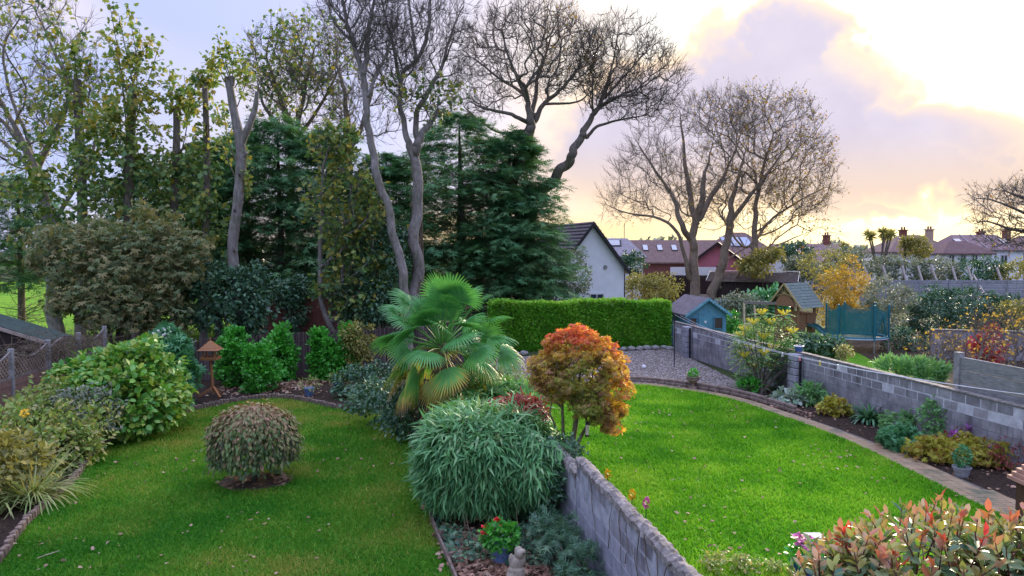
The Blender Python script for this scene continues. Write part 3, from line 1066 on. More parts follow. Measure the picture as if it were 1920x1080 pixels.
# the leaning sycamores at the edge of the wood
bare_tree('sycamore_tree', 'leaning sycamore with long grey limbs and sparse yellowing leaves above the trellis fence', 36,
          [[(110, 620, 0, .34), (95, 430, 0, .27), (75, 330, 0, .2), (40, 250, 0, .13), (-10, 170, 0, .08)],
           [(75, 330, 0, .16), (20, 240, 1, .1), (-40, 190, 1.5, .06)],
           [(88, 380, 0, .16), (40, 300, -1, .11), (-15, 250, -1, .07)],
           [(70, 320, 0, .14), (130, 190, 0, .1), (100, 90, 0, .06), (60, 10, 0, .03)],
           [(60, 290, 0, .1), (10, 110, 1, .07), (45, 20, 1, .03)],
           [(95, 430, 0, .12), (180, 260, 1, .08), (120, 150, 1, .05), (30, 95, 1, .03)]],
          [ell_px(36, 60, 120, 130, 140), ell_px(36, 10, 280, 90, 120), ell_px(36, 130, 200, 80, 110)], 420, BARK_G, seed=11, twl=.8, twr=.012,
          leaf=LEAF_SYC, leaf_n=1300, leaf_size=.22, leaf_kind='maple')


def pollard(name, label, depth, px, top, r, seed, shoots, mass, n_leaf, bend=0, leaf=LEAF_SYC, base_py=600, lean=0):
    """cut trunk with a stub top, young shoots and leaves all along it"""
    rng = np.random.default_rng(seed)
    b = D(px + lean, base_py, depth); b[2] = 0
    t = D(px, top, depth)
    th = thing(name, label, 'tree', b, 'cut back sycamores at the edge of the wood')
    ac = Acc()
    P = np.array([b + (t - b) * s + np.array((math.sin(s * 5 + seed) * .12, math.cos(s * 4) * .1, 0)) * (s > 0) for s in np.linspace(0, 1, 12)])
    V, Q = tube_arrays(P, np.linspace(r * 1.25, r * .85, 12), 10); ac.add(V, Q)
    ac.add(np.array([*V[-10:], P[-1] + np.array((0, 0, .04))]), [(i, (i + 1) % 10, 10, 10) for i in range(10)])
    for k in range(3):
        s = .55 + .15 * k; p0 = P[int(s * 11)]; d = np.array((rng.normal(), rng.normal() * .5, .8))
        V, Q = tube_arrays(np.array([p0, p0 + d * .25, p0 + d * .45]), np.array((r * .4, r * .35, r * .33)), 7); ac.add(V, Q)
    ac.build('trunk', BARK_B, th)
    sh = Acc(); tips = []
    for (tx, ty) in shoots:
        e = D(tx, ty, depth + rng.normal() * .5); s0 = P[-1 - rng.integers(0, 4)]
        mid = (s0 + e) / 2 + np.array((rng.normal() * .15, rng.normal() * .2, .1 * (e[2] - s0[2])))
        C = curve([s0, mid, e], 6)
        V, Q = tube_arrays(C, np.linspace(.03, .01, len(C)), 5); sh.add(V, Q)
        tips += [(c, e - s0) for c in C[3:]]
    if shoots: sh.build('shoots', BARK_B, th, 'stuff')
    pos, out = clump_cloud(rng, [ell_px(depth, *m_) for m_ in mass], max(6, n_leaf // 30), 20, .48, .25) if mass else (np.zeros((0, 3)), np.zeros((0, 3)))
    if tips:
        m = len(tips) * 7; i = rng.integers(0, len(tips), m)
        pos = np.vstack([pos, np.array([tips[j][0] for j in i]) + rng.normal(size=(m, 3)) * .16]); out = np.vstack([out, nrm(rng.normal(size=(m, 3)))])
    a = Acc(); n = len(pos)
    tint = np.clip(rng.beta(1.6, 2.0, n) + .22 * (pos[:, 2] > t[2] - 2.0) + rng.normal(size=n) * .05, 0, 1)
    leaves(a, 'maple', pos, out + rng.normal(size=(n, 3)) * .6 + np.array((0, 0, -.6)), np.array((0, 0, .8)) + out * .5 + rng.normal(size=(n, 3)) * .5, .22 * (.6 + .8 * rng.random(n)), tint)
    a.build('leaves', leaf, th, 'stuff')
    return th


pollard('sycamore_tree', 'leafy cut back sycamore with the tallest whippy shoots against the sky', 32, 247, 162, .2, 21,
        [(205, 5), (222, 25), (240, 12), (262, 55), (285, 70), (300, 80), (195, 60), (215, 85)],
        [(245, 160, 50, 50), (235, 260, 62, 90), (225, 380, 75, 90), (200, 300, 60, 110), (270, 330, 50, 130)], 3400)
pollard('sycamore_tree', 'cut back sycamore with a bare stub top between two leafy neighbours', 32.5, 328, 205, .17, 22,
        [(318, 130), (345, 140), (360, 175)], [(320, 170, 35, 36), (325, 300, 55, 90), (335, 440, 60, 90), (330, 380, 50, 90)], 2500)
pollard('sycamore_tree', 'slim cut back sycamore next to the pale forked trunk', 31.5, 384, 162, .14, 23,
        [(395, 110), (370, 140), (400, 150)], [(383, 200, 32, 46), (382, 330, 40, 90), (388, 450, 42, 90)], 1700)
pollard('sycamore_tree', 'green leafed sycamore with dark branches over the trellis fence', 33.5, 150, 150, .2, 24,
        [(95, 60), (110, 95), (140, 80), (175, 95)], [(130, 170, 60, 60), (165, 250, 70, 80), (110, 300, 70, 90), (150, 380, 85, 70), (60, 400, 80, 70)], 3200)

# broad dark sycamore bush under them
rng = np.random.default_rng(31)
c0 = D(230, 620, 27.5); c0[2] = 0
th = thing('sycamore_bush', 'broad dark sycamore bush with drooping leaves overhanging the fence corner', 'bush', c0)
foliage('leaves', LEAF_SYC_D, th, rng, [ell_px(27.5, 225, 500, 130, 95), ell_px(27.5, 150, 470, 90, 60), ell_px(27.5, 300, 470, 85, 85), ell_px(27, 200, 560, 100, 60), ell_px(27, 290, 580, 60, 60)],
        430, 20, .42, 'palm5', .15, .4, .7, .55, kindtag='stuff')
ac = Acc()
for k in range(7):
    e = D(150 + 25 * k, 430 + 20 * (k % 3), 27.5 + rng.normal() * .5)
    C = curve([c0 + np.array((rng.normal() * .2, 0, 0)), (c0 + e) / 2 + np.array((0, 0, .5)), e], 6); V, Q = tube_arrays(C, np.linspace(.09, .02, len(C)), 6); ac.add(V, Q)
ac.build('stems', BARK_B, th)

# pale forked trunk
rng = np.random.default_rng(5)
b = D(450, 575, 29.5)
th = thing('pollarded_trunk', 'tall pale grey forked trunk with sawn tops and small shoots', 'tree', (b[0], b[1], 0))
ac = Acc()
for L in ([(452, 640, 0, .24), (448, 560, 0, .22), (436, 470, 0, .205), (446, 380, 0, .195), (452, 300, 0, .20), (448, 255, 0, .19), (437, 200, 0, .16), (428, 145, 0, .15)],
          [(450, 275, 0, .16), (466, 238, 0, .13), (478, 205, 0, .11), (482, 172, 0, .07)], [(434, 160, 0, .12), (436, 143, 0, .11)], [(453, 300, 0, .11), (462, 285, -.1, .09)]):
    A = np.array(limb_px(29.5, L)); S, r2 = smooth_chain(A[:, :3], A[:, 3], 5); r2 = r2 * (1 + .05 * np.sin(np.arange(len(r2)) * 1.7))
    V, Q = tube_arrays(S, r2, 12); ac.add(V, Q); ac.add(np.array([*V[-12:], S[-1] + np.array((0, 0, .03))]), [(i, (i + 1) % 12, 12, 12) for i in range(12)])
for (x, y) in ((440, 395), (457, 418), (450, 330), (440, 470)):
    p = D(x, y, 29.5 - .2); V, Q = tube_arrays(np.array([p, p + np.array((.02, -.1, .03))]), np.array((.07, .05)), 8); ac.add(V, Q)
ac.build('trunk', BARK_G, th, flat=False)
sh = Acc(); pts = []
for (tx, ty, sx, sy) in ((407, 62, 430, 148), (425, 80, 432, 146), (440, 95, 436, 145), (395, 110, 430, 170), (455, 120, 440, 165), (470, 130, 445, 200), (410, 250, 440, 330), (418, 200, 440, 300)):
    C = curve([D(sx, sy, 29.5), D((sx + tx) / 2 + rng.normal() * 4, (sy + ty) / 2, 29.4), D(tx, ty, 29.3)], 6); V, Q = tube_arrays(C, np.linspace(.025, .008, len(C)), 5); sh.add(V, Q); pts += list(C[4:])
sh.build('shoots', BARK_B, th, 'stuff')
i = rng.integers(0, len(pts), 420); p = np.array(pts)[i] + rng.normal(size=(420, 3)) * .15
q, _ = ball(rng, 110); e = ell_px(29.5, 460, 320, 14, 50); p = np.vstack([p, e[0] + q * e[1]])
a = Acc(); leaves(a, 'maple', p, rng.normal(size=p.shape) + np.array((0, 0, -.5)), rng.normal(size=p.shape) * .5 + np.array((0, 0, 1)), .17, .3 + .7 * rng.random(len(p)))
a.build('leaves', LEAF_SYC, th, 'stuff')


# ------------------------------------------------------------------ conifers
def conifer(name, label, depth, px, top, halfw, seed, n=5200, low=1.2, shape=0.75, dead=0.0, trunks=1, size=.5, lean=0.0):
    rng = np.random.default_rng(seed)
    b = D(px, 600, depth); b[2] = 0
    t = D(px, top, depth); H = t[2]; W = halfw * depth / F
    th = thing(name, label, 'conifer', b, 'dark conifers of the shelter belt')
    for k in range(trunks):
        o = np.array((rng.normal() * .5 * (k > 0), rng.normal() * .4 * (k > 0), 0))
        MB().tube([b + o, b + o + np.array((.1, 0, H * .5)), b + np.array((lean * .6, 0, H * .97))], (.2, .15, .03), 8).build('trunk', BARK_B, th)
    # branch systems in loose tiers
    n = int(n * 1.5); nb = n // 26
    zz = low + (H - low) * rng.random(nb) ** 0.9
    s = (zz - low) / (H - low)
    prof = W * np.clip((1 - s) ** shape * 1.15 + .12, 0, 1) * np.clip(.72 + 1.6 * s, 0, 1) * (0.85 + .5 * rng.random(nb))
    az = rng.random(nb) * 6.283
    bd = np.stack([np.cos(az), np.sin(az), np.full(nb, .12) + rng.normal(size=nb) * .15], 1)
    m = 26
    u = (rng.random((nb, m)) ** .6)
    P = b[None, None] + np.stack([lean * s, 0 * s, zz], 1)[:, None] + bd[:, None] * (prof[:, None] * u)[..., None]
    side = np.cross(bd, np.array((0, 0, 1.0)))
    w = rng.normal(size=(nb, m)) * .22 * (1.1 - u * .7) * prof[:, None] ** .5
    P = P + side[:, None] * w[..., None]
    P[..., 2] += -.22 * u * u * prof[:, None] - .12 * np.abs(w) + rng.normal(size=(nb, m)) * .07
    d = bd[:, None] + side[:, None] * (np.sign(w) * .6)[..., None] + rng.normal(size=P.shape) * .3 + np.array((0, 0, -.22))
    P, d = P.reshape(-1, 3), d.reshape(-1, 3)
    k = P[:, 2] > .3; P, d = P[k], d[k]
    nn = len(P)
    a = Acc()
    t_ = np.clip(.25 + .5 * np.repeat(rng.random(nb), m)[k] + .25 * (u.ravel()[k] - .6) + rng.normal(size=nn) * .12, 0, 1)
    leaves(a, 'spray', P, d, np.array((0, 0, 1.0)) + rng.normal(size=P.shape) * .25, size * (.7 + .6 * rng.random(nn)), t_, 1.0)
    a.build('foliage', CONIF, th, 'stuff')
    # dead inner branches
    ac = Acc(); q = int(70 + dead * 200)
    z0 = rng.random(q) * H * .7 + .4; a0 = rng.random(q) * 6.283
    B = b + np.stack([np.zeros(q), np.zeros(q), z0], 1); dv = np.stack([np.cos(a0), np.sin(a0), .15 + 0 * a0], 1)
    twigs(ac, B, dv, rng, 1, W * .75, .022, .05, .25)
    twigs(ac, B + dv * W * .4, dv, rng, 3, W * .4, .010, -.05, .7, 1)
    ac.build('dead_branches', BARK_B, th, 'stuff')
    return th


conifer('cypress_tree', 'dense dark cypress directly behind the pale forked trunk', 37, 525, 225, 130, 41, 5200, 1.6, .5)
conifer('cypress_tree', 'dark cypress between the leafy sycamores and the pale forked trunk', 37.5, 410, 260, 100, 42, 4200, 1.5, .55)
conifer('cypress_tree', 'dark cypress behind the yellowing young sycamore', 38.5, 620, 245, 110, 43, 3800, 1.5, .5)
conifer('cypress_tree', 'gappy dark cypress behind the slanting tall trunk', 39.5, 720, 290, 100, 44, 3600, 2.0, .5)
conifer('cypress_tree', 'tallest dark cypress behind the ivy clad trunk with dead lower branches', 41, 862, 215, 135, 45, 5200, 3.2, .5, 1.0, 3)
conifer('cypress_tree', 'broad dark cypress sweeping down towards the white gable house', 40.5, 950, 250, 118, 46, 6600, 1.0, .55, .4, 2, .55, .3)
conifer('cypress_tree', 'low dark cypress at the end of the shelter belt beside the white gable house', 39, 970, 360, 95, 48, 4400, .5, .5, .2, 1, .5)
conifer('cypress_tree', 'dark cypress filling the gap between the forked trunk and the young sycamore', 41, 465, 250, 110, 50, 4200, .8, .5)
conifer('cypress_tree', 'shaded dark cypress low behind the young yellowing sycamore', 42, 660, 330, 100, 51, 3600, .5, .5)
conifer('cypress_tree', 'dark cypress closing the gap behind the ivy clad trunk', 44, 765, 300, 120, 52, 3600, .5, .45)
conifer('cypress_tree', 'dark cypress behind the cut back sycamores with stub tops', 43, 345, 290, 110, 53, 3400, .5, .45)
conifer('cypress_tree', 'dark cypress behind the leafy sycamore bush', 38, 270, 330, 100, 47, 3000, 1.0, .5)
conifer('cypress_tree', 'dark spreading cypress at the far end of the wood by the green field', 40, 40, 330, 90, 49, 2600, 3.0, .45, .3)

# ------------------------------------------------------------------ bare trees
bare_tree('bare_tree', 'wide dark bare tree with thick fine twigs behind the cypress tops', 46,
          [[(545, 620, 0, .3), (545, 300, 0, .24), (530, 200, 0, .16), (500, 110, 0, .08)], [(545, 290, 0, .18), (570, 190, 0, .12), (590, 90, 0, .06)],
           [(545, 280, 0, .16), (600, 200, 1, .1), (640, 120, 1, .05)], [(540, 250, 0, .14), (500, 200, -1, .09), (480, 150, -1, .05)]],
          [ell_px(46, 520, 120, 60, 80), ell_px(46, 590, 110, 70, 70), ell_px(46, 560, 190, 90, 60)], 520, BARK_B, seed=51, twl=.75, twr=.014,
          leaf=LEAF_SYC, leaf_n=2400, leaf_size=.22, leaf_kind='maple', leaf_sel=lambda C: C[:, 2] > 12.5)
bare_tree('bare_tree', 'bare tree with dense twigs between the slanting trunk and the wide dark tree', 45,
          [[(655, 620, 0, .28), (655, 300, 0, .22), (650, 200, 0, .14), (630, 120, 0, .07)], [(655, 290, 0, .16), (690, 200, 0, .1), (710, 120, 0, .05)]],
          [ell_px(45, 650, 150, 70, 90), ell_px(45, 690, 210, 70, 60)], 340, BARK_B, seed=52, twl=.75, twr=.013)
bare_tree('bare_tree', 'tall bare tree with a long slanting pale trunk behind the palm', 29,
          [[(768, 640, 0, .20), (765, 520, 0, .175), (745, 420, 0, .155), (725, 320, 0, .15), (702, 230, 0, .135), (682, 140, 0, .11), (660, 60, 0, .08), (635, -20, 0, .05)],
           [(682, 140, 0, .11), (690, 60, .3, .08), (705, -20, .3, .05)], [(690, 180, 0, .07), (730, 90, .5, .05), (750, 10, .5, .03)], [(665, 80, 0, .06), (625, 40, -.5, .04), (612, 0, -.5, .025)],
           [(672, 100, 0, .06), (700, 30, -.6, .035)]],
          [ell_px(29, 675, 30, 75, 60), ell_px(29, 710, 70, 60, 60), ell_px(29, 650, -20, 60, 40)], 380, BARK_G, seed=53, twl=.6, twr=.009, tip=.011)
th = bare_tree('bare_tree', 'tall bare tree on an ivy clad forked trunk behind the palm', 30.5,
          [[(790, 640, 0, .27), (787, 520, 0, .24), (784, 400, 0, .22), (776, 300, 0, .20), (760, 255, 0, .12), (744, 195, 0, .10), (755, 140, 0, .09), (795, 90, 0, .08), (805, 20, 0, .07), (810, -20, 0, .05)],
           [(776, 300, 0, .16), (774, 240, .2, .12), (790, 190, .2, .1), (815, 140, .2, .08), (840, 70, .2, .05), (870, 10, .2, .02)],
           [(778, 300, 0, .16), (790, 270, -.3, .14), (808, 235, -.3, .12), (822, 198, -.3, .10)],
           [(750, 150, 0, .09), (740, 90, -.4, .06), (722, 20, -.4, .04), (715, -20, -.4, .03)], [(780, 105, 0, .08), (770, 40, .5, .06), (765, -20, .5, .04)],
           [(822, 145, 0, .035), (845, 142, 0, .028), (858, 135, 0, .02)]],
          [ell_px(30.5, 780, 60, 90, 80), ell_px(30.5, 830, 60, 50, 60), ell_px(30.5, 735, 100, 50, 80), ell_px(30.5, 790, 170, 70, 60)], 560, BARK_G, seed=54, twl=.6, twr=.009, tip=.011,
          leaf=LEAF_SYC, leaf_n=500, leaf_size=.16, leaf_kind='maple', leaf_sel=lambda C: C[:, 2] < 11.5)
rng = np.random.default_rng(55)
ac = Acc()
for k in range(46):   # ivy stems winding on the trunk
    a0, z0 = rng.random() * 6.28, .2 + rng.random() * 2.5; L = 2 + rng.random() * 5; pts = []
    for s in np.linspace(0, 1, 10):
        z = z0 + L * s; c = D(787 - (z / 10) * 8, 520, 30.5); a_ = a0 + math.sin(s * 4 + a0) * .8; r_ = .255 - z * .005
        pts.append((c[0] + math.cos(a_) * r_, c[1] + math.sin(a_) * r_, z))
    V, Q = tube_arrays(np.array(pts), np.linspace(.02, .008, 10), 4); ac.add(V, Q)
ac.build('ivy_stems', BARK_T, th, 'stuff')
bare_tree('bare_tree', 'bare round crowned tree rising behind the cypress with its trunk bent to one side', 41,
          [[(950, 620, 0, .4), (955, 400, 0, .34), (972, 290, 0, .30), (995, 245, 0, .25), (1000, 225, 0, .2), (990, 180, 0, .13), (960, 120, 0, .08), (940, 60, 0, .04)],
           [(1000, 230, 0, .16), (1020, 195, 0, .12), (1055, 165, 0, .09), (1090, 120, 0, .05)], [(998, 215, 0, .14), (1010, 150, .6, .1), (1030, 80, .6, .05)],
           [(993, 232, 0, .13), (960, 215, -.6, .1), (915, 205, -.6, .07), (880, 190, -.6, .04)], [(988, 180, 0, .1), (940, 150, .8, .07), (890, 110, .8, .04)],
           [(985, 245, 0, .1), (940, 250, .5, .07), (900, 225, .5, .05), (870, 200, .5, .03)], [(1020, 195, 0, .08), (1080, 190, -.4, .05), (1110, 170, -.4, .03)]],
          [ell_px(41, 990, 100, 130, 85), ell_px(41, 910, 150, 60, 75), ell_px(41, 1060, 110, 70, 75), ell_px(41, 990, 40, 90, 35)], 1150, BARK_B, seed=56, twl=.65, twr=.011, tip=.013, bf=.3,
          leaf=LEAF_AUT, leaf_n=420, leaf_size=.15, leaf_sel=lambda C: (C[:, 0] > 1.5) & (C[:, 2] > 14))
bare_tree('bare_tree', 'bare tree with a twisted curving trunk and fan of fine twigs beside the cypress', 41.5,
          [[(985, 620, 0, .36), (1000, 400, 0, .33), (1035, 345, 0, .29), (1065, 310, 0, .25), (1088, 270, 0, .2), (1095, 250, 0, .18), (1110, 220, 0, .14), (1125, 190, 0, .1), (1150, 130, 0, .05)],
           [(1100, 258, 0, .1), (1125, 238, .2, .08), (1170, 225, .2, .05), (1215, 215, .2, .03)], [(1118, 205, 0, .1), (1160, 180, .5, .07), (1210, 160, .5, .04)],
           [(1112, 218, 0, .07), (1113, 170, -.4, .06), (1112, 140, -.4, .04)], [(1125, 190, 0, .09), (1180, 130, 0, .05), (1220, 90, 0, .03)], [(1125, 190, 0, .07), (1145, 120, .6, .05), (1160, 50, .6, .02)]],
          [ell_px(41.5, 1170, 120, 95, 85), ell_px(41.5, 1220, 150, 65, 60), ell_px(41.5, 1130, 130, 45, 80), ell_px(41.5, 1180, 200, 70, 30)], 950, BARK_B, seed=57, twl=.65, twr=.010, tip=.012, bf=.3)
bare_tree('bare_tree', 'big bare tree with three stems standing before the dark fence near the blue playhouse', 60,
          [[(1306, 640, 0, .48), (1306, 545, 0, .40), (1305, 460, 0, .34), (1308, 405, 0, .28), (1318, 345, 0, .20), (1330, 290, 0, .18), (1345, 220, 0, .08)],
           [(1300, 455, 0, .28), (1275, 420, -1, .22), (1250, 360, -1, .14), (1215, 300, -1, .08), (1190, 260, -1, .04)],
           [(1306, 420, 0, .26), (1290, 340, 1, .2), (1280, 260, 1, .1), (1275, 210, 1, .05)], [(1312, 410, 0, .26), (1350, 340, 1.2, .18), (1385, 260, 1.2, .1), (1400, 200, 1.2, .05)],
           [(1330, 560, 0, .42), (1345, 500, 0, .36), (1365, 430, 0, .27), (1375, 360, 0, .19), (1395, 290, 0, .14), (1420, 210, 0, .06)],
           [(1368, 420, 0, .2), (1420, 350, -1, .13), (1470, 280, -1, .07), (1500, 220, -1, .03)], [(1404, 560, 0, .32), (1406, 480, 0, .28), (1415, 400, 0, .2), (1428, 330, 0, .13), (1450, 250, 0, .06)],
           [(1408, 460, 0, .15), (1450, 410, .8, .1), (1510, 370, .8, .06), (1550, 350, .8, .03)], [(1292, 520, 0, .2), (1270, 440, -.6, .14), (1235, 410, -.6, .1), (1180, 400, -.6, .06), (1140, 385, -.6, .03)],
           [(1360, 540, 0, .16), (1420, 480, -.8, .11), (1480, 450, -.8, .07), (1530, 430, -.8, .03)], [(1345, 500, 0, .12), (1390, 470, 1, .09), (1440, 440, 1, .05)]],
          [ell_px(60, 1320, 290, 130, 110), ell_px(60, 1430, 270, 110, 100), ell_px(60, 1220, 340, 80, 75), ell_px(60, 1490, 330, 75, 90), ell_px(60, 1370, 215, 90, 45), ell_px(60, 1390, 380, 140, 60), ell_px(60, 1180, 385, 45, 30)],
          1700, m_bark('bark_pale_tan', (0.14, 0.11, 0.085), (0.33, 0.26, 0.20), .2), seed=58, twk=4, twl=1.05, twr=.011, tip=.013, bf=.3, leaf=LEAF_AUT, leaf_n=3600, leaf_size=.2,  # paler, warmer tan bark of this tree
          leaf_sel=lambda C: (C[:, 0] > 17 + np.random.default_rng(1).normal(size=len(C)) * 3), up=.22)
bare_tree('bare_tree', 'bare tree reaching in over the white bungalow', 52,
          [[(1985, 640, 0, .4), (1975, 480, 0, .35), (1960, 420, 0, .26), (1930, 380, 0, .16), (1890, 360, 0, .06)], [(1965, 440, 0, .16), (1900, 430, .6, .1), (1850, 415, .6, .05), (1825, 420, .6, .03)],
           [(1960, 420, 0, .14), (1910, 395, -1, .09), (1860, 375, -1, .05), (1830, 372, -1, .03)], [(1970, 450, 0, .12), (1920, 455, 1, .08), (1880, 462, 1, .04)], [(1960, 410, 0, .1), (1950, 350, 0, .05)]],
          [ell_px(52, 1905, 390, 80, 45), ell_px(52, 1960, 370, 70, 40), ell_px(52, 1890, 440, 55, 25)], 420, BARK_B, seed=59, twl=.7, twr=.013, tip=.015, up=.15,
          leaf=LEAF_AUT, leaf_n=300, leaf_size=.18)
# young yellowing sycamore in front of the cypresses
bare_tree('sycamore_tree', 'young sycamore with greenish yellow leaves in front of the cypress, left of the palm', 30,
          [[(640, 640, 0, .12), (612, 560, 0, .11), (607, 400, 0, .09), (610, 320, 0, .06), (625, 260, 0, .03)], [(630, 600, 0, .1), (650, 460, .5, .08), (660, 350, .5, .05), (655, 280, .5, .03)],
           [(612, 500, 0, .05), (640, 430, -.4, .03)]],
          [ell_px(30, 625, 290, 40, 55), ell_px(30, 640, 400, 60, 80), ell_px(30, 660, 520, 65, 75), ell_px(30, 690, 430, 45, 80), ell_px(30, 645, 575, 30, 35)], 300, BARK_G, seed=60, twl=.4, twr=.008,
          leaf=LEAF_SYC, leaf_n=3800, leaf_size=.19, leaf_kind='maple', up=0.0)

# ------------------------------------------------------------------ clipped hedge
L_HEDGE = m_leaf('leaf_hedge', steps((0.06, 0.20, 0.015), (0.13, 0.40, 0.03), (0.22, 0.52, 0.04), (0.36, 0.62, 0.08)), 0.3, 0.4, 0.4)
rng = np.random.default_rng(70)
ha, hb = np.array((-0.9, 33.6)), np.array((7.45, 35.2))
hd = (hb - ha) / np.linalg.norm(hb - ha); hn = np.array((-hd[1], hd[0])); HL = np.linalg.norm(hb - ha); HW = 1.0
th = thing('hedge', 'bright green clipped laurel hedge behind the gravel', 'hedge', (*ha, 0))
MB().box((*((ha + hb) / 2 + hn * HW / 2), 1.02), (HL - .25, HW - .3, 2.0), math.atan2(hd[1], hd[0])).build('branches', BARK_B, th)
n = 44000
f = rng.random(n); s = rng.random(n) * HL; z = rng.random(n) * 2.2; w = np.zeros(n)
face = f < .6; top = (f >= .6) & (f < .86); end = f >= .86
bumpf = .13 * np.sin(s * 1.3 + 1) + .07 * np.sin(s * 3.3) + .05 * np.sin(s * 5.1 + z * 3)
w[face] = -np.abs(rng.normal(size=face.sum())) * .06 * -1 + bumpf[face] * .5
w[top] = rng.random(top.sum()) * HW; z[top] = 2.2 + bumpf[top] * .5 - np.abs(rng.normal(size=top.sum())) * .07 + .03 * rng.normal(size=top.sum())
w[end] = rng.random(end.sum()) * HW; s[end] = np.where(rng.random(end.sum()) < .5, 0, HL) + rng.normal(size=end.sum()) * .05
rnd = np.clip((z - 2.0) / .2, 0, 1); w[face] += (rnd ** 2 * .12)[face]
P = np.stack([ha[0] + hd[0] * s + hn[0] * w, ha[1] + hd[1] * s + hn[1] * w, z], 1)
o = np.zeros((n, 3)); o[face] = (-hn[0], -hn[1], .45); o[top] = (0, -.2, 1); o[end] = (hd[0], hd[1], .3)
dv = o + rng.normal(size=(n, 3)) * .7
a = Acc(); leaves(a, 'diamond', P, dv, o * .8 + np.array((0, 0, .5)) + rng.normal(size=(n, 3)) * .5, .10 * (.6 + .8 * rng.random(n)), np.clip(rng.beta(2, 2.5, n) + .35 * (z > 2.1) + .16 * np.sin(s * 1.9 + z * 2) * np.sin(s * .8 + 2) - .2 * (z < .5), 0, 1), 1.3)  # top leaves tinted lighter, foot darker: overhead light put into colour
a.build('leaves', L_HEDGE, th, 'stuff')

# ------------------------------------------------------------------ generic shrubs
def shrub(name, label, base, ells, m, seed, clumps, per, cr, kind='diamond', size=.12, cat='shrub', stems=6, group=None, shell=.5, droop=.3, tint=None, wid=1.0, spread=.6, stem_m=None, flat_up=.7, lobes=6):
    rng = np.random.default_rng(seed)
    base = np.array((base[0], base[1], 0.0))
    th = thing(name, label, cat, base, group)
    main = ells
    if lobes:
        ells = list(ells)
        for c, r in main:
            for _ in range(lobes):
                q, _d = ball(rng, 1, 1.0); q = q[0]; q[2] = abs(q[2]) if rng.random() < .8 else q[2]
                f_ = .16 + .2 * rng.random(); ells.append((c + q * r * .95, np.array((r[0] * f_, r[1] * f_, r[2] * f_ * 1.25))))
    foliage('leaves', m, th, rng, ells, clumps, per, cr, kind, size, shell, droop, spread, tint, wid, kindtag='stuff', flat_up=flat_up)
    ac = Acc()
    for k in range(stems):
        c, r = main[k % len(main)]
        q, _ = ball(rng, 1); e = c + q[0] * r * .6
        C = curve([base + np.array((rng.normal() * .08, rng.normal() * .08, 0)), base * .4 + e * .6 + np.array((0, 0, .15)), e], 5)
        C[:, 2] = np.maximum(C[:, 2], 0)
        V, Q = tube_arrays(C, np.linspace(.03, .008, len(C)), 5); ac.add(V, Q)
    if stems: ac.build('stems', stem_m or BARK_B, th)
    return th


def E(x, y, z, rx, ry, rz):
    return (np.array((x, y, z)), np.array((rx, ry, rz)))


L_AUC = m_leaf('leaf_aucuba', steps((0.02, 0.09, 0.02), (0.06, 0.19, 0.03), (0.13, 0.29, 0.04), (0.26, 0.36, 0.06), (0.42, 0.46, 0.12)), .25, .35, .5)
L_FATSIA = m_leaf('leaf_fatsia', steps((0.02, 0.09, 0.04), (0.05, 0.17, 0.07), (0.10, 0.26, 0.11)), .25, .4, .45)
L_LAUREL = m_leaf('leaf_laurel', steps((0.015, 0.09, 0.012), (0.035, 0.19, 0.02), (0.07, 0.33, 0.035), (0.14, 0.44, 0.06)), .3, .35, .45)
L_DARK = m_leaf('leaf_dark_evergreen', steps((0.010, 0.030, 0.018), (0.022, 0.06, 0.03), (0.045, 0.10, 0.05), (0.09, 0.14, 0.07)), .15, .4, .45)
L_GREYG = m_leaf('leaf_grey_green', steps((0.035, 0.05, 0.035), (0.08, 0.10, 0.07), (0.14, 0.16, 0.11), (0.24, 0.24, 0.18)), .2, .5, .4)
L_OLIVE = m_leaf('leaf_olive', steps((0.05, 0.055, 0.02), (0.12, 0.12, 0.035), (0.20, 0.19, 0.05), (0.33, 0.28, 0.07)), .3)
L_GOLD = m_leaf('leaf_gold', steps((0.14, 0.10, 0.02), (0.32, 0.21, 0.03), (0.50, 0.33, 0.04), (0.60, 0.44, 0.08)), .35)
L_VAR = m_leaf('leaf_variegated', steps((0.05, 0.12, 0.04), (0.15, 0.22, 0.10), (0.38, 0.38, 0.26), (0.52, 0.48, 0.38)), .2)
L_MIXED = m_leaf('leaf_mixed_border', steps((0.05, 0.09, 0.025), (0.11, 0.18, 0.04), (0.19, 0.27, 0.06), (0.22, 0.19, 0.08), (0.34, 0.36, 0.10)), .3)
L_REDD = m_leaf('leaf_dark_red', steps((0.05, 0.014, 0.014), (0.13, 0.03, 0.025), (0.22, 0.05, 0.035)), .25)
L_RED = m_leaf('leaf_crimson', steps((0.12, 0.008, 0.015), (0.30, 0.02, 0.03), (0.42, 0.05, 0.05)), .3)
L_WEEP = m_leaf('leaf_weeping', steps((0.03, 0.06, 0.02), (0.07, 0.11, 0.03), (0.13, 0.11, 0.045), (0.21, 0.12, 0.075), (0.18, 0.15, 0.07)), .2, .5, .3)
L_PALE = m_leaf('leaf_pale_green', steps((0.05, 0.14, 0.05), (0.12, 0.27, 0.09), (0.24, 0.40, 0.16)), .3)
L_SILVER = m_leaf('leaf_silver', steps((0.08, 0.15, 0.08), (0.30, 0.38, 0.30), (0.52, 0.58, 0.50)), .2)
L_LIME = m_leaf('leaf_lime', steps((0.14, 0.09, 0.02), (0.26, 0.26, 0.03), (0.45, 0.44, 0.05), (0.22, 0.05, 0.03)), .3)
PETAL = {k: m_plain('petal_' + k, c, .5, .3, .15, 20, bmp=0.0) for k, c in dict(red=(.75, .02, .03), pink=(.70, .20, .42), yellow=(.85, .55, .03), white=(.75, .75, .66), purple=(.42, .10, .45)).items()}

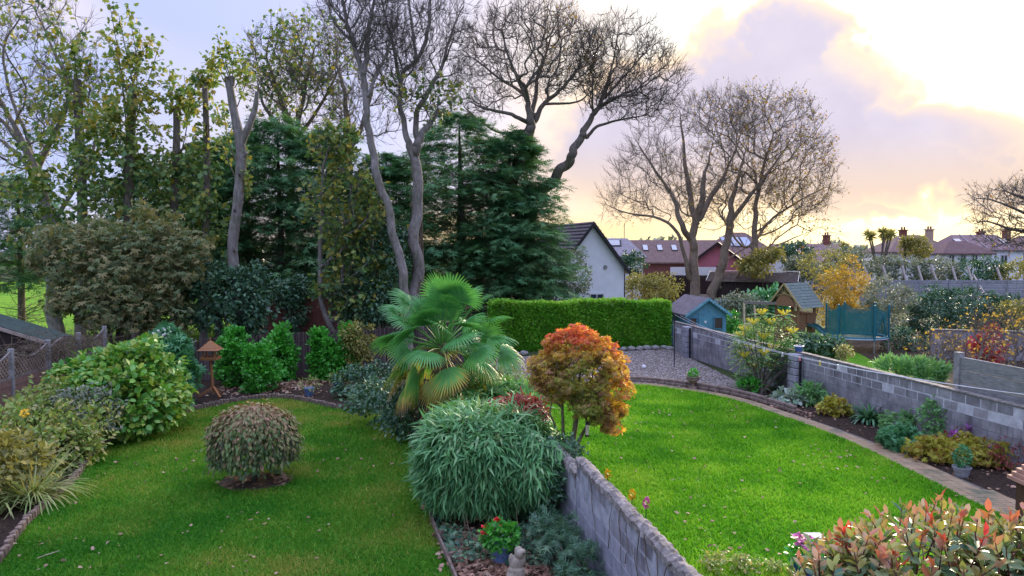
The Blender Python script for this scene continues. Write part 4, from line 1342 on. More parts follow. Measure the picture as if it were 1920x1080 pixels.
# left border
shrub('aucuba_shrub', 'big rounded spotted laurel with glossy yellow green leaves beside the log edging', (-9.6, 18.3),
      [E(-9.75, 18.7, 1.0, 1.35, 1.4, 1.1), E(-9.2, 18.3, .75, .75, 1.0, .75), E(-10.3, 18.7, .95, .9, 1.1, .9)], L_AUC, 71, 400, 28, .28, 'oval', .165, droop=.25, wid=1.25, shell=.72)
th = shrub('fatsia_shrub', 'castor oil shrub with hand shaped leaves and a white flower head', (-9.9, 21.8),
      [E(-10.05, 21.8, 1.0, .62, .8, .9), E(-9.95, 21.5, .6, .5, .5, .55), E(-10.15, 22.0, 1.75, .42, .45, .42)], L_FATSIA, 72, 110, 7, .3, 'palmate', .22, droop=.2, shell=.6)
ac = Acc(); rng = np.random.default_rng(2)
for k in range(30):
    q = D(312, 634, 21.8) + rng.normal(size=3) * np.array((.14, .14, .10)); V, Q = tube_arrays(np.array([q, q + np.array((0, 0, .05)), q + np.array((0, 0, .09))]), np.array((.01, .045, .012)), 6); ac.add(V, Q)
ac.build('flowers', PETAL['white'], th, 'stuff')
for k, (px, top, hw, d, lab) in enumerate(((440, 620, 34, 25.2, 'tall fresh green laurel bush right beside the bird table'), (487, 652, 32, 24.3, 'bushy fresh green laurel at the lawn end of the row'),
                                           (528, 622, 24, 26.2, 'upright fresh green laurel cone between its bushy neighbour and the gap in the row'), (598, 618, 14, 26.6, 'thin upright green laurel standing against the brushwood screen'),
                                           (622, 640, 15, 26.4, 'small green laurel behind the second blue planter'), (655, 608, 15, 26.8, 'narrow green laurel next to the golden one'))):
    zt = D(px, top, d)[2]; x = D(px, 600, d)[0]; r = hw * d / F * .85
    shrub('laurel_bush', lab, (x, d), [E(x, d, zt * .35, r * 1.15, r * 1.1, zt * .38), E(x - .05, d, zt * .72, r * .8, r * .8, zt * .3)], L_LAUREL, 80 + k, int(50 + 3.2 * hw), 26, .18, 'oval', .13, group='laurel bushes along the brushwood screen', droop=-.2, shell=.45, wid=1.2)
shrub('golden_shrub', 'golden green shrub half hidden by the palm fronds', (-5.6, 26.8), [E(-5.6, 26.8, 1.45, .55, .5, .55), E(-5.6, 26.8, .9, .45, .4, .6)], L_OLIVE, 90, 60, 26, .2, 'diamond', .12)
shrub('ivy_bush', 'dark holly and ivy mass round the foot of the pale forked trunk', (-10.8, 28.5), [ell_px(28.6, 430, 570, 80, 65), ell_px(28.8, 390, 540, 50, 50), ell_px(28.5, 462, 600, 26, 40)], L_DARK, 91, 230, 26, .3, 'diamond', .17, cat='bush')
shrub('ivy_bush', 'dark ivy column hanging over the red slatted fence', (-8.9, 31.2), [ell_px(31.0, 553, 585, 17, 45), ell_px(31.2, 545, 550, 30, 25)], L_DARK, 92, 90, 24, .22, 'diamond', .15, cat='bush')
shrub('ivy_bush', 'dark ivy bush at the foot of the slanting tall trunk', (-5.3, 30), [ell_px(30.2, 715, 500, 45, 90), ell_px(30, 690, 570, 50, 50)], L_DARK, 93, 220, 26, .3, 'diamond', .16, cat='bush')
shrub('dark_shrub', 'dark leafy shrub in the shade under the palm', (-3.1, 19.5), [E(-3.2, 19.5, .55, 1.0, 1.0, .6), E(-2.2, 18.2, .6, .9, .9, .65), E(-4.0, 21.6, .4, .7, .6, .4)], L_DARK, 94, 190, 26, .25, 'diamond', .12)
shrub('dark_shrub', 'low dark shrub beside the second blue planter', (-5.0, 23.2), [E(-4.9, 23.3, .4, .75, .6, .45), E(-4.3, 23.6, .5, .5, .5, .5)], L_DARK, 95, 90, 26, .2, 'diamond', .11)
shrub('variegated_shrub', 'pale variegated shrub below the palm on the gravel side', (-0.6, 20.3), [E(-.5, 20.4, .95, .75, .9, .55), E(0.05, 20.8, .5, .5, .6, .5), E(-1.2, 20.0, .8, .6, .8, .6)], L_VAR, 96, 150, 24, .22, 'oval', .12)
shrub('yellow_green_shrub', 'feathery yellow green shrub between the variegated shrub and the bamboo', (-0.6, 17.6), [E(-.6, 17.6, .95, .85, 1.1, .65), E(.1, 17.3, .9, .6, .8, .5)], L_PALE, 97, 150, 26, .22, 'blade', .2, droop=.1, wid=2.2)
shrub('red_maple_shrub', 'low dark red cut leaf maple behind the bamboo', (0.2, 15.9), [E(.12, 15.4, 1.2, .5, .5, .3), E(-.2, 15.0, 1.25, .4, .3, .2)], L_REDD, 98, 110, 26, .16, 'blade', .15, droop=.6, wid=2)
# weeping standard on the lawn
W = G(477, 905)
MULCH = m_plain('mulch', (0.10, 0.075, 0.06), .95, .1, .5, 12, bmp=.9, bscale=30)
an = np.linspace(0, 6.283, 28, endpoint=False)
sheet('mulch_ring', np.stack([W[0] + .72 * np.cos(an) * (1 + .05 * np.sin(an * 5)), W[1] - .02 + .58 * np.sin(an)], 1), .018, MULCH)
th = thing('weeping_shrub', 'mushroom shaped weeping shrub on a short trunk in the mossy lawn', 'shrub', (W[0], W[1], 0))
rng = np.random.default_rng(99)
MB().tube([(W[0], W[1], 0), (W[0] + .03, W[1], .5), (W[0], W[1], 1.1)], (.07, .05, .05), 8).build('trunk', BARK_B, th, smooth=True)
n = 11500; a0 = rng.random(n) * 6.283; t0 = rng.random(n) ** .8 * 1.8
ra = .74 * np.sin(np.minimum(t0, 1.57)) * (1 - .12 * np.clip(t0 - 1.4, 0, 1)) * (1 + .06 * np.sin(a0 * 7)) ; zz = .97 + .45 * np.cos(t0) - np.clip(t0 - 1.25, 0, 1) * .72
P = np.stack([W[0] + ra * np.cos(a0), W[1] + ra * np.sin(a0), zz], 1) + rng.normal(size=(n, 3)) * .075
od = np.stack([np.cos(a0), np.sin(a0), -.25 - t0 * .75], 1)
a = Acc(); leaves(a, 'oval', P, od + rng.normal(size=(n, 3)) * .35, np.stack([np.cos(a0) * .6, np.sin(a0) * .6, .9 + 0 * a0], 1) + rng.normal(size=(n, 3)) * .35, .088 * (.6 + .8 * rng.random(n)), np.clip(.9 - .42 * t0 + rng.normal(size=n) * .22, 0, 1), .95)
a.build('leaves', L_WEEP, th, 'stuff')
ac = Acc()
for k in range(46):
    a1 = rng.random() * 6.283; C = curve([(W[0], W[1], 1.05), (W[0] + .45 * math.cos(a1), W[1] + .45 * math.sin(a1), 1.32), (W[0] + .82 * math.cos(a1), W[1] + .82 * math.sin(a1), 1.0), (W[0] + .86 * math.cos(a1), W[1] + .86 * math.sin(a1), .5)], 5)
    V, Q = tube_arrays(C, np.linspace(.014, .004, len(C)), 4); ac.add(V, Q)
ac.build('branches', BARK_B, th)

# mixed border in the corner
shrub('mixed_shrub', 'straggly olive and brown shrub with a yellow flower at the lawn corner', (-9.9, 15.6), [E(-10.2, 15.8, .62, 1.2, 1.2, .66), E(-9.6, 15.5, .45, .7, .9, .5), E(-10.6, 17.2, .8, 1.0, .7, .65)], L_MIXED, 101, 260, 26, .28, 'diamond', .12)
shrub('grey_shrub', 'purple grey leaved shrub between the spotted laurel and the straggly shrub', (-9.7, 16.9), [E(-9.7, 16.9, .95, .75, .5, .5)], L_GREYG, 102, 70, 26, .22, 'diamond', .10)
shrub('mixed_shrub', 'yellowish leafy shrub at the picture edge beside the grassy clump', (-9.3, 13.0), [E(-9.5, 13.8, .55, .6, .7, .6), E(-9.6, 12.6, .45, .6, .6, .45)], L_OLIVE, 103, 130, 26, .26, 'diamond', .14)


def strap_clump(name, label, base, n, L, w, m, seed, arch=.9, cat='plant', group=None, tint=(0, 1), upr=.9, z0=0.0):
    rng = np.random.default_rng(seed)
    th = thing(name, label, cat, (base[0], base[1], z0), group)
    ac = Acc()
    for k in range(n):
        a0 = rng.random() * 6.283; l = L * (.55 + .6 * rng.random()); tilt = (.15 + rng.random()) * arch
        pts = []; p = np.array((base[0] + rng.normal() * .06, base[1] + rng.normal() * .06, z0)); th0 = upr * 1.45 - tilt * .35
        for s in range(6):
            pts.append(p.copy()); p = p + l / 5 * np.array((math.cos(a0) * math.cos(th0), math.sin(a0) * math.cos(th0), math.sin(th0))); th0 -= tilt * .42
        pts = np.array(pts); pts[:, 2] = np.maximum(pts[:, 2], z0 + .015)
        sd = np.array((-math.sin(a0), math.cos(a0), 0)); ww = w * np.array((.6, 1, 1, .85, .55, .05))
        V = np.concatenate([pts - sd * ww[:, None], pts + sd * ww[:, None]])
        ac.add(V, [(i, i + 1, 7 + i, 6 + i) for i in range(5)], tint[0] + rng.random() * (tint[1] - tint[0]))
    ac.build('leaves', m, th, 'stuff')
    return th


L_CORD = m_leaf('leaf_cordyline', steps((0.09, 0.13, 0.04), (0.18, 0.24, 0.07), (0.30, 0.34, 0.14), (0.30, 0.24, 0.10)), .25)
strap_clump('cordyline_plant', 'spiky grassy clump with arching straw green leaves over the log edging', G(60, 945), 240, 1.2, .014, L_CORD, 104, 1.0, upr=.75)
strap_clump('cordyline_plant', 'second spiky clump with dry leaves at the picture edge', G(-5, 960), 80, 1.0, .018, L_CORD, 105, 1.2, upr=.7)

# ------------------------------------------------------------------ fan palm
L_PALM = m_leaf('leaf_palm', steps((0.015, 0.07, 0.02), (0.04, 0.15, 0.04), (0.08, 0.25, 0.06), (0.33, 0.30, 0.05), (0.42, 0.24, 0.08), (0.33, 0.27, 0.22)), .3, .4, .45)
rng = np.random.default_rng(110)
pb = np.array((-1.72, 17.6, 0.0)); pc0 = np.array((-1.65, 17.6, 2.28))
th = thing('fan_palm', 'fan palm with green fronds and yellowed lower leaves behind the bamboo', 'palm', pb)
mb = MB(); mb.tube([pb, pb + np.array((.02, 0, 1.0)), pc0 + np.array((0, 0, .15))], (.15, .16, .13), 10); mb.build('trunk', BARK_T, th, smooth=True)
ac = Acc()
for k in range(900):
    a0, z = rng.random() * 6.283, rng.random() * 2.0 + .1; q = pb + np.array((.15 * math.cos(a0), .15 * math.sin(a0), z)); e = q + np.array((.10 * math.cos(a0), .10 * math.sin(a0), -.16))
    ac.add(np.array([q, q + np.array((.02, 0, .01)), e]), [(0, 1, 2)], rng.random())
ac.build('trunk_fibre', m_leaf('palm_fibre', steps((.05, .035, .02), (.16, .11, .06)), 0, .9, .1), th, 'stuff')


def frond(hub, out, upv, rad, old, rng, nseg=25, span=2.8):
    out = nrm(out); side = nrm(np.cross(out, upv)); up = np.cross(side, out)
    ac = Acc()
    for k in range(nseg):
        a0 = -span / 2 + span * k / (nseg - 1); l = rad * (1 - .22 * (abs(a0) / (span / 2)) ** 2) * (.93 + .12 * rng.random())
        d = out * math.cos(a0) + side * math.sin(a0)
        sd = -out * math.sin(a0) + side * math.cos(a0); w = l * .036
        pts = []; ts = []
        base_t = .18 + .3 * rng.random() * .5
        for s, ww in ((.06, .35), (.35, 1.0), (.62, .95), (.85, .55), (1.0, .08)):
            q = hub + d * l * s + up * (.10 * l * math.sin(s * 3.1) * (1 - abs(a0) / 3)) - np.array((0, 0, 1)) * (l * (.17 + .34 * old) * s ** 2.2)
            pts.append((q, ww * w)); ts.append(np.clip(base_t + old * (.15 + .75 * s ** 2.2) + (.25 * (s > .95)) * rng.random() + rng.normal() * .02, 0, 1))
        L_ = [q - sd * w_ for q, w_ in pts]; M_ = [q - up * w_ * .45 for q, w_ in pts]; R__ = [q + sd * w_ for q, w_ in pts]
        V = np.array(L_ + M_ + R__)
        Q = [(i, i + 1, 6 + i, 5 + i) for i in range(4)] + [(5 + i, 6 + i, 11 + i, 10 + i) for i in range(4)]
        ac.add(V, Q, np.array(ts * 3))
    return ac


fr = []
for k in range(66):
    el = 82 - 130 * (k / 65) ** 1.05; az = k * 2.39996 + .4
    fr.append((az, el + rng.normal() * 6))
for az, el in fr:
    e = R(el); old = max(0, min(1, (12 - el) / 50)) * (.6 + .5 * rng.random())
    d = np.array((math.cos(az) * math.cos(e), math.sin(az) * math.cos(e), math.sin(e)))
    pl = .6 + .75 * rng.random(); hub = pc0 + d * pl + np.array((0, 0, .05 - .08 * old))
    rad = .68 * (.85 + .3 * rng.random())
    out = d + np.array((0, 0, -.25 - .25 * old)); upv = np.array((0, 0, 1.0)) if el < 60 else np.array((-math.cos(az), -math.sin(az), .4))
    upv = upv + rng.normal(size=3) * .6
    f_ = frond(hub, out, upv, rad, old, rng).build('frond', L_PALM, th)
    C = curve([pc0 + d * .08, pc0 + d * pl * .6 + np.array((0, 0, .05)), hub + nrm(out) * .05], 4); V, Q = tube_arrays(C, np.linspace(.022, .011, len(C)), 5)
    fast('petiole', V, Q, L_PALM, f_, np.full(len(V), .42 + .3 * old))

# ------------------------------------------------------------------ bamboo mound
L_BAM = m_leaf('leaf_bamboo', steps((0.025, 0.085, 0.03), (0.06, 0.17, 0.06), (0.11, 0.25, 0.09), (0.23, 0.38, 0.18), (0.42, 0.48, 0.24)), .25, .5, .3)
rng = np.random.default_rng(120)
th = thing('bamboo_clump', 'large drooping bamboo clump between the two lawns', 'bamboo', (-.4, 13.2, 0))
bam = [E(-.40, 13.0, 1.0, 1.12, 1.0, .95), E(-.15, 14.4, 1.05, 1.0, 1.3, .80), E(-.75, 15.0, 1.0, .95, 1.3, .85), E(.25, 12.9, 1.1, .55, .75, .72), E(-.95, 12.8, .95, .62, .7, .78), E(-.6, 16.4, .95, .8, .9, .75)]
for k in range(34):
    c, r = bam[k % 4]; q, _ = ball(rng, 1, .97); q = q[0]; q[2] = abs(q[2]) * .8 - .15; s_ = .2 + .16 * rng.random(); bam.append((c + q * r * .92, np.array((s_ * 1.3, s_ * 1.3, s_))))
P, O = [], []
for c, r in bam:
    m_ = int(2300 * (r[0] * r[1] * r[2]) ** .66)
    q, d = ball(rng, m_, .80); P.append(c + q * r); O.append(d)
P, O = np.concatenate(P), np.concatenate(O)
ins = np.zeros(len(P), bool)
for c, r in bam: ins |= (((P - c) / r) ** 2).sum(1) < .62
k = (~ins) & (P[:, 2] > .35) & (P[:, 0] < .58 + .1 * rng.normal(size=len(P))) & (P[:, 0] > -1.5 + .08 * rng.normal(size=len(P))) & (P[:, 2] < 1.74 - .3 * np.clip((P[:, 0] + .3) / .8, 0, 1) - .24 * np.clip(P[:, 1] - 13.4, 0, 3) + .06 * rng.normal(size=len(P))); P, O = P[k], O[k]
# each point is a drooping shoot tip that carries a tuft of leaves
m_ = 7; n = len(P) * m_
B = np.repeat(P, m_, 0); Od = np.repeat(O, m_, 0); sh = np.repeat(rng.normal(size=P.shape) * .35 + np.array((0, 0, -.75)), m_, 0)
dirs = Od * np.array((.9, .9, .25)) + sh + rng.normal(size=(n, 3)) * .42 + np.array((0, 0, .25)) * (Od[:, 2:3] > .5)
B = B + nrm(dirs) * (rng.random(n) * .1)[:, None] + rng.normal(size=(n, 3)) * .06
a = Acc(); leaves(a, 'blade', B, dirs, Od + np.array((0, 0, .6)) + rng.normal(size=(n, 3)) * .4, .23 * (.6 + .8 * rng.random(n)), np.clip(np.repeat(rng.random(len(P)) * .5, m_) + .18 * np.clip(Od[:, 2], 0, 1) + rng.normal(size=n) * .16 + .02, 0, 1), 1.15)  # upward leaves tinted paler: gloss highlights on top put into colour
a.build('leaves', L_BAM, th, 'stuff')
ac = Acc()
for k in range(70):
    a1 = rng.random() * 6.283; r1 = .2 + rng.random() * .9; b0 = np.array((-.4 + math.cos(a1) * .35, 13.6 + math.sin(a1) * 1.2, 0))
    C = curve([b0, b0 + np.array((math.cos(a1) * r1 * .3, math.sin(a1) * r1 * .3, 1.1)), b0 + np.array((math.cos(a1) * r1 * .8, math.sin(a1) * r1 * .7, 1.55))], 5); V, Q = tube_arrays(C, np.linspace(.012, .005, len(C)), 5); ac.add(V, Q)
ac.build('canes', m_plain('bamboo_cane', (.30, .24, .11), .5, .4, .3, 8), th)

# ------------------------------------------------------------------ autumn maple
L_ACER = m_leaf('leaf_maple_autumn', steps((0.14, 0.17, 0.04), (0.32, 0.33, 0.06), (0.38, 0.19, 0.12), (0.66, 0.50, 0.06), (0.66, 0.30, 0.07), (0.72, 0.15, 0.10)), .42, .5, .3)
rng = np.random.default_rng(130)
ab = np.array((1.02, 13.9, 0)); th = thing('maple_tree', 'small autumn maple with red orange and olive leaves behind the wall end', 'tree', ab)
AE = [E(1.25, 14.0, 2.42, .90, .85, .66), E(.88, 14.0, 2.2, .52, .6, .45), E(1.78, 13.9, 1.86, .42, .55, .52), E(1.25, 14.0, 2.72, .62, .6, .42), E(1.45, 13.7, 1.75, .4, .4, .3), E(1.85, 13.8, 1.52, .26, .35, .3)]
tg = np.concatenate([c + ball(rng, 70, .3)[0] * r for c, r in AE])
lim = [[(1.02, 13.9, 0, .075), (1.08, 13.9, .6, .06), (1.2, 13.95, 1.3, .045), (1.3, 14, 2.0, .025)], [(1.05, 13.9, .35, .05), (.98, 14, 1.0, .04), (.95, 14, 1.8, .025)], [(1.08, 13.9, .5, .045), (1.3, 13.8, 1.15, .035), (1.6, 13.8, 1.6, .02)],
       [(1.05, 13.95, .5, .035), (.85, 13.8, 1.2, .025), (.7, 13.7, 1.6, .015)], [(1.12, 13.9, .8, .035), (1.2, 14.2, 1.5, .025)]]
P, par, rad, nl = grow(lim, tg, .4, .006)
ac = Acc(); wood(ac, P, par, rad, nl, rng); ac.build('trunk', m_bark('bark_maple', (.10, .085, .06), (.24, .20, .14), .5), th)


def acer_tint(P, r):
    x = (P[:, 0] - 1.25) / .95; z = (P[:, 2] - 2.2) / .9
    t = .16 + .0 * x + r.normal(size=len(P)) * .13
    t = t + .80 * np.clip((z - .38) * 2.2, 0, 1) * (1 - .35 * np.clip(x, 0, 1)) + .50 * np.clip((x - .30) * 2.2, 0, 1) * (z < .7) + .26 * np.clip((-x - .15) * 2, 0, 1) * (z < .6)
    return np.minimum(t, .98)


foliage('leaves', L_ACER, th, rng, AE, 330, 26, .12, 'palm5', .064, .45, .45, .6, acer_tint, kindtag='stuff')
rngf = np.random.default_rng(8)
# seed feeder hanging from it
fp = D(1101, 805, 13.6)
th = thing('bird_feeder', 'tube bird feeder with black ends hanging under the autumn maple', 'bird feeder', fp - np.array((0, 0, .13)))
MB().lathe(fp, ((.032, -.10), (.032, .09)), 12).build('tube', m_plain('feeder_tube', (.55, .50, .38), .3, .5), th, smooth=False)
MB().lathe(fp, ((.045, -.13), (.045, -.10)), 12).build('base', BLACKP, th)
MB().lathe(fp, ((.042, .09), (.03, .13), (.008, .15)), 12).build('cap', BLACKP, th)
MB().tube([fp + np.array((0, 0, .14)), fp + np.array((-.02, .0, .5))], .004, 4).build('wire', BLACKP, th)

# ------------------------------------------------------------------ photinia close to the window
L_PHO = m_leaf('leaf_photinia', steps((0.03, 0.08, 0.04), (0.09, 0.13, 0.05), (0.20, 0.20, 0.05), (0.36, 0.24, 0.16), (0.46, 0.20, 0.12), (0.60, 0.16, 0.07), (0.66, 0.06, 0.05)), .25, .33, .6, .1)
rng = np.random.default_rng(140)
hb_ = np.array((2.6, 4.35, 0)); th = thing('photinia_shrub', 'photinia shrub close by with large glossy bronze green and scarlet leaves', 'shrub', hb_)
pe = [E(2.62, 4.35, 2.38, .88, .8, .72), E(2.05, 4.3, 2.3, .45, .55, .64), E(3.2, 4.35, 2.36, .55, .65, .70), E(2.6, 4.4, 1.2, .8, .7, .9)]
ac = Acc(); st = Acc(); rr = 0
for c, r in pe:
    m_ = int(720 * (r[0] * r[1] * r[2]) ** .6)
    q, d = ball(rng, m_, .72)
    tips = c + q * r
    for t_, o_ in zip(tips, d):
        if t_[2] < .3: continue
        ax = nrm(o_ * .9 + np.array((0, 0, .55)) + rng.normal(size=3) * .25)
        b0 = t_ - ax * .22; V, Q = tube_arrays(np.array([b0, (b0 + t_) / 2 + rng.normal(size=3) * .01, t_]), np.array((.006, .005, .003)), 4); st.add(V, Q)
        k = 9; a0 = np.arange(k) * 2.4 + rng.random() * 6
        x = nrm(np.cross(ax, np.array((.2, .9, .1)))); y = np.cross(ax, x)
        rad_ = np.cos(a0)[:, None] * x + np.sin(a0)[:, None] * y
        h = np.linspace(0, 1, k)[:, None]
        pos = b0 + (t_ - b0) * (.15 + .85 * h); dv = rad_ * (1.15 - .75 * h) + ax * (.25 + .8 * h) + rng.normal(size=(k, 3)) * .15
        new = rng.random() * .7 + .15 * (t_[2] > 2.8)
        tn = np.clip(.06 + new * h[:, 0] ** 1.2 + rng.normal(size=k) * .07 + (.9 * h[:, 0] if rng.random() < .05 else 0), 0, 1)
        leaves(ac, 'oval', pos, dv, ax + rng.normal(size=(k, 3)) * .25, (.104 - .03 * h[:, 0]) * (.8 + .4 * rng.random(k)), tn, .92)
ac.build('leaves', L_PHO, th, 'stuff'); st.build('twigs', m_plain('photinia_twig', (.16, .06, .05), .6, .3), th, 'stuff')
mb = MB()
for k in range(7):
    a1 = k * .9; mb.tube([hb_ + np.array((math.cos(a1) * .08, math.sin(a1) * .08, 0)), hb_ + np.array((math.cos(a1) * .3, math.sin(a1) * .25, 1.0)), hb_ + np.array((math.cos(a1) * .55, math.sin(a1) * .45, 2.3))], (.035, .025, .012), 6)
mb.build('stems', BARK_B, th)

# ------------------------------------------------------------------ fences
BRUSH = m_leaf('brushwood', steps((0.03, 0.022, 0.024), (0.08, 0.06, 0.06), (0.13, 0.10, 0.095)), 0, .9, .1)
rng = np.random.default_rng(200)
fp = np.array([(-13.2, 25.3), (-10.4, 26.4), (-5.5, 28.6), (-3.4, 29.5), (-1.2, 31.0)])
th = thing('brushwood_screen', 'dark brushwood screen fence behind the laurel bushes', 'fence', (*fp[2], 0))
ac = Acc(); cs = resample(fp, .012)
for q in cs:
    u = (q[0] + 13.2) / 10; h = 1.48 + .16 * min(1, u) + rng.normal() * .025; k = rng.normal() * .02; z0 = rng.random() * .05
    w = .010 + rng.random() * .008
    V = np.array([(q[0] - w, q[1] + rng.normal() * .012, z0), (q[0] + w, q[1] - .01, z0), (q[0] + w * .5 + k, q[1] - .01, h), (q[0] - w * .5 + k, q[1] + .005, h)])
    ac.add(V, [(0, 1, 2, 3)], rng.random())
ac.build('brushwood', BRUSH, th, 'stuff')
for i in range(4):
    a, b = fp[i], fp[i + 1]
    for z in (.35, 1.2):
        MB().bar((a[0], a[1] + .05, z), (b[0], b[1] + .05, z), .04, .06).build('rail', WOOD_D, th)
for q in resample(fp, 1.8):
    MB().box((q[0], q[1] + .1, .75), (.09, .09, 1.5)).build('post', WOOD_D, th)

# trellis fence along the side
FD = np.array((-.13, 1.0)) / math.hypot(.13, 1)
f0 = np.array((-12.2, 15.0)); fang = math.atan2(FD[1], FD[0])
th = thing('trellis_fence', 'side fence of pinkish boards with lattice tops and concrete posts', 'fence', (*f0, 0))
LATT = m_plain('lattice_grey', (.30, .225, .185), .9, .15, .25, 5)
post_me = mesh_of(MB().box((0, 0, 0), (.11, .12, 2.12)), 'post', CONC, .012)
bl = mesh_of(MB().box((0, 0, 0), (1.80, .022, .155)), 'board', WOOD_P, .004)
sp = 1.92
for i in range(6):
    q = f0 + FD * sp * i
    piece('post', post_me, (q[0], q[1], 1.06), (0, 0, fang), parent=th)
    if i == 5: break
    m_ = q + FD * sp / 2
    for j in range(8):
        piece('board', bl, (m_[0] + (.012 if j % 2 else -.0), m_[1], .1 + j * .165), (RNG.normal() * .01, RNG.normal() * .004, fang), parent=th)
    mb = MB(); z0 = 1.36
    P3 = lambda s, z, o=0: (q[0] + FD[0] * s - FD[1] * o, q[1] + FD[1] * s + FD[0] * o, z)
    top = lambda s: 2.02 - .22 * math.sin(math.pi * (s - .08) / (sp - .16)) if i != 3 else 1.85 + .22 * math.sin(math.pi * s / sp)
    for sg in (1, -1):
        for k in range(-8, 26):
            a = []
            for t in np.linspace(0, .7, 15):
                s = .1 + k * .15 + sg * t
                if .08 < s < sp - .08 and z0 + t < top(s): a.append((s, z0 + t))
            if len(a) > 1: mb.bar(P3(a[0][0], a[0][1], sg * .006), P3(a[-1][0], a[-1][1], sg * .006), .010, .042)
    mb.build('lattice', LATT, th, kind='stuff')
    ss_ = np.linspace(.07, sp - .07, 11)
    for s1, s2 in zip(ss_[:-1], ss_[1:]):
        pass
    mb = MB()
    for s1, s2 in zip(ss_[:-1], ss_[1:]): mb.bar(P3(s1, top(s1)), P3(s2 + .01, top(s2)), .045, .04)
    mb.bar(P3(.07, z0), P3(sp - .07, z0), .045, .04); mb.build('frame', WOOD_G, th)
# tangle of dry creeper on it
ac = Acc(); B = f0 + FD * sp * 3.2
pos = np.stack([B[0] + rng.normal(size=260) * .25, B[1] + rng.normal(size=260) * 1.3, 1.85 + rng.normal(size=260) * .16], 1)
twigs(ac, pos, rng.normal(size=(260, 3)) * np.array((.3, 1, .4)), rng, 2, .7, .007, -.15, .7)
tag(ac.build('dry_creeper', BARK_T, None, None), 'tangle of dry brown creeper lying over the trellis fence', 'creeper')

# neighbour's shed
th = thing('garden_shed', 'shed with green felt roof behind the trellis fence', 'shed', (-15.9, 23.4, 0))
FELT = m_plain('green_felt', (.06, .085, .07), .95, .1, .25, 6)
xr, xp, xl, yf, yb = -13.95, -16.3, -18.7, 22.3, 23.6
MB().prism([(xr - .15, yf + .12, 0), (xr - .15, yf + .12, 1.8), (xp, yf + .12, 2.5), (xl + .15, yf + .12, 1.8), (xl + .15, yf + .12, 0)], (0, yb - yf - .2, 0)).build('wall', WOOD_D, th)
for (xa, xb) in ((xr, xp), (xl, xp)):
    MB().prism([(xa, yf, 1.84), (xb, yf, 2.56), (xb, yf, 2.63), (xa, yf, 1.91)], (0, yb - yf, 0)).build('roof', FELT, th)
    MB().prism([(xa, yf - .03, 1.78), (xb, yf - .03, 2.50), (xb, yf - .03, 2.60), (xa, yf - .03, 1.89)], (0, .025, 0)).build('fascia', m_plain('fascia_pale', (.40, .32, .27), .8, .2) if xa == xr else MATS['fascia_pale'], th)

# red brick wall in the trees
RB = m_plain('red_brick', (.21, .085, .065), .9, .15, .35, 7)
yb_ = 31.6; x0, x1 = D(494, 560, yb_)[0], D(632, 560, yb_)[0]
th = thing('brick_wall', 'red brick wall half hidden by ivy behind the brushwood screen', 'wall', (x0, yb_, 0))
MB().box(((x0 + x1) / 2, yb_ + .06, 1.25), (x1 - x0 - .01, .09, 2.5)).build('mortar', m_plain('mortar_reddish', (.20, .13, .11), .95, .1), th)
bm_ = mesh_of(MB().box((0, 0, 0), (.215, .1025, .065)), 'brick', RB, .004)
for j in range(18):
    z = 2.48 - j * .075; s = x0 + .11 + (j % 2) * .11
    while s < x1 - .1:
        piece('brick', bm_, (s, yb_ + .05 + RNG.normal() * .003, z), (0, 0, 0), parent=th); s += .225
MB().box(((x0 + x1) / 2, yb_ + .05, 2.545), (x1 - x0, .16, .055)).build('coping', RB, th)
c = D(504, 571, yb_ - .1)
tag(MB().box(c, (.13, .03, .48)).build('pale_board', m_plain('pale_board', (.55, .5, .5), .7, .3), None), 'narrow pale board fixed at the end of the red brick wall', 'board')


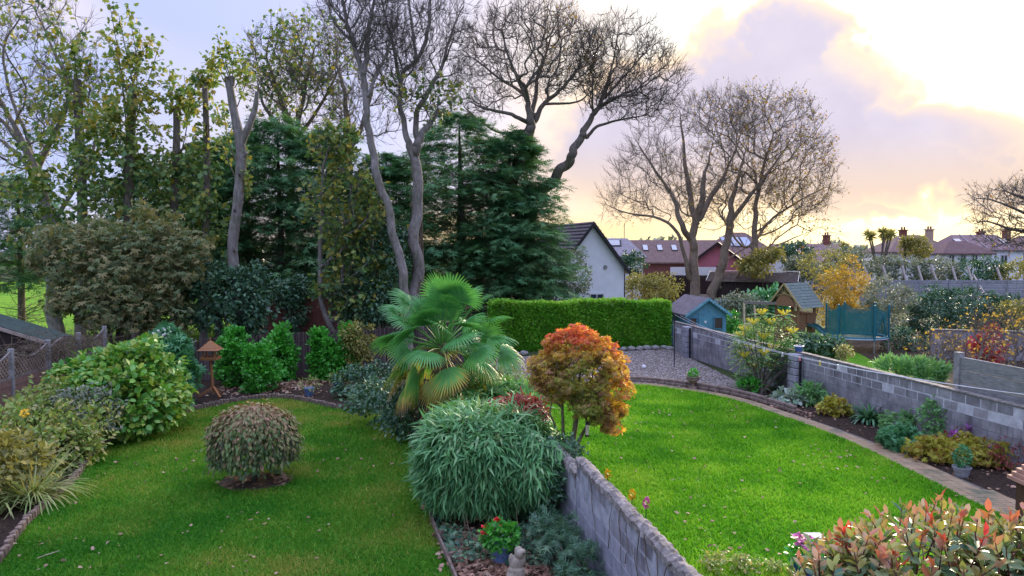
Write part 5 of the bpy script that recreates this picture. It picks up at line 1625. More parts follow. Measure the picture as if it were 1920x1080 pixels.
# ------------------------------------------------------------------ houses
def house(name, label, c, rot, L, Wd, eave, ridge, wallm, roofm, hip=0.0, over=.3, th_r=.14, courses=0, z0=0.0, cat='house'):
    """ridge along local x; returns thing and local -> world"""
    cs_, sn = math.cos(rot), math.sin(rot)
    X = lambda x, y, z: (c[0] + x * cs_ - y * sn, c[1] + x * sn + y * cs_, z)
    th = thing(name, label, cat, (c[0], c[1], 0))
    h, w = L / 2, Wd / 2
    mb = MB()
    if hip <= 0:
        mb.prism([X(-h, -w, z0), X(-h, -w, eave), X(-h, 0, ridge - .1), X(-h, w, eave), X(-h, w, z0)], np.array(X(h, 0, 0)) - np.array(X(-h, 0, 0)))
    else:
        mb.prism([X(-h, -w, z0), X(h, -w, z0), X(h, w, z0), X(-h, w, z0)], (0, 0, eave - z0))
    mb.build('wall', wallm, th)
    sl = (ridge - eave) / w; e = eave - over * sl
    for s in (-1, 1):
        hx = h + over
        rx = hx - hip
        a, b, c_, d = X(-hx, s * (w + over), e), X(hx, s * (w + over), e), X(rx, 0, ridge), X(-rx, 0, ridge)
        P = [np.array(q) for q in (a, b, c_, d)]
        MB().prism(P, (0, 0, th_r)).build('roof', roofm, th)
        if courses:
            for j in range(courses):
                t = (j + .5) / courses
                p0, p1 = P[0] + (P[3] - P[0]) * t, P[1] + (P[2] - P[1]) * t
                p0[2] += th_r + .012; p1[2] += th_r + .012
                MB().bar(p0, p1, np.linalg.norm(P[3] - P[0]) / courses * .55, .035).build('tile_course', roofm, th)
    if hip > 0:
        for s in (-1, 1):
            hx = h + over; rx = hx - hip
            MB().prism([X(s * hx, -(w + over), e), X(s * hx, w + over, e), X(s * rx, 0, ridge)], (0, 0, th_r)).build('roof', roofm, th)
    else:
        for sx in (-1, 1):     # verge boards
            for s in (-1, 1):
                P = [X(sx * (h + over + .02), s * (w + over + .02), e - .16), X(sx * (h + over + .02), s * (w + over + .02), e + th_r + .01), X(sx * (h + over + .02), 0, ridge + th_r + .01), X(sx * (h + over + .02), 0, ridge - .16)]
                MB().prism(P, np.array(X(sx * .03, 0, 0)) - np.array(X(0, 0, 0))).build('verge_board', BLACKP if wallm is WHITE else WOOD_D, th)
    return th, X, sl


def window(th, X, x, y, z, w, h, axis='x', m=None):
    """frame with a pane, on the wall at local y (axis x) or local x (axis y)"""
    f = MB()
    if axis == 'x':
        P = lambda a, b, o: X(x + a, y + o, z + b)
    else:
        P = lambda a, b, o: X(x + o, y + a, z + b)
    for a, b in (((-w / 2, 0), (w / 2, 0)), ((-w / 2, h), (w / 2, h)), ((-w / 2, 0), (-w / 2, h)), ((w / 2, 0), (w / 2, h)), ((0, 0), (0, h))):
        f.bar(P(a[0], a[1], 0), P(b[0], b[1], 0), .07, .07)
    fr = f.build('window', m_plain('window_frame', (.6, .6, .6), .6, .3) if 'window_frame' not in MATS else MATS['window_frame'], th)
    MB().prism([P(-w / 2, 0, 0), P(w / 2, 0, 0), P(w / 2, h, 0), P(-w / 2, h, 0)], np.array(X(0, .02, 0) if axis == 'x' else X(.02, 0, 0)) - np.array(X(0, 0, 0))).build('pane', m or GLASS, fr)


def skylight(th, X, sl, ridge, x, t, Wd, w=.8, h=1.0, m=None, side=-1):
    """window lying on the roof slope"""
    y = side * (Wd / 2) * t; hw = h / 2 / math.hypot(1, sl)
    up = .19
    P = [X(x - w / 2, y - hw, ridge - sl * abs(y - hw) + up), X(x + w / 2, y - hw, ridge - sl * abs(y - hw) + up), X(x + w / 2, y + hw, ridge - sl * abs(y + hw) + up), X(x - w / 2, y + hw, ridge - sl * abs(y + hw) + up)]
    o = MB().prism(P, (0, 0, .05)).build('skylight', BLACKP, th)
    c = sum(np.array(p) for p in P) / 4
    Q = [c + (np.array(p) - c) * .86 + np.array((0, 0, .055)) for p in P]
    MB().prism(Q, (0, 0, .012)).build('pane', m or SKYGLASS, o)


def chimney(th, X, x, y, z0, z1, m, w=.7):
    q = X(x, y, 0)
    o = MB().box((q[0], q[1], (z0 + z1) / 2), (w, w * .8, z1 - z0)).box((q[0], q[1], z1 + .05), (w * 1.25, w * 1.05, .14)).build('chimney', m, th)
    for k in (-1, 1): MB().lathe((q[0] + k * w * .22, q[1], z1 + .1), ((.11, 0), (.09, .35)), 8).build('chimney_pot', RB, o)


ax = math.atan2(.958, -.287)
H1c = np.array((5.25, 49.0)) + np.array((-.287, .958)) * 4
th, X, sl = house('gable_house', 'white rendered gable house with dark tiled roof behind the hedge', H1c, ax, 8, 4.6, 3.45, 6.35, WHITE, m_plain('roof_tile_grey', (.145, .12, .13), .8, .25, .3, 5), 0, .28, .15, 14)
q = X(-4.0, 0, 3.35)
v = MB().lathe((0, 0, 0), ((.14, 0), (.14, .05)), 14).build('vent', m_plain('vent_grey', (.28, .28, .27), .7, .3), th)
v.data.transform(Matrix.Translation(Vector(D(1135, 501, 49.25))) @ Matrix.Rotation(R(90), 4, 'X') @ Matrix.Rotation(R(0), 4, 'Z'))
MB().tube([X(-4.25, -2.62, 3.12), X(4.2, -2.62, 3.12)], .06, 6).build('gutter', BLACKP, th)
MB().tube([X(-3.95, -2.36, 3.1), X(-3.95, -2.36, 0)], .04, 6).build('downpipe', BLACKP, th)
window(th, X, -4.02, .0 - .35, 1.0, .95, .75, 'y', m_plain('pane_blue_reflection', (.02, .035, .09), .1, .8))  # blue reflection put into the pane's base colour
# houses further off
th, X, sl = house('slate_house', 'white house with pale slate roof and a large roof window beyond the gable house', (9.1, 66), R(-6), 4.6, 4.2, 4.15, 5.55, WHITE, m_plain('slate_pale', (.33, .30, .33), .7, .3, .2, 5), 1.6, .35)
skylight(th, X, sl, 5.55, -.5, .35, 4.2, 2.0, .95)
window(th, X, 2.0, -2.14, 2.3, .5, .6)
MB().tube([(9.9, 66, 5.4), (9.9, 66, 7.0)], .03, 5).build('aerial', BLACKP, th)
th, X, sl = house('long_house', 'long low house with brown roof and a row of roof windows', (16.2, 77), R(-2), 11.5, 6.5, 3.5, 5.55, m_plain('maroon_fascia', (.24, .10, .09), .8, .2), TILE, 0, .3)
for k in range(4): skylight(th, X, sl, 5.55, -4.1 + k * 1.45, .42, 6.5, .55, 1.1)
tag(MB().box((17.2, 70.6, 2.55), (4.4, .2, 1.0)).build('white_wall', WHITE, None), 'low white wall seen between the stems of the big bare tree', 'wall')
for k in range(6): skylight(th, X, sl, 5.55, 1.2 + k * .8, .6, 6.5, .1, .1) if False else None
th, X, sl = house('pink_house', 'gable fronted house with pink wall behind the big bare tree', (20.8, 75), R(72), 7, 5.4, 3.2, 5.3, m_plain('pink_render', (.46, .16, .21), .85, .2, .12, 3), TILE, 0, .3)
th, X, sl = house('solar_house', 'brown hipped house with solar panels on the roof', (25.2, 84), R(8), 7, 7, 4.0, 6.5, m_plain('buff_render', (.45, .38, .32), .85, .2), TILE, 2.8, .3)
for k in range(3): skylight(th, X, sl, 6.5, -1.9 + k * 1.15, .45, 7, 1.05, 1.9, m_plain('solar_glass', (.30, .36, .46), .1, .9) if k == 0 else MATS['solar_glass'])
th, X, sl = house('small_white_house', 'small white gable house with a wide window beyond the shed', (28.2, 79), R(78), 7, 5.2, 3.3, 5.2, WHITE, TILE, 0, .3)
window(th, X, -3.52, -1.0, 2.0, 1.6, 1.1, 'y')
th, X, sl = house('terrace_house', 'long house with weathered pinkish roof and one red chimney', (36.5, 92), R(2), 9, 6, 3.4, 5.3, m_plain('grey_render', (.35, .33, .33), .85, .2), m_plain('roof_pinkish', (.28, .19, .18), .85, .2, .3, 3), 0, .3)
chimney(th, X, 2.2, 0, 5.0, 6.4, RB)
BUF = m_plain('chimney_buff', (.45, .33, .25), .85, .2)
th, X, sl = house('white_bungalow', 'large white bungalow with reddish hipped roof and two chimneys', (46.8, 88), R(-4), 7.5, 7.5, 4.5, 6.3, WHITE, TILE, 3.0, .35)
chimney(th, X, -.8, 0, 6.0, 6.95, RB); chimney(th, X, 1.9, -.6, 5.8, 7.0, BUF)
th, X, sl = house('white_bungalow_wing', 'wide white bungalow wing with ribbed reddish roof and roof windows', (53.6, 87), R(-3), 7.2, 7.0, 4.7, 6.3, WHITE, m_plain('roof_ribbed', (.24, .16, .165), .8, .25, .25, 3), 1.4, .3)
for k in range(2): skylight(th, X, sl, 6.3, -2.6 + k * 5.1, .5, 7.0, .8, 1.2)
for k in range(4):
    x = -1.6 + k * 1.25
    a_, b_ = np.array(X(x, -3.6, 6.3 - sl * 3.6 + .2)), np.array(X(x, -.1, 6.3 + .2)); MB().bar(a_, b_, .08, .06).build('roof_rib', m_plain('rib_grey', (.4, .36, .36), .7, .3) if k == 0 else MATS['rib_grey'], th)
window(th, X, 1.5, -3.53, 3.0, .7, 1.1); chimney(th, X, 1.0, .3, 6.1, 6.7, RB)
th, X, sl = house('bungalow_annexe', 'low white annexe with brown hipped roof in front of the bungalow', (48.6, 81.5), R(-3), 5.0, 4.0, 4.35, 5.5, WHITE, m_plain('roof_plum', (.17, .105, .10), .85, .2, .25, 3), 1.9, .3)
for k in range(3): window(th, X, -1.7 + 1.2 * k, -2.03, 3.0, .55, 1.15)
th, X, sl = house('cream_house', 'cream house with dark windows under the overhanging bare tree', (61.5, 88), R(-5), 8, 7, 4.4, 6.2, m_plain('cream_render', (.55, .48, .38), .85, .2), TILE, 2.5, .3)
for k in range(3): window(th, X, -3.0 + 1.3 * k, -3.53, 2.9, .6, 1.1)
chimney(th, X, -3.2, 0, 5.0, 6.9, RB)

# ------------------------------------------------------------------ dark fence and shed on the far side
th = thing('close_board_fence', 'dark brown close board fence behind the big bare tree', 'fence', (17, 68, 0))
bd = mesh_of(MB().box((0, 0, 0), (.148, .022, 2.35)), 'board', WOOD_D)
for k in range(84): piece('board', bd, (10.6 + k * .155, 68.6 - k * .012 + .006 * (k % 2), 1.18 + RNG.normal() * .01), parent=th)
MB().bar((10.5, 68.66, 1.9), (23.7, 67.6, 1.9), .05, .09).build('rail', WOOD_D, th)
th, X, sl = house('tiled_shed', 'dark timber shed with low corrugated brown roof and white edging', (19.6, 60.5), R(-24), 6.4, 3.4, 2.2, 2.78, WOOD_D, m_plain('corrugated_brown', (.22, .18, .16), .85, .2, .35, 3), 0, .2, .07, 9, cat='shed')
for s in (-1, 1):
    for sx in (-1, 1):
        a_, b_ = np.array(X(sx * 3.46, s * 1.92, 2.2)), np.array(X(sx * 3.46, 0, 2.92)); MB().bar(a_, b_, .05, .12).build('white_edge', m_plain('white_paint', (.7, .7, .68), .6, .3) if 'white_paint' not in MATS else MATS['white_paint'], th)
MB().bar(X(-3.4, 0, 2.95), X(3.4, 0, 2.95), .16, .05).build('ridge', MATS['white_paint'], th)

# grey board fence with leaning stakes
GB = m_plain('boards_bluegrey', (.30, .31, .34), .85, .2, .2, 4, stretch=(1, 1, 10))
th = thing('grey_board_fence', 'pale grey horizontal board fence below the leaning stakes', 'fence', (39, 62, 0))
gb = mesh_of(MB().box((0, 0, 0), (2.38, .03, .17)), 'board', GB, .006)
for i in range(7):
    xx = 29.0 + i * 2.44
    for j in range(11): piece('board', gb, (xx + 1.2, 62 + .03 * (j % 2) - .02 * (i % 2), .16 + j * .19), (RNG.normal() * .02, RNG.normal() * .003, 0), parent=th)
    MB().box((xx, 62.0, 1.1), (.11, .11, 2.2)).build('post', GB, th)
STK = m_plain('stake_pale', (.42, .37, .33), .8, .2)
for k, (tx, ty, bx, by) in enumerate(((1620, 499, 1628, 523), (1655, 498, 1663, 525), (1692, 498, 1699, 526), (1721, 499, 1729, 526), (1746, 499, 1756, 526), (1785, 500, 1793, 526), (1814, 498, 1822, 526), (1825, 516, 1831, 526), (1869, 502, 1878, 526))):
    a_, b_ = D(tx, ty, 63.2), D(bx, by, 62.6); dd = b_ - a_; foot = b_ + dd * (b_[2] / max(.1, a_[2] - b_[2]))
    word = ('first', 'second', 'third', 'fourth', 'fifth', 'sixth', 'seventh', 'short eighth', 'last')[k]
    tag(MB().bar(foot, a_, .13, .13).build('wooden_stake', STK, None), word + ' leaning pale stake counted from the golden tree', 'stake', 'leaning stakes behind the grey board fence')

# concrete panel fence on the near neighbour's side
th = thing('concrete_panel_fence', 'grey concrete panel fence with slotted post rising behind the block wall', 'fence', (10.4, 17.2, 0))
a = W0 + SR * 16.75 - right_n * .28
CP = m_plain('concrete_panel', (.27, .27, .26), .9, .15, .35, 5, stretch=(1, 1, 5), bmp=.6)
MB().box((a[0], a[1], 1.1), (.16, .15, 2.24), math.atan2(SR[1], SR[0])).build('post', CONC, th)
pm = mesh_of(MB().box((0, 0, 0), (1.86, .05, .295)), 'panel', CP, .008)
for i in range(2):
    for j in range(7):
        q = a + SR * (.98 + i * 1.98); piece('panel', pm, (q[0], q[1], .16 + j * .302), (0, 0, math.atan2(SR[1], SR[0])), parent=th)
    q = a + SR * (1.98 * (i + 1)); MB().box((q[0], q[1], 1.1), (.14, .15, 2.24), math.atan2(SR[1], SR[0])).build('post', CONC, th)

# low grey wall in the neighbour's garden
th = thing('low_wall', 'low grey rendered wall behind the twiggy shrubs', 'wall', (19, 31, 0))
MB().bar((18.0, 31.9, .6), (24.5, 30.2, .6), .18, 1.2).build('render', BLOCK, th)
MB().bar((17.95, 31.91, 1.225), (24.55, 30.19, 1.225), .24, .05).build('coping', COPING, th)

# ------------------------------------------------------------------ blue playhouse
BLUE = m_plain('blue_paint', (.10, .27, .36), .7, .3, .2, 5)
BLUE_D = m_plain('blue_paint_dark', (.075, .21, .30), .7, .3, .2, 5)
ROOFF = m_plain('roof_felt_mauve', (.20, .17, .18), .9, .15, .25, 4)
pd = np.array((-.17, 1.0)) / math.hypot(.17, 1); pr = np.array((pd[1], -pd[0]))
pc1 = np.array((9.1, 34.7))
Xp = lambda s, u, z: (pc1[0] + pr[0] * s + pd[0] * u, pc1[1] + pr[1] * s + pd[1] * u, z)
th = thing('playhouse', 'small blue timber playhouse with scalloped gable behind the block wall', 'playhouse', (*pc1, 0))
w, e, rg_, dp = .95, 1.72, 2.36, 2.5
MB().prism([Xp(-w, .03, 0), Xp(-w, .03, e), Xp(0, .03, rg_), Xp(w, .03, e), Xp(w, .03, 0)], np.array(Xp(0, dp, 0)) - np.array(Xp(0, 0, 0))).build('wall', BLUE_D, th)
for j in range(24):     # weather boards
    z = .05 + j * .10
    hw = w if z < e else w * (rg_ - z) / (rg_ - e)
    if hw < .08: break
    MB().prism([Xp(-hw, 0, z), Xp(hw, 0, z), Xp(hw, .012, z + .096), Xp(-hw, .012, z + .096)], np.array(Xp(0, .025, 0)) - np.array(Xp(0, 0, 0))).build('board', BLUE, th)
    if z < e - .1:
        MB().prism([Xp(w - .0, .05, z), Xp(w + .02, .05, z), Xp(w + .012, .05, z + .096), Xp(w, .05, z + .096)], np.array(Xp(0, dp - .05, 0)) - np.array(Xp(0, 0, 0))).build('board', BLUE, th)
for s in (-1, 1):
    P = [Xp(s * (w + .2), -.18, e - .13), Xp(0, -.18, rg_ + .02), Xp(0, -.18, rg_ + .07), Xp(s * (w + .2), -.18, e - .08)]
    MB().prism(P, np.array(Xp(0, dp + .35, 0)) - np.array(Xp(0, 0, 0))).build('roof', ROOFF, th)
    mb = MB()
    n_ = 9
    for k in range(n_):   # scalloped barge board
        t0, t1 = k / n_, (k + 1) / n_
        f0_ = lambda t: (s * (w + .2) * (1 - t), (e - .11) + (rg_ - e + .15) * t)
        (x0_, z0_), (x1_, z1_) = f0_(t0), f0_(t1); xm, zm = (x0_ + x1_) / 2, (z0_ + z1_) / 2
        mb.prism([Xp(x0_, -.21, z0_ + .03), Xp(x0_, -.21, z0_ - .07), Xp(xm, -.21, zm - .14), Xp(x1_, -.21, z1_ - .07), Xp(x1_, -.21, z1_ + .03)], np.array(Xp(0, .02, 0)) - np.array(Xp(0, 0, 0)))
    mb.build('barge_board', m_plain('blue_trim', (.16, .36, .45), .6, .3) if s < 0 else MATS['blue_trim'], th)
door = MB().prism([Xp(-.42, -.03, .1), Xp(.22, -.03, .1), Xp(.22, -.03, 1.62), Xp(-.42, -.03, 1.62)], np.array(Xp(0, .025, 0)) - np.array(Xp(0, 0, 0))).build('door', BLUE, th)
hp = [Xp(-.10 + .07 * x, -.045, 1.28 + .07 * z) for x, z in ((0, -1), (.8, .1), (.9, .6), (.5, .9), (0, .6), (-.5, .9), (-.9, .6), (-.8, .1))]
MB().prism(hp, np.array(Xp(0, .012, 0)) - np.array(Xp(0, 0, 0))).build('heart', m_plain('white_heart', (.8, .8, .8), .6, .3), door)
for s0, s1 in ((-.86, -.52), (.34, .76)):
    fr = MB()
    for a_, b_ in (((s0, .95), (s1, .95)), ((s0, 1.48), (s1, 1.48)), ((s0, .95), (s0, 1.48)), ((s1, .95), (s1, 1.48))): fr.bar(Xp(a_[0], -.03, a_[1]), Xp(b_[0], -.03, b_[1]), .04, .045)
    f_ = fr.build('window', BLUE_D, th)
    MB().prism([Xp(s0, -.02, .95), Xp(s1, -.02, .95), Xp(s1, -.02, 1.48), Xp(s0, -.02, 1.48)], np.array(Xp(0, .01, 0)) - np.array(Xp(0, 0, 0))).build('pane', m_plain('pane_brown', (.07, .05, .05), .2, .5) if s0 < 0 else MATS['pane_brown'], f_)
for u in (.6, 1.9): MB().box(np.array(Xp(0, u, 2.48)), (.05, .05, .14)).build('finial', WOOD_G, th)

# ------------------------------------------------------------------ wooden playset
GREENR = m_plain('green_shingle', (.15, .19, .17), .85, .2, .3, 6)
WOOD2 = m_plain('timber_cedar', (.30, .155, .085), .75, .25, .3, 5, stretch=(3, 3, 12))
tc = np.array((14.3, 37.6)); ra = np.array((.80, .60)); rb = np.array((.60, -.80))   # ra: ridge, rb: towards the camera side
Xs = lambda s, u, z: (tc[0] + ra[0] * s + rb[0] * u, tc[1] + ra[1] * s + rb[1] * u, z)
th = thing('wooden_playset', 'wooden climbing frame tower with green shingle roof, swing beam and slide', 'playset', (*tc, 0))
for s in (-.72, .72):
    for u in (-.62, .62): MB().bar(Xs(s, u, 0), Xs(s, u, 1.95), .1, .1).build('post', WOOD2, th)
for s in (1,):
    for j in range(9):
        t0, t1 = j / 9, (j + 1) / 9 + .03
        for sg in (-1, 1):
            f0_ = lambda t: (sg * (.98 - .98 * t), 1.74 + 1.22 * t)
            (u0, z0_), (u1, z1_) = f0_(t0), f0_(min(t1, 1))
            MB().prism([Xs(-1.0, u0, z0_ + .035), Xs(-1.0, u1, z1_ + .005), Xs(-1.0, u1, z1_ + .02), Xs(-1.0, u0, z0_ + .05)], np.array(Xs(2.0, 0, 0)) - np.array(Xs(0, 0, 0))).build('shingle_course', GREENR, th)
for sx in (-1.02, 1.0):
    for sg in (-1, 1): MB().bar(Xs(sx, sg * 1.0, 1.72), Xs(sx, 0, 2.97), .04, .09).build('barge_board', m_plain('timber_yellow', (.42, .32, .15), .7, .3) if 'timber_yellow' not in MATS else MATS['timber_yellow'], th)
    MB().prism([Xs(sx * .93, -.62, 1.86), Xs(sx * .93, .62, 1.86), Xs(sx * .93, .25, 2.42), Xs(sx * .93, -.25, 2.42)], np.array(Xs(.02, 0, 0)) - np.array(Xs(0, 0, 0))).build('gable_panel', WOOD2, th)
    mb = MB()
    for k in range(5): a_ = math.pi * (k + 1) / 6; mb.bar(Xs(sx * .96, 0, 2.46), Xs(sx * .96, .30 * math.cos(a_), 2.46 + .30 * math.sin(a_)), .02, .025)
    mb.tube([Xs(sx * .96, .4 * math.cos(a_), 2.3 + .16 * math.sin(a_)) for a_ in np.linspace(0, math.pi, 9)], .025, 5); mb.build('sunburst', MATS['timber_yellow'], th)
MB().box((tc[0], tc[1], .82), (1.5, 1.3, .08), math.atan2(ra[1], ra[0])).build('deck', WOOD2, th)
for k in range(7):
    if k != 3: MB().bar(Xs(-.62 + k * .2, .63, .1), Xs(-.62 + k * .2, .63, 1.42), .17, .02).build('board', WOOD2, th)
    MB().bar(Xs(-.73, -.52 + k * .17, .1), Xs(-.73, -.52 + k * .17, 1.62), .15, .02).build('board', WOOD2, th)
    MB().bar(Xs(.73, -.52 + k * .17, .86), Xs(.73, -.52 + k * .17, 1.5), .15, .02).build('board', WOOD2, th)
    MB().bar(Xs(-.62 + k * .2, -.63, .86), Xs(-.62 + k * .2, -.63, 1.5), .17, .02).build('board', WOOD2, th)
MB().bar(Xs(-.70, .3, 1.5), Xs(.72, .64, 1.46), .06, .09).build('rail', WOOD2, th)
MB().prism([Xs(-.76, -.12, 1.25), Xs(-.76, .22, 1.25), Xs(-.76, .22, 1.6), Xs(-.76, -.12, 1.6)], np.array(Xs(.03, 0, 0)) - np.array(Xs(0, 0, 0))).build('shutter', m_plain('shutter_blue', (.16, .22, .28), .6, .3), th)
sl_ = MB(); C = [(.65, .86), (1.0, .8), (1.5, .45), (1.95, .16), (2.25, .13)]
for (u0, z0_), (u1, z1_) in zip(C[:-1], C[1:]):
    sl_.add([Xs(.02, u0, z0_), Xs(.46, u0, z0_), Xs(.46, u1, z1_), Xs(.02, u1, z1_)], [(0, 1, 2, 3)])
    for s in (.02, .46): sl_.add([Xs(s, u0, z0_), Xs(s, u0, z0_ + .14), Xs(s, u1, z1_ + .14), Xs(s, u1, z1_)], [(0, 1, 2, 3)])
sl_.build('slide', m_plain('slide_teal', (.05, .16, .17), .35, .5), th)
swa, swb = Xs(-.7, 0, 1.95), (11.9, 38.2, 1.95)
MB().bar(swa, swb, .1, .14).build('swing_beam', WOOD_G, th)
for dx, dy in ((-.35, -.7), (.35, .5)): MB().bar(swb, (swb[0] + dx * .4, swb[1] + dy, 0), .08, .08).build('swing_leg', m_plain('timber_pale', (.45, .36, .22), .7, .3) if 'timber_pale' not in MATS else MATS['timber_pale'], th)
MB().bar((12.35, 38.0, 1.9), (12.3, 37.2, 0), .08, .08).build('swing_leg', MATS['timber_pale'], th)
tag(MB().box((10.9, 40, 1.45), (.03, .03, 1.2)).box((11.05, 40, 1.75), (.07, .025, .5)).box((11.2, 40, 1.75), (.07, .025, .5)).box((11.35, 40, 1.75), (.07, .025, .5)).box((10.9, 40, 1.75), (.07, .025, .5)).box((11.12, 40.02, 1.65), (.6, .02, .07)).build('picket_panel', m_plain('picket_blue', (.30, .38, .42), .7, .3), None), 'short pale blue picket panel in front of the dark fence', 'fence')

# ------------------------------------------------------------------ trampoline
TEAL = m_plain('teal_foam', (.012, .15, .19), .6, .3, .15, 6)
m, T, out = mat('teal_net')
bs = principled(T, (.02, .15, .15), .7, .2); tr = T.n.new('ShaderNodeBsdfTransparent')
mx = T.n.new('ShaderNodeMixShader'); mx.inputs[0].default_value = .76; T.l.new(tr.outputs[0], mx.inputs[1]); T.l.new(bs, mx.inputs[2]); T.l.new(mx.outputs[0], out.inputs[0])
NET = m
STEEL = m_plain('galvanised_steel', (.40, .41, .42), .4, .5, .15, 5, metal=.6)
tp = np.array((15.95, 34.4)); TR = 1.32
th = thing('trampoline', 'teal netted trampoline with a pointed door opening on the grass', 'trampoline', (*tp, 0))
ang = [R(-150), R(-90 + 8), R(-30), R(30), R(90), R(150)]
ring = lambda r, z, n=36: [(tp[0] + r * math.cos(a), tp[1] + r * math.sin(a), z) for a in np.linspace(0, 2 * math.pi, n + 1)]
MB().tube(ring(TR, .62), .03, 6, False).build('frame_ring', STEEL, th)
MB().tube(ring(TR - .07, .65), .075, 6, False).build('edge_pad', TEAL, th)
MB().lathe((tp[0], tp[1], .61), ((.01, 0), (TR - .12, .02)), 36, False).build('mat', BLACKP, th)
for a in ang:
    x, y = tp[0] + TR * math.cos(a), tp[1] + TR * math.sin(a)
    MB().tube([(x, y, 0), (x, y, .62)], .022, 6).build('leg', STEEL, th)
    pl = MB().tube([(x, y, .55), (x, y, 2.18)], .045, 8).build('pole', TEAL, th)
mb = MB(); n = 48; A = np.linspace(0, 2 * math.pi, n + 1); z1 = []
for a in A:
    k = min(abs((a - b + math.pi) % (2 * math.pi) - math.pi) for b in ang); z1.append(2.10 - .30 * math.sin(min(1, k / R(30)) * math.pi / 2))
for i in range(n):
    a, b = A[i], A[i + 1]; mid = (a + b) / 2; dc = ((mid - R(-62) + math.pi) % (2 * math.pi)) - math.pi
    zlo = .68
    hole = max(0, 1 - abs(dc) / R(19)) * 1.15
    zl = zlo + hole
    mb.add([(tp[0] + (TR - .06) * math.cos(a), tp[1] + (TR - .06) * math.sin(a), zl), (tp[0] + (TR - .06) * math.cos(b), tp[1] + (TR - .06) * math.sin(b), zl), (tp[0] + (TR - .06) * math.cos(b), tp[1] + (TR - .06) * math.sin(b), z1[i + 1]), (tp[0] + (TR - .06) * math.cos(a), tp[1] + (TR - .06) * math.sin(a), z1[i])], [(0, 1, 2, 3)])
mb.build('net', NET, th)
mb = MB()
for sg in (-1, 1):
    mb.tube([(tp[0] + (TR - .04) * math.cos(R(-62) + sg * R(18) * (1 - t)), tp[1] + (TR - .04) * math.sin(R(-62) + sg * R(18) * (1 - t)), .66 + 1.15 * t) for t in np.linspace(0, 1, 6)], .028, 5)
mb.build('door_piping', TEAL, th)

# ------------------------------------------------------------------ bird table
bp = G(400, 744)
th = thing('bird_table', 'orange timber bird table with a pitched roof on a tripod post', 'bird table', bp)
MB().tube([bp + np.array((0, 0, .12)), bp + np.array((-.06, 0, 1.18))], .045, 8).build('post', WOOD, th)
for a in (R(200), R(320), R(80)): MB().bar(bp + np.array((0, 0, .32)), bp + np.array((.42 * math.cos(a), .42 * math.sin(a), .03)), .06, .06).build('leg', WOOD, th)
c = bp + np.array((-.06, 0, 1.18))
tr_ = MB().box(c + np.array((0, 0, .02)), (.50, .42, .035)); tr_.build('tray', WOOD, th)
for x, y, w_, d_ in ((0, -.2, .5, .03), (0, .2, .5, .03), (-.24, 0, .03, .4), (.24, 0, .03, .4)): MB().box(c + np.array((x, y, .065)), (w_, d_, .06)).build('tray_rim', WOOD, th)
for x in (-.18, .18):
    for y in (-.14, .14): MB().box(c + np.array((x, y, .18)), (.04, .04, .28)).build('roof_post', WOOD, th)
ap = c + np.array((0, 0, .62))
rf = None
for j in range(4):
    t0, t1 = j / 4 * .88, (j + 1) / 4 * .88 + .03
    f0_ = lambda t, k: c + np.array((k[0] * .30 * (1 - t), k[1] * .26 * (1 - t), .31 + .31 * t))
    mb = MB(); K = ((-1, -1), (1, -1), (1, 1), (-1, 1))
    P0 = [f0_(t0, k) * 1 for k in K]; P1 = [f0_(t1, k) for k in K]
    P0 = [c + (p_ - c) * np.array((1.06, 1.06, 1)) for p_ in P0]
    mb.add(P0 + P1, [(0, 1, 5, 4), (1, 2, 6, 5), (2, 3, 7, 6), (3, 0, 4, 7), (0, 3, 2, 1), (4, 5, 6, 7)]); mb.build('roof_course', WOOD, th)
MB().lathe(ap - np.array((0, 0, .04)), ((.03, 0), (.012, .05), (.025, .08), (.005, .12)), 8).build('finial', WOOD, th)


# ------------------------------------------------------------------ pots and small things
def pot(name, label, c, r, h, m, fol=None, fs=.07, fn=260, fr=None, taper=.72, cat='plant pot', flowers=None, kind='diamond', soil=True, fz=.6, group=None):
    c = np.array(c, float)
    th = thing(name, label, cat, c, group)
    MB().lathe(c, ((r * taper, 0), (r * .96, h * .86), (r * 1.06, h * .87), (r * 1.06, h), (r * .94, h), (r * .9, h * .9)), 22).build('pot', m, th)
    if fol:
        rng = np.random.default_rng(int(abs(c[0]) * 1000) % 9999)
        q, d = ball(rng, fn, .5); R3 = np.array(fr or (r * 1.2, r * 1.2, r))
        P = c + np.array((0, 0, h + R3[2] * fz)) + q * R3
        a = Acc(); leaves(a, kind, P, d + rng.normal(size=P.shape) * .5, d * .5 + np.array((0, 0, .8)) + rng.normal(size=P.shape) * .4, fs * (.6 + .8 * rng.random(fn)), rng.random(fn), 1.5)
        a.build('leaves', fol, th, 'stuff')
        if flowers:
            fm, pts, fsz = flowers
            for p_ in pts:
                f_ = Acc(); pp, dd = ball(rng, 26, .6); leaves(f_, 'diamond', c + np.array(p_) + pp * fsz * .5, dd, dd + np.array((0, 0, .5)), fsz * .8, rng.random(26), 2.0)
                f_.build('flower', fm, th)
            mb = MB()
            for p_ in pts: mb.tube([c + np.array((0, 0, h)), c + np.array(p_)], .006, 4)
            mb.build('flower_stalks', L_LAUREL, th)
    return th


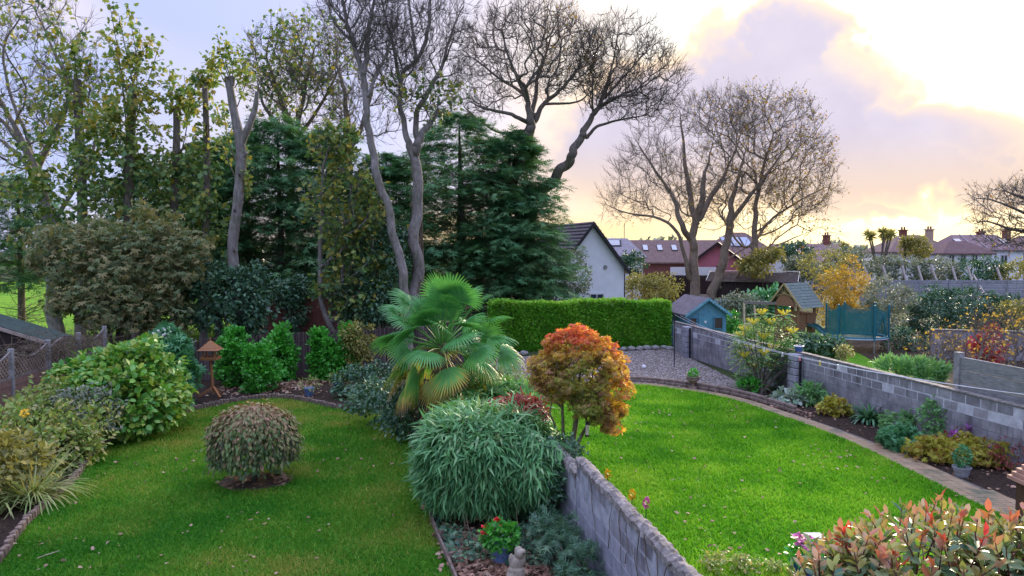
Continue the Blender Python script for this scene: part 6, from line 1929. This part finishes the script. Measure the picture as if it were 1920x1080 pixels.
COBALT = m_plain('cobalt_glaze', (.015, .04, .26), .2, .6, .3, 8, bmp=.05)
BLUEG = m_plain('blue_grey_glaze', (.13, .20, .36), .35, .5, .25, 9, bmp=.1)
TERRA = m_plain('terracotta', (.33, .16, .11), .85, .2, .3, 8)
q = G(938, 1056)
pot('flower_pot', 'blue glazed pot with a red flowered pelargonium in the bed by the wall', q, .155, .27, BLUEG, L_LAUREL, .07, 620, (.27, .25, .20), flowers=(PETAL['red'], ((-.22, -.05, .52), (-.04, 0, .60)), .075), fz=.75, taper=.7)
q = G(1508, 1098)
pot('flower_pot', 'deep cobalt blue pot with pink flowers beside the photinia', q, .19, .36, COBALT, L_LAUREL, .06, 420, (.22, .22, .16), flowers=(PETAL['pink'], ((-.12, -.02, .66), (-.04, 0, .68), (.05, .02, .63), (-.01, -.08, .6)), .075), taper=.6, fz=.5)
q = G(1531, 1062)
tag(MB().prism([q + np.array((-.09, 0, 0)), q + np.array((.09, 0, 0)), q + np.array((.13, 0, .42)), q + np.array((-.13, 0, .42))], (0, .22, 0)).build('grey_planter', m_plain('planter_grey', (.27, .29, .32), .7, .3), None), 'pale grey square planter half hidden by the photinia', 'planter')
for px, py, lab in ((580, 742, 'blue planter nearer the bird table on the bark mulch'), (634, 733, 'blue planter further along under the thin laurels')):
    pot('flower_pot', lab, G(px, py), .17, .26, BLUEG, L_MIXED, .12, 130, (.35, .28, .2), kind='blade', group='blue planters on the mulch')
# stone urn
q = G(1299, 729)
th = thing('garden_urn', 'brown stone urn with a small round green shrub on the kerb', 'urn', q)
MB().lathe(q, ((.13, 0), (.13, .05), (.06, .09), (.05, .17), (.10, .22), (.20, .30), (.22, .38), (.25, .40), (.25, .43), (.21, .43), (.19, .38)), 22).build('urn', m_plain('urn_stone', (.27, .20, .17), .9, .2, .3, 9), th)
foliage('leaves', L_LAUREL, th, np.random.default_rng(4), [E(q[0], q[1], .52, .13, .13, .13)], 40, 9, .06, 'diamond', .06, .5, -.2, kindtag='stuff')
q = G(1803, 893)
pot('basket_pot', 'wicker patterned grey pot with a clipped green ball in the border', q, .17, .2, m_plain('wicker_grey', (.27, .28, .30), .9, .2, .35, 25), L_FATSIA, .05, 420, (.16, .14, .22), fz=.95)
q = W0 + SR * 10.35 + right_n * .0
th = pot('small_blue_pot', 'small blue and white pot standing on top of the block wall', (q[0], q[1], 1.398), .15, .17, m_plain('pot_blue_white', (.06, .14, .36), .4, .5))
MB().lathe((q[0], q[1], 1.398), ((.163, .15), (.163, .178), (.14, .178), (.14, .15)), 22, False).build('rim', m_plain('pot_white', (.75, .75, .75), .4, .4), th)
# stone statue
q = G(968, 1092)
th = thing('stone_statue', 'weathered pale stone figure seated in the leaf litter', 'statue', q)
bm = bmesh.new()
for (x, y, z, rx, ry, rz) in ((0, 0, .13, .13, .12, .15), (.0, 0, .27, .10, .09, .13), (.045, -.02, .42, .075, .07, .075), (.085, -.04, .45, .05, .05, .04), (.03, .0, .455, .06, .06, .06), (-.08, -.08, .08, .07, .09, .08), (.08, -.08, .06, .06, .09, .06), (.09, 0, .32, .04, .05, .09), (-.07, 0, .33, .04, .05, .08), (0, 0, .02, .15, .14, .04)):
    bmesh.ops.create_icosphere(bm, subdivisions=2, radius=1, matrix=Matrix.Translation((q[0] + x, q[1] + y, z)) @ Matrix.Diagonal((rx, ry, rz, 1)))
me = bpy.data.meshes.new('figure'); bm.to_mesh(me); bm.free()
me.materials.append(m_plain('statue_stone', (.36, .31, .24), .95, .15, .35, 12, bmp=.9, bscale=45))
o = link(bpy.data.objects.new('figure', me), th)
md = o.modifiers.new('union', 'REMESH'); md.mode = 'VOXEL'; md.voxel_size = .011; md.use_smooth_shade = True
# post with a stepped cap at the picture edge
q = np.array((4.93, 7.0, 0)); th = thing('wooden_post', 'brown timber post with a stepped terracotta cap at the picture edge', 'post', q)
MB().box((q[0], q[1], 1.2), (.16, .16, 2.4)).build('shaft', m_plain('post_brown', (.09, .05, .03), .8, .2, .25, 5, stretch=(4, 4, .8)), th)
for j, (s, z) in enumerate(((.27, 2.42), (.22, 2.46), (.17, 2.50), (.11, 2.54))): MB().box((q[0], q[1], z), (s, s, .036)).build('cap_step', m_plain('cap_clay', (.42, .24, .17), .8, .2) if j == 0 else MATS['cap_clay'], th)

# rocks under the hedge, white ball
ROCK = m_plain('rock', (.25, .235, .22), .95, .15, .4, 7, bmp=.7, bscale=25)
rm = []
for k in range(3):
    bm = bmesh.new(); bmesh.ops.create_icosphere(bm, subdivisions=2, radius=1)
    r_ = np.random.default_rng(k)
    for v in bm.verts: v.co *= 1 + .16 * math.sin(v.co.x * 3 + k) + .12 * r_.normal() * .6; v.co.z *= .65
    me = bpy.data.meshes.new('rock'); bm.to_mesh(me); bm.free(); me.materials.append(ROCK); rm.append(me)
for k, (px, py) in enumerate(((965, 668), (983, 666), (1152, 659), (1168, 658), (1183, 657), (1199, 657), (1214, 656), (1229, 656), (1244, 655), (1256, 657))):
    q = G(px, py); s = .15 + .09 * RNG.random()
    o = piece('rock', rm[k % 3], (q[0], q[1], .08), (0, 0, RNG.random() * 6), (s * 1.2, s, s))
    words = ('first', 'second', 'third', 'fourth', 'fifth', 'sixth', 'seventh', 'eighth', 'ninth', 'tenth')[k]
    tag(o, 'grey boulder at the hedge foot, ' + words + ' counted from the palm', 'rock', 'boulders along the hedge')
q = G(1207, 692); bm = bmesh.new(); bmesh.ops.create_uvsphere(bm, u_segments=16, v_segments=10, radius=.09, matrix=Matrix.Translation((q[0], q[1], .085)))
me = bpy.data.meshes.new('ball'); bm.to_mesh(me); bm.free(); me.shade_smooth(); me.materials.append(m_plain('ball_white', (.7, .7, .72), .5, .4)); o = link(bpy.data.objects.new('white_ball', me)); tag(o, 'small white ball lying on the gravel', 'ball')

# clothes line
q = G(1264, 690); th = thing('clothes_pole', 'thin dark metal clothes line pole standing in the gravel', 'pole', q)
MB().tube([q, q + np.array((0, 0, 2.12))], .022, 6).build('pole', BLACKP, th)
q5 = G(1076, 690); th2 = thing('garden_cane', 'thin bamboo cane standing in front of the hedge beside the autumn maple', 'cane', q5)
MB().tube([q5, q5 + np.array((0, 0, 1.7))], .012, 5).build('cane', BARK_T, th2)
A = q + np.array((0, 0, 2.1)); Bp = np.array((6.1, 7.6, 3.02)); PEG = [m_plain('peg_' + n_, c_, .5, .3, .05) for n_, c_ in (('white', (.75, .75, .75)), ('pink', (.75, .25, .3)), ('yellow', (.75, .6, .1)))]
for j in range(2):
    off = np.array((.22 * j, 0, -.03 * j)); pts = [A + (Bp - A) * t + off * (1 if j else 0) + np.array((0, 0, -.38 * 4 * t * (1 - t))) for t in np.linspace(0, 1, 26)]
    tag(MB().tube(pts, .006, 4).build('clothes_line', m_plain('line_white', (.6, .6, .62), .5, .3) if j == 0 else MATS['line_white'], None), ('lower' if j else 'upper') + ' white clothes line sagging past the block wall', 'clothes line', 'clothes lines')
    if j == 0: cl = pts
for k, t in enumerate((.40, .46, .50, .56, .61, .66, .70)):
    p_ = A + (Bp - A) * t + np.array((0, 0, -.38 * 4 * t * (1 - t)))
    mt = PEG[(0, 0, 0, 0, 1, 2, 0)[k]]
    word = ('first', 'second', 'third', 'fourth', 'fifth', 'sixth', 'last')[k]
    tag(MB().bar(p_ + np.array((-.006, 0, .02)), p_ + np.array((-.016, 0, -.075)), .012, .016).bar(p_ + np.array((.006, 0, .02)), p_ + np.array((.016, 0, -.075)), .012, .016).build('clothes_peg', mt, None),
        word + ' clothes peg counted from the pole, ' + ('white', 'white', 'white', 'white', 'pink', 'yellow', 'white')[k], 'peg', 'pegs on the clothes line')

# ------------------------------------------------------------------ planting beyond the block wall
sheet('neighbour_lawn', [(8.6, 33), (12.0, 15), (30, 15), (30, 45), (11, 45), (7.6, 40)], .006, LAWN_R)
sheet('neighbour_soil', [(15.6, 33.5), (13.5, 24), (13.0, 15), (29.5, 15), (29.5, 44), (18, 44)], .010, SOIL)


def bush_px(name, label, d, ells, m, seed, clumps, per=22, cr=.3, kind='diamond', size=.15, cat='shrub', base_px=None, **k):
    es = [ell_px(d, *e) for e in ells]
    bx = es[0][0][0]
    return shrub(name, label, (bx, d), es, m, seed, clumps, per, cr, kind, size, cat, **k)


bush_px('evergreen_bush', 'loose green bush in front of the white gable wall', 43, [(1062, 530, 42, 40), (1075, 500, 25, 30), (1040, 545, 35, 35)], L_GREYG, 301, 130, 24, .35, size=.16)
bush_px('evergreen_bush', 'clipped dark hedge block beside the slate roofed house', 60, [(1186, 495, 22, 18)], L_DARK, 302, 50, 24, .4, size=.2, cat='bush')
bush_px('olive_bush', 'wide olive yellow bush between the white gable house and the big bare tree', 52, [(1215, 545, 48, 26), (1240, 540, 35, 22), (1195, 535, 25, 20)], L_OLIVE, 303, 150, 24, .4, size=.17)
bush_px('leafy_bush', 'fresh green bush tucked against the side of the blue playhouse', 35.5, [(1372, 612, 14, 24)], L_LAUREL, 304, 40, 22, .2, size=.12)
bush_px('leafy_bush', 'dry grassy bush behind the blue playhouse roof', 40, [(1390, 575, 40, 22), (1370, 570, 25, 20)], L_GREYG, 305, 110, 22, .28, size=.13)
bush_px('leafy_bush', 'broad leaved green shrubs left of the climbing tower roof', 41.5, [(1430, 565, 35, 20), (1465, 560, 25, 18), (1445, 585, 45, 25)], L_FATSIA, 306, 120, 14, .3, 'oval', .26)
bush_px('golden_tree', 'golden yellow leaved tree behind the climbing tower', 44, [(1585, 540, 45, 50), (1560, 560, 40, 45), (1610, 570, 30, 40), (1570, 590, 40, 30)], L_GOLD, 307, 210, 22, .32, size=.15, cat='tree', shell=.3, stems=10)
bush_px('grey_leaved_tree', 'loose brownish tree above and behind the golden tree', 50, [(1530, 500, 35, 28), (1560, 490, 30, 22)], L_OLIVE, 308, 70, 16, .35, size=.16, cat='tree', shell=.2, stems=12)
bush_px('grey_shrub', 'tall grey green shrub right behind the trampoline', 39, [(1665, 560, 38, 40), (1650, 600, 45, 40), (1690, 580, 28, 35), (1640, 630, 45, 30)], L_GREYG, 309, 230, 24, .28, size=.13)
bush_px('dark_shrub', 'dark shrub low down between the trampoline and the low grey wall', 34.5, [(1690, 645, 35, 30), (1725, 655, 30, 22)], L_DARK, 310, 120, 22, .22, size=.11)
bush_px('dome_shrub', 'huge dark dome shaped evergreen shrub in front of the grey board fence', 39, [(1800, 592, 88, 50), (1750, 600, 45, 42), (1860, 600, 40, 42)], L_DARK, 311, 520, 26, .3, size=.15, cat='shrub', shell=.7, tint=lambda P, r: r.beta(1.3, 2.6, len(P)))
bush_px('olive_bush', 'olive bush at the picture edge beyond the dome shrub', 36, [(1905, 590, 35, 35), (1925, 610, 35, 40)], L_OLIVE, 312, 90, 22, .28, size=.13)
bush_px('rhododendron', 'glossy dark rhododendron below the slide', 28.2, [(1535, 648, 38, 18), (1500, 640, 28, 14), (1562, 655, 22, 14)], L_DARK, 313, 130, 12, .2, 'oval', .16)
bush_px('hydrangea', 'faded orange brown hydrangea beside the rhododendron', 26.8, [(1583, 660, 14, 9)], L_MIXED, 314, 26, 16, .12, size=.09, tint=lambda P, r: .6 + .3 * r.random(len(P)))
bush_px('crimson_shrub', 'crimson leaved shrub behind the concrete panels', 27.5, [(1855, 648, 24, 32), (1830, 660, 18, 22)], L_RED, 315, 80, 20, .2, size=.10, shell=.2)
bush_px('feathery_plant', 'pale feathery green plants on the far side of the block wall', 24.5, [(1690, 690, 36, 13), (1735, 695, 32, 14), (1760, 700, 18, 12)], L_PALE, 316, 110, 24, .16, 'blade', .22, 'plant', droop=-1.0, wid=1.2, stems=4)
# twiggy shrubs with a few yellow leaves
for k, (px, d, lab, ell, seed) in enumerate(((1840, 24, 'twiggy pale stemmed shrub with few yellow leaves above the concrete panels', [(1835, 640, 45, 45), (1850, 600, 25, 30)], 321), (1905, 25, 'twiggy shrub with yellow leaves at the picture edge', [(1900, 630, 40, 40)], 322),
                                             (1770, 26, 'bare brown twiggy shrub at the end of the concrete panel fence', [(1765, 655, 45, 25)], 323))):
    bare_tree('twiggy_shrub', lab, d, [[(px, 720, 0, .05), (px - 5, 670, 0, .035), (px + 5, 630, 0, .02)], [(px, 700, 0, .03), (px - 25, 660, .3, .02)], [(px, 700, 0, .03), (px + 20, 650, -.3, .02)]],
              [ell_px(d, *e) for e in ell], 70, BARK_G, seed=seed, twl=.35, twr=.006, tip=.008, leaf=L_GOLD, leaf_n=170, leaf_size=.11)['category'] = 'shrub'
# mixed growth and hedge in front of the far houses
for k, (d, e, m_, lab) in enumerate(((66, [(1700, 507, 34, 22), (1660, 505, 30, 22)], L_GREYG, 'grey green hedge stretch behind the first leaning stakes'), (66.5, [(1760, 507, 38, 22)], L_GREYG, 'grey green hedge stretch behind the middle leaning stakes'),
                                     (66, [(1825, 508, 36, 21), (1860, 507, 28, 21)], L_DARK, 'dark hedge stretch behind the last leaning stakes'), (65, [(1905, 508, 34, 20), (1950, 508, 34, 20)], L_OLIVE, 'yellow green hedge at the picture edge below the cream house'),
                                     (63, [(1500, 505, 32, 22), (1540, 515, 40, 18)], L_GREYG, 'grey bush between the tiled shed and the brown tree'), (70, [(1495, 480, 26, 24)], L_DARK, 'dark round tree beside the small white house'),
                                     (72, [(1610, 490, 50, 20), (1580, 480, 30, 14)], L_GREYG, 'grey green trees below the terrace chimney'), (76, [(1715, 468, 26, 22)], L_OLIVE, 'pale willowy tree in front of the bungalow roof'), (58, [(1440, 478, 26, 10), (1415, 500, 30, 14)], L_OLIVE, 'straggly olive growth behind the tiled shed'))):
    bush_px('hedge_shrub', lab, d, e, m_, 330 + k, 90, 22, .45, size=.24, cat='hedge' if k < 4 else 'bush', stems=3)
# cordyline palms against the glow
for k, (px, ty, lab) in enumerate(((1650, 432, 'many headed cabbage palm silhouetted against the glow'), (1585, 458, 'small cabbage palm beside the terrace chimney'), (1697, 452, 'thin cabbage palm left of the bungalow'))):
    rng = np.random.default_rng(340 + k); d = 76; b = D(px, 500, d); b[2] = 0
    th = thing('cabbage_palm', lab, 'palm', b, 'cabbage palms among the far houses')
    mb = MB(); ac = Acc()
    for j in range(6 if k == 0 else 2):
        t = D(px + (rng.random() - .5) * (50 if k == 0 else 16), ty + rng.random() * 16, d + rng.normal() * .8)
        mb.tube([b, (b + t) / 2 + np.array(((t - b)[0] * -.2, 0, 0)), t], (.16, .12, .08), 6)
        n = 60; dv = rng.normal(size=(n, 3)) + np.array((0, 0, .4)); leaves(ac, 'blade', np.repeat(t[None], n, 0), dv, rng.normal(size=(n, 3)), .75, rng.random(n), 1.3)
    mb.build('trunk', BARK_B, th); ac.build('leaves', L_OLIVE, th, 'stuff')
# far trees on the skyline
rng = np.random.default_rng(350); ac = Acc()
xs = np.linspace(-150, 130, 130)
P, O = clump_cloud(rng, [E(x, 150 + 12 * math.sin(x * .2), 1.5 + 1.5 * rng.random(), 3 + 2 * rng.random(), 3, 2.2 + 1.6 * rng.random()) for x in xs], 1500, 9, 1.2)
leaves(ac, 'diamond', P, O + rng.normal(size=P.shape) * .6, rng.normal(size=P.shape) + np.array((0, 0, .8)), 1.3, rng.random(len(P)), 1.6)
tag(ac.build('treeline', L_GREYG, None, 'stuff'), 'far line of trees along the horizon', 'trees')

# ------------------------------------------------------------------ mahonia against the wall
L_MAH = m_leaf('leaf_mahonia', steps((0.03, 0.08, 0.03), (0.07, 0.16, 0.05), (0.13, 0.24, 0.07), (0.22, 0.32, 0.10)), .3, .65, .2)
L_MAHF = m_leaf('mahonia_flower', steps((0.50, 0.45, 0.03), (0.72, 0.62, 0.05), (0.80, 0.74, 0.15)), .3)
rng = np.random.default_rng(360); mbp = G(1425, 738); mbp[2] = 0
th = thing('mahonia_shrub', 'tall mahonia with yellow flower spikes leaning over the block wall', 'shrub', mbp)
lf, fl = Acc(), Acc(); st = MB()
heads = [(1428, 590), (1470, 592), (1395, 622), (1412, 608), (1445, 607), (1485, 625), (1388, 632), (1432, 635), (1468, 640), (1410, 655), (1450, 655), (1480, 655), (1395, 670), (1432, 665), (1465, 680), (1415, 690), (1445, 690), (1490, 690), (1400, 700), (1470, 705), (1385, 650), (1505, 670)]
for i, (px, py) in enumerate(heads):
    t = D(px, py, 24.4 + rng.normal() * .35)
    C = curve([mbp + np.array((rng.normal() * .15, rng.normal() * .1, 0)), (mbp * .55 + t * .45) + np.array((0, 0, .15)), t], 5); st.tube(C, np.linspace(.025, .014, len(C)), 5)
    nfl = 13
    for j in range(nfl):      # whorl of pinnate leaves
        a = j * 2.4; d0 = np.array((math.cos(a), math.sin(a), .35 - .06 * j)); L = .38 * (.8 + .4 * rng.random())
        for s in np.linspace(.2, 1, 7):
            p = t + d0 * L * s - np.array((0, 0, .16 * s * s)) - np.array((0, 0, .02 * j)); sd = np.cross(d0, (0, 0, 1.0))
            dv = np.array([sd + d0 * .4, -sd + d0 * .4]); leaves(lf, 'diamond', np.array([p, p]), dv + rng.normal(size=(2, 3)) * .15, np.array([(0, 0, 1.0)] * 2) + rng.normal(size=(2, 3)) * .2, .10 + .02 * rng.random(), np.full(2, rng.random()), 1.3)
    if i < 17 and i not in (8, 11):
        for j in range(9):
            a = j * .7; d0 = nrm(np.array((math.cos(a), math.sin(a), .75 + .3 * rng.random()))); n = 14
            p = t + d0 * (np.linspace(.03, .26, n)[:, None]); leaves(fl, 'diamond', p, rng.normal(size=(n, 3)), rng.normal(size=(n, 3)), .045, rng.random(n), 2)
st.build('stems', BARK_B, th); lf.build('leaves', L_MAH, th, 'stuff'); fl.build('flowers', L_MAHF, th, 'stuff')

# ------------------------------------------------------------------ border plants along the wall
def clump(name, label, px, py, r, h, m, seed, n, kind, size, **k):
    q = G(px, py)
    return shrub(name, label, (q[0], q[1]), [E(q[0], q[1], h * .5, r, r * .8, h * .55)], m, seed, max(6, n // 7), 13, r * .3, kind, size, 'plant', stems=0, **k)


clump('brunnera', 'silver leaved low plant at the foot of the wall pier', 1478, 757, .48, .32, L_SILVER, 401, 130, 'oval', .17, wid=1.7)
clump('fern', 'green and yellow ferny plant next to the silver leaved plant', 1520, 757, .45, .5, L_PALE, 402, 300, 'blade', .24, wid=1.8, droop=.2)
clump('heuchera', 'yellow and red leaved low plant before the strap leaved clump', 1565, 778, .40, .42, L_LIME, 403, 240, 'oval', .10, wid=1.6)
q = G(1632, 797)
strap_clump('agapanthus', 'dark green clump of broad strap leaves against the wall', (q[0] + .1, q[1] + .25), 150, .75, .032, m_leaf('leaf_agapanthus', steps((.015, .055, .025), (.04, .11, .05), (.09, .19, .09)), .2, .35, .5), 404, 1.25, upr=.85)
clump('geranium', 'pale blue green leafy mound beside the path', 1692, 842, .50, .42, L_FATSIA, 405, 420, 'palmate', .08)
clump('geranium', 'darker leafy mound behind the pale mound by the wall', 1685, 815, .42, .5, L_PALE, 406, 260, 'palmate', .07)
clump('rose_bush', 'bushy green shrub with tall sword leaves by the wall stain', 1772, 830, .52, 1.05, L_PALE, 407, 900, 'diamond', .10, droop=0)
q = G(1772, 828)
strap_clump('iris_leaves', 'upright yellowing sword leaves rising behind the bushy shrub', (q[0] + .1, q[1] + .2), 34, 1.15, .022, L_CORD, 408, .35, upr=1.02)
for k, (px, py, z) in enumerate(((1788, 815, .55), (1818, 803, .62))):
    q = G(px, py, z); th = thing('pink_flower', ('lower' if k == 0 else 'upper') + ' bright pink flower in front of the block wall', 'flower', (q[0], q[1], 0), 'pink flowers by the wall')
    a = Acc(); rng = np.random.default_rng(k); pp, dd = ball(rng, 26, .3); leaves(a, 'blade', q + pp * .04, dd + np.array((0, 0, .3)), dd, .12, rng.random(26), 2.2); a.build('petals', PETAL['purple'], th)
    MB().tube([(q[0], q[1], 0), q], .008, 5).build('stalk', L_LAUREL, th)
clump('coleus', 'yellow and dark red foliage plant behind the pot', 1752, 862, .55, .40, L_LIME, 409, 420, 'palmate', .075)
clump('coleus', 'yellow and dark red foliage plant at the wall end of the border', 1838, 868, .70, .45, L_LIME, 410, 620, 'palmate', .075)
clump('red_sedum', 'dark red low plant at the foot of the wall', 1790, 850, .42, .42, L_REDD, 411, 260, 'diamond', .08)
clump('red_sedum', 'dark purple bush in the wall corner at the picture edge', 1895, 880, .5, .6, L_REDD, 412, 300, 'diamond', .08)
clump('fern', 'small green plant at the kerb end under the mahonia', 1405, 738, .35, .4, L_LAUREL, 413, 160, 'blade', .2, wid=2, droop=-.3)
# bed along the middle wall
for k, (s, u, z, m_, nm) in enumerate(((1.75, -.22, 1.40, 'yellow', 'orange yellow flower spike above the rough wall top'), (1.9, -.36, 1.33, 'pink', 'pink flower head next to the orange spike over the wall'), (.75, -.2, 1.38, 'yellow', 'small yellow flower near the high end of the rough wall'))):
    nn = np.array((MS[1], -MS[0])); nn = nn if nn[0] > 0 else -nn
    q = np.array((*(M0 + MS * s + nn * -u), z)); th = thing('tall_flower', nm, 'flower', (q[0], q[1], 0))
    a = Acc(); rng = np.random.default_rng(k + 5); pp, dd = ball(rng, 60, .3); leaves(a, 'diamond', q + pp * np.array((.025, .025, .06)), dd, dd + .3, .035, rng.random(60), 2); a.build('petals', PETAL[m_], th)
    MB().tube([(q[0], q[1], 0), q], .008, 5).build('stalk', L_LAUREL, th)
clump('low_heather', 'brownish low plant at the lawn edge beyond the rough wall', 1360, 1068, .32, .2, L_MIXED, 414, 300, 'diamond', .06)
clump('low_heather', 'second low brownish plant close to the cobalt pot', 1432, 1072, .22, .16, L_MIXED, 415, 160, 'diamond', .05)

# ------------------------------------------------------------------ under the bamboo
ac = Acc(); rng = np.random.default_rng(420)
poly = np.array([g2(795, 930), g2(820, 1000), g2(860, 1085), (-.2, 9.3), (.9, 9.3), (.95, 11.2), (.6, 13.5), (-1.2, 14)])
Q = poly.min(0) + rng.random((9000, 2)) * (poly.max(0) - poly.min(0)); Q = Q[inside(Q, poly)]
Q = Q[(np.sin(Q[:, 0] * 3.1) + np.sin(Q[:, 1] * 2.3 + 1) + rng.normal(size=len(Q)) * .5 > -.2) & (Q[:, 1] > 10.6)]
P = np.column_stack([Q, .02 + rng.random(len(Q)) ** 2 * .16])
leaves(ac, 'maple', P, rng.normal(size=P.shape) * np.array((1, 1, .2)), np.array((0, -.3, 1.0)) + rng.normal(size=P.shape) * .35, .075 * (.6 + .7 * rng.random(len(P))), rng.random(len(P)))
tag(ac.build('ivy', L_DARK, None, 'stuff'), 'dark ivy ground cover under the bamboo', 'ivy')
q = np.array((1.02, 10.7)) - np.array((.38, 0))
shrub('juniper_shrub', 'dark straggly evergreen sprawling against the middle wall', q, [E(.72, 10.6, .34, .22, .6, .34), E(.55, 11.2, .3, .2, .3, .3), E(.9, 9.9, .3, .22, .4, .3)], L_DARK, 421, 120, 10, .14, 'spray', .15, droop=.3, lobes=2)
shrub('ivy_curtain', 'dark ivy hanging over the low end of the middle wall', (.75, 12.3), [E(.62, 12.5, .75, .22, .8, .6), E(.9, 12.9, 1.1, .3, .5, .2)], L_DARK, 422, 120, 20, .14, 'diamond', .07, stems=8)
# dry canes and litter
ac = Acc(); q = np.stack([-.9 + rng.random(26) * 1.6, 10.6 + rng.random(26) * 1.2, rng.random(26) * .2], 1); twigs(ac, q, rng.normal(size=(26, 3)) + np.array((0, 0, .7)), rng, 1, .5, .008, .1, .4)
tag(ac.build('dry_canes', BARK_T, None, 'stuff'), 'dry brown canes lying in the bed under the bamboo', 'canes')


# ------------------------------------------------------------------ fallen leaves
L_FALL = m_leaf('leaf_fallen', steps((0.07, 0.04, 0.03), (0.16, 0.09, 0.06), (0.26, 0.16, 0.11), (0.38, 0.28, 0.20), (0.42, 0.38, 0.28)), 0.1, .8, .2)


def litter(name, label, poly, n, size, seed, z=.03, tilt=.3, hi=1.0):
    rng = np.random.default_rng(seed); poly = np.asarray(poly)
    P = poly.min(0) + rng.random((n * 4, 2)) * (poly.max(0) - poly.min(0)); P = P[inside(P, poly)]
    f = np.sin(P[:, 0] * 1.7 + 2) + np.sin(P[:, 1] * 1.3) + np.sin(P[:, 0] * .9 - P[:, 1] * 1.1)
    P = P[rng.random(len(P)) < np.clip(.25 + .3 * f, 0.05, 1)][:n]
    n = len(P); P = np.column_stack([P, z + rng.random(n) * .02])
    a = Acc(); leaves(a, 'maple', P, rng.normal(size=(n, 3)) * np.array((1, 1, .25)), np.array((0, 0, 1.0)) + rng.normal(size=(n, 3)) * tilt, size * (.5 + .9 * rng.random(n)), np.clip(rng.random(n) * hi, 0, 1))
    tag(a.build(name, L_FALL, None, 'stuff'), label, 'leaves')


litter('fallen_leaves', 'fallen brown leaves scattered over the mossy lawn', lawn_l, 260, .06, 501, .05, .3, .75)
litter('fallen_leaves', 'fallen brown leaves scattered over the bright lawn', lawn_r, 380, .065, 502, .055, .3, .75)
litter('fallen_leaves', 'leaf litter along the bamboo bed', poly, 2400, .09, 503, .02, .5, .7)
litter('fallen_leaves', 'leaf litter in the bed under the laurels', [(-10, 23), (-6.5, 23.2), (-3.2, 21.9), (-2.6, 24), (-5, 27), (-10, 25)], 3000, .10, 504, .02, .5, .8)
litter('fallen_leaves', 'leaf litter round the weeping shrub', np.stack([W[0] + .76 * np.cos(an), W[1] + .62 * np.sin(an)], 1), 420, .09, 505, .03, .4, .7)
ob = (pc + nr * wid[:, None])
litter('fallen_leaves', 'leaf litter in the border below the block wall', np.vstack([ob[::12][3:], [W0 + SR * 19.5, W0 + SR * 11]]), 4200, .08, 506, .02, .4, .6)
rngl = np.random.default_rng(9); sl3 = resample(edge_near, .02); m3 = len(sl3)
P = np.column_stack([sl3 + rngl.normal(size=(m3, 2)) * np.array((.13, .1)) + np.array((.12, 0)), .03 + rngl.random(m3) * .04]); a = Acc()
leaves(a, 'maple', P, rngl.normal(size=P.shape) * np.array((1, 1, .3)), np.array((0, 0, 1.0)) + rngl.normal(size=P.shape) * .4, .085, rngl.random(m3) * .7); tag(a.build('fallen_leaves', L_FALL, None, 'stuff'), 'drift of fallen leaves along the board edging', 'leaves')

# ------------------------------------------------------------------ odds and ends
p0 = D(352, 655, 24.2); C = curve([(p0[0], p0[1], 0.0), (p0[0], p0[1], .9), (p0[0] + .05, p0[1], 1.25), (p0[0] + .16, p0[1], 1.5), (p0[0] + .14, p0[1], 1.75)], 5)
tag(MB().tube(C, np.linspace(.03, .018, len(C)), 6).tube([C[-4], C[-4] + np.array((.14, 0, .08))], (.014, .008), 5).build('dead_branch', m_plain('bleached_wood', (.55, .50, .46), .8, .2), None, smooth=True), 'bleached crooked branch standing beside the bird table', 'branch')
q = G(88, 1048); tag(MB().tube([q + np.array((-.07, -.12, .06)), q + np.array((0, 0, .065)), q + np.array((.09, .16, .06))], (.008, .009, .006), 5).build('fallen_stick', m_plain('stick_pale', (.42, .33, .24), .8, .2), None), 'pale stick lying on the mossy lawn near the log edging', 'stick')
q = D(46, 775, 15.2); a = Acc(); rng = np.random.default_rng(3); pp, dd = ball(rng, 30, .5); leaves(a, 'diamond', q + pp * .05, dd, dd + np.array((0, -.4, .5)), .055, rng.random(30), 2)
th = thing('yellow_flower', 'single bright yellow flower on the straggly corner shrub', 'flower', (q[0], q[1], 0)); a.build('petals', PETAL['yellow'], th); MB().tube([(q[0], q[1], 0), q], .008, 5).build('stalk', L_LAUREL, th)
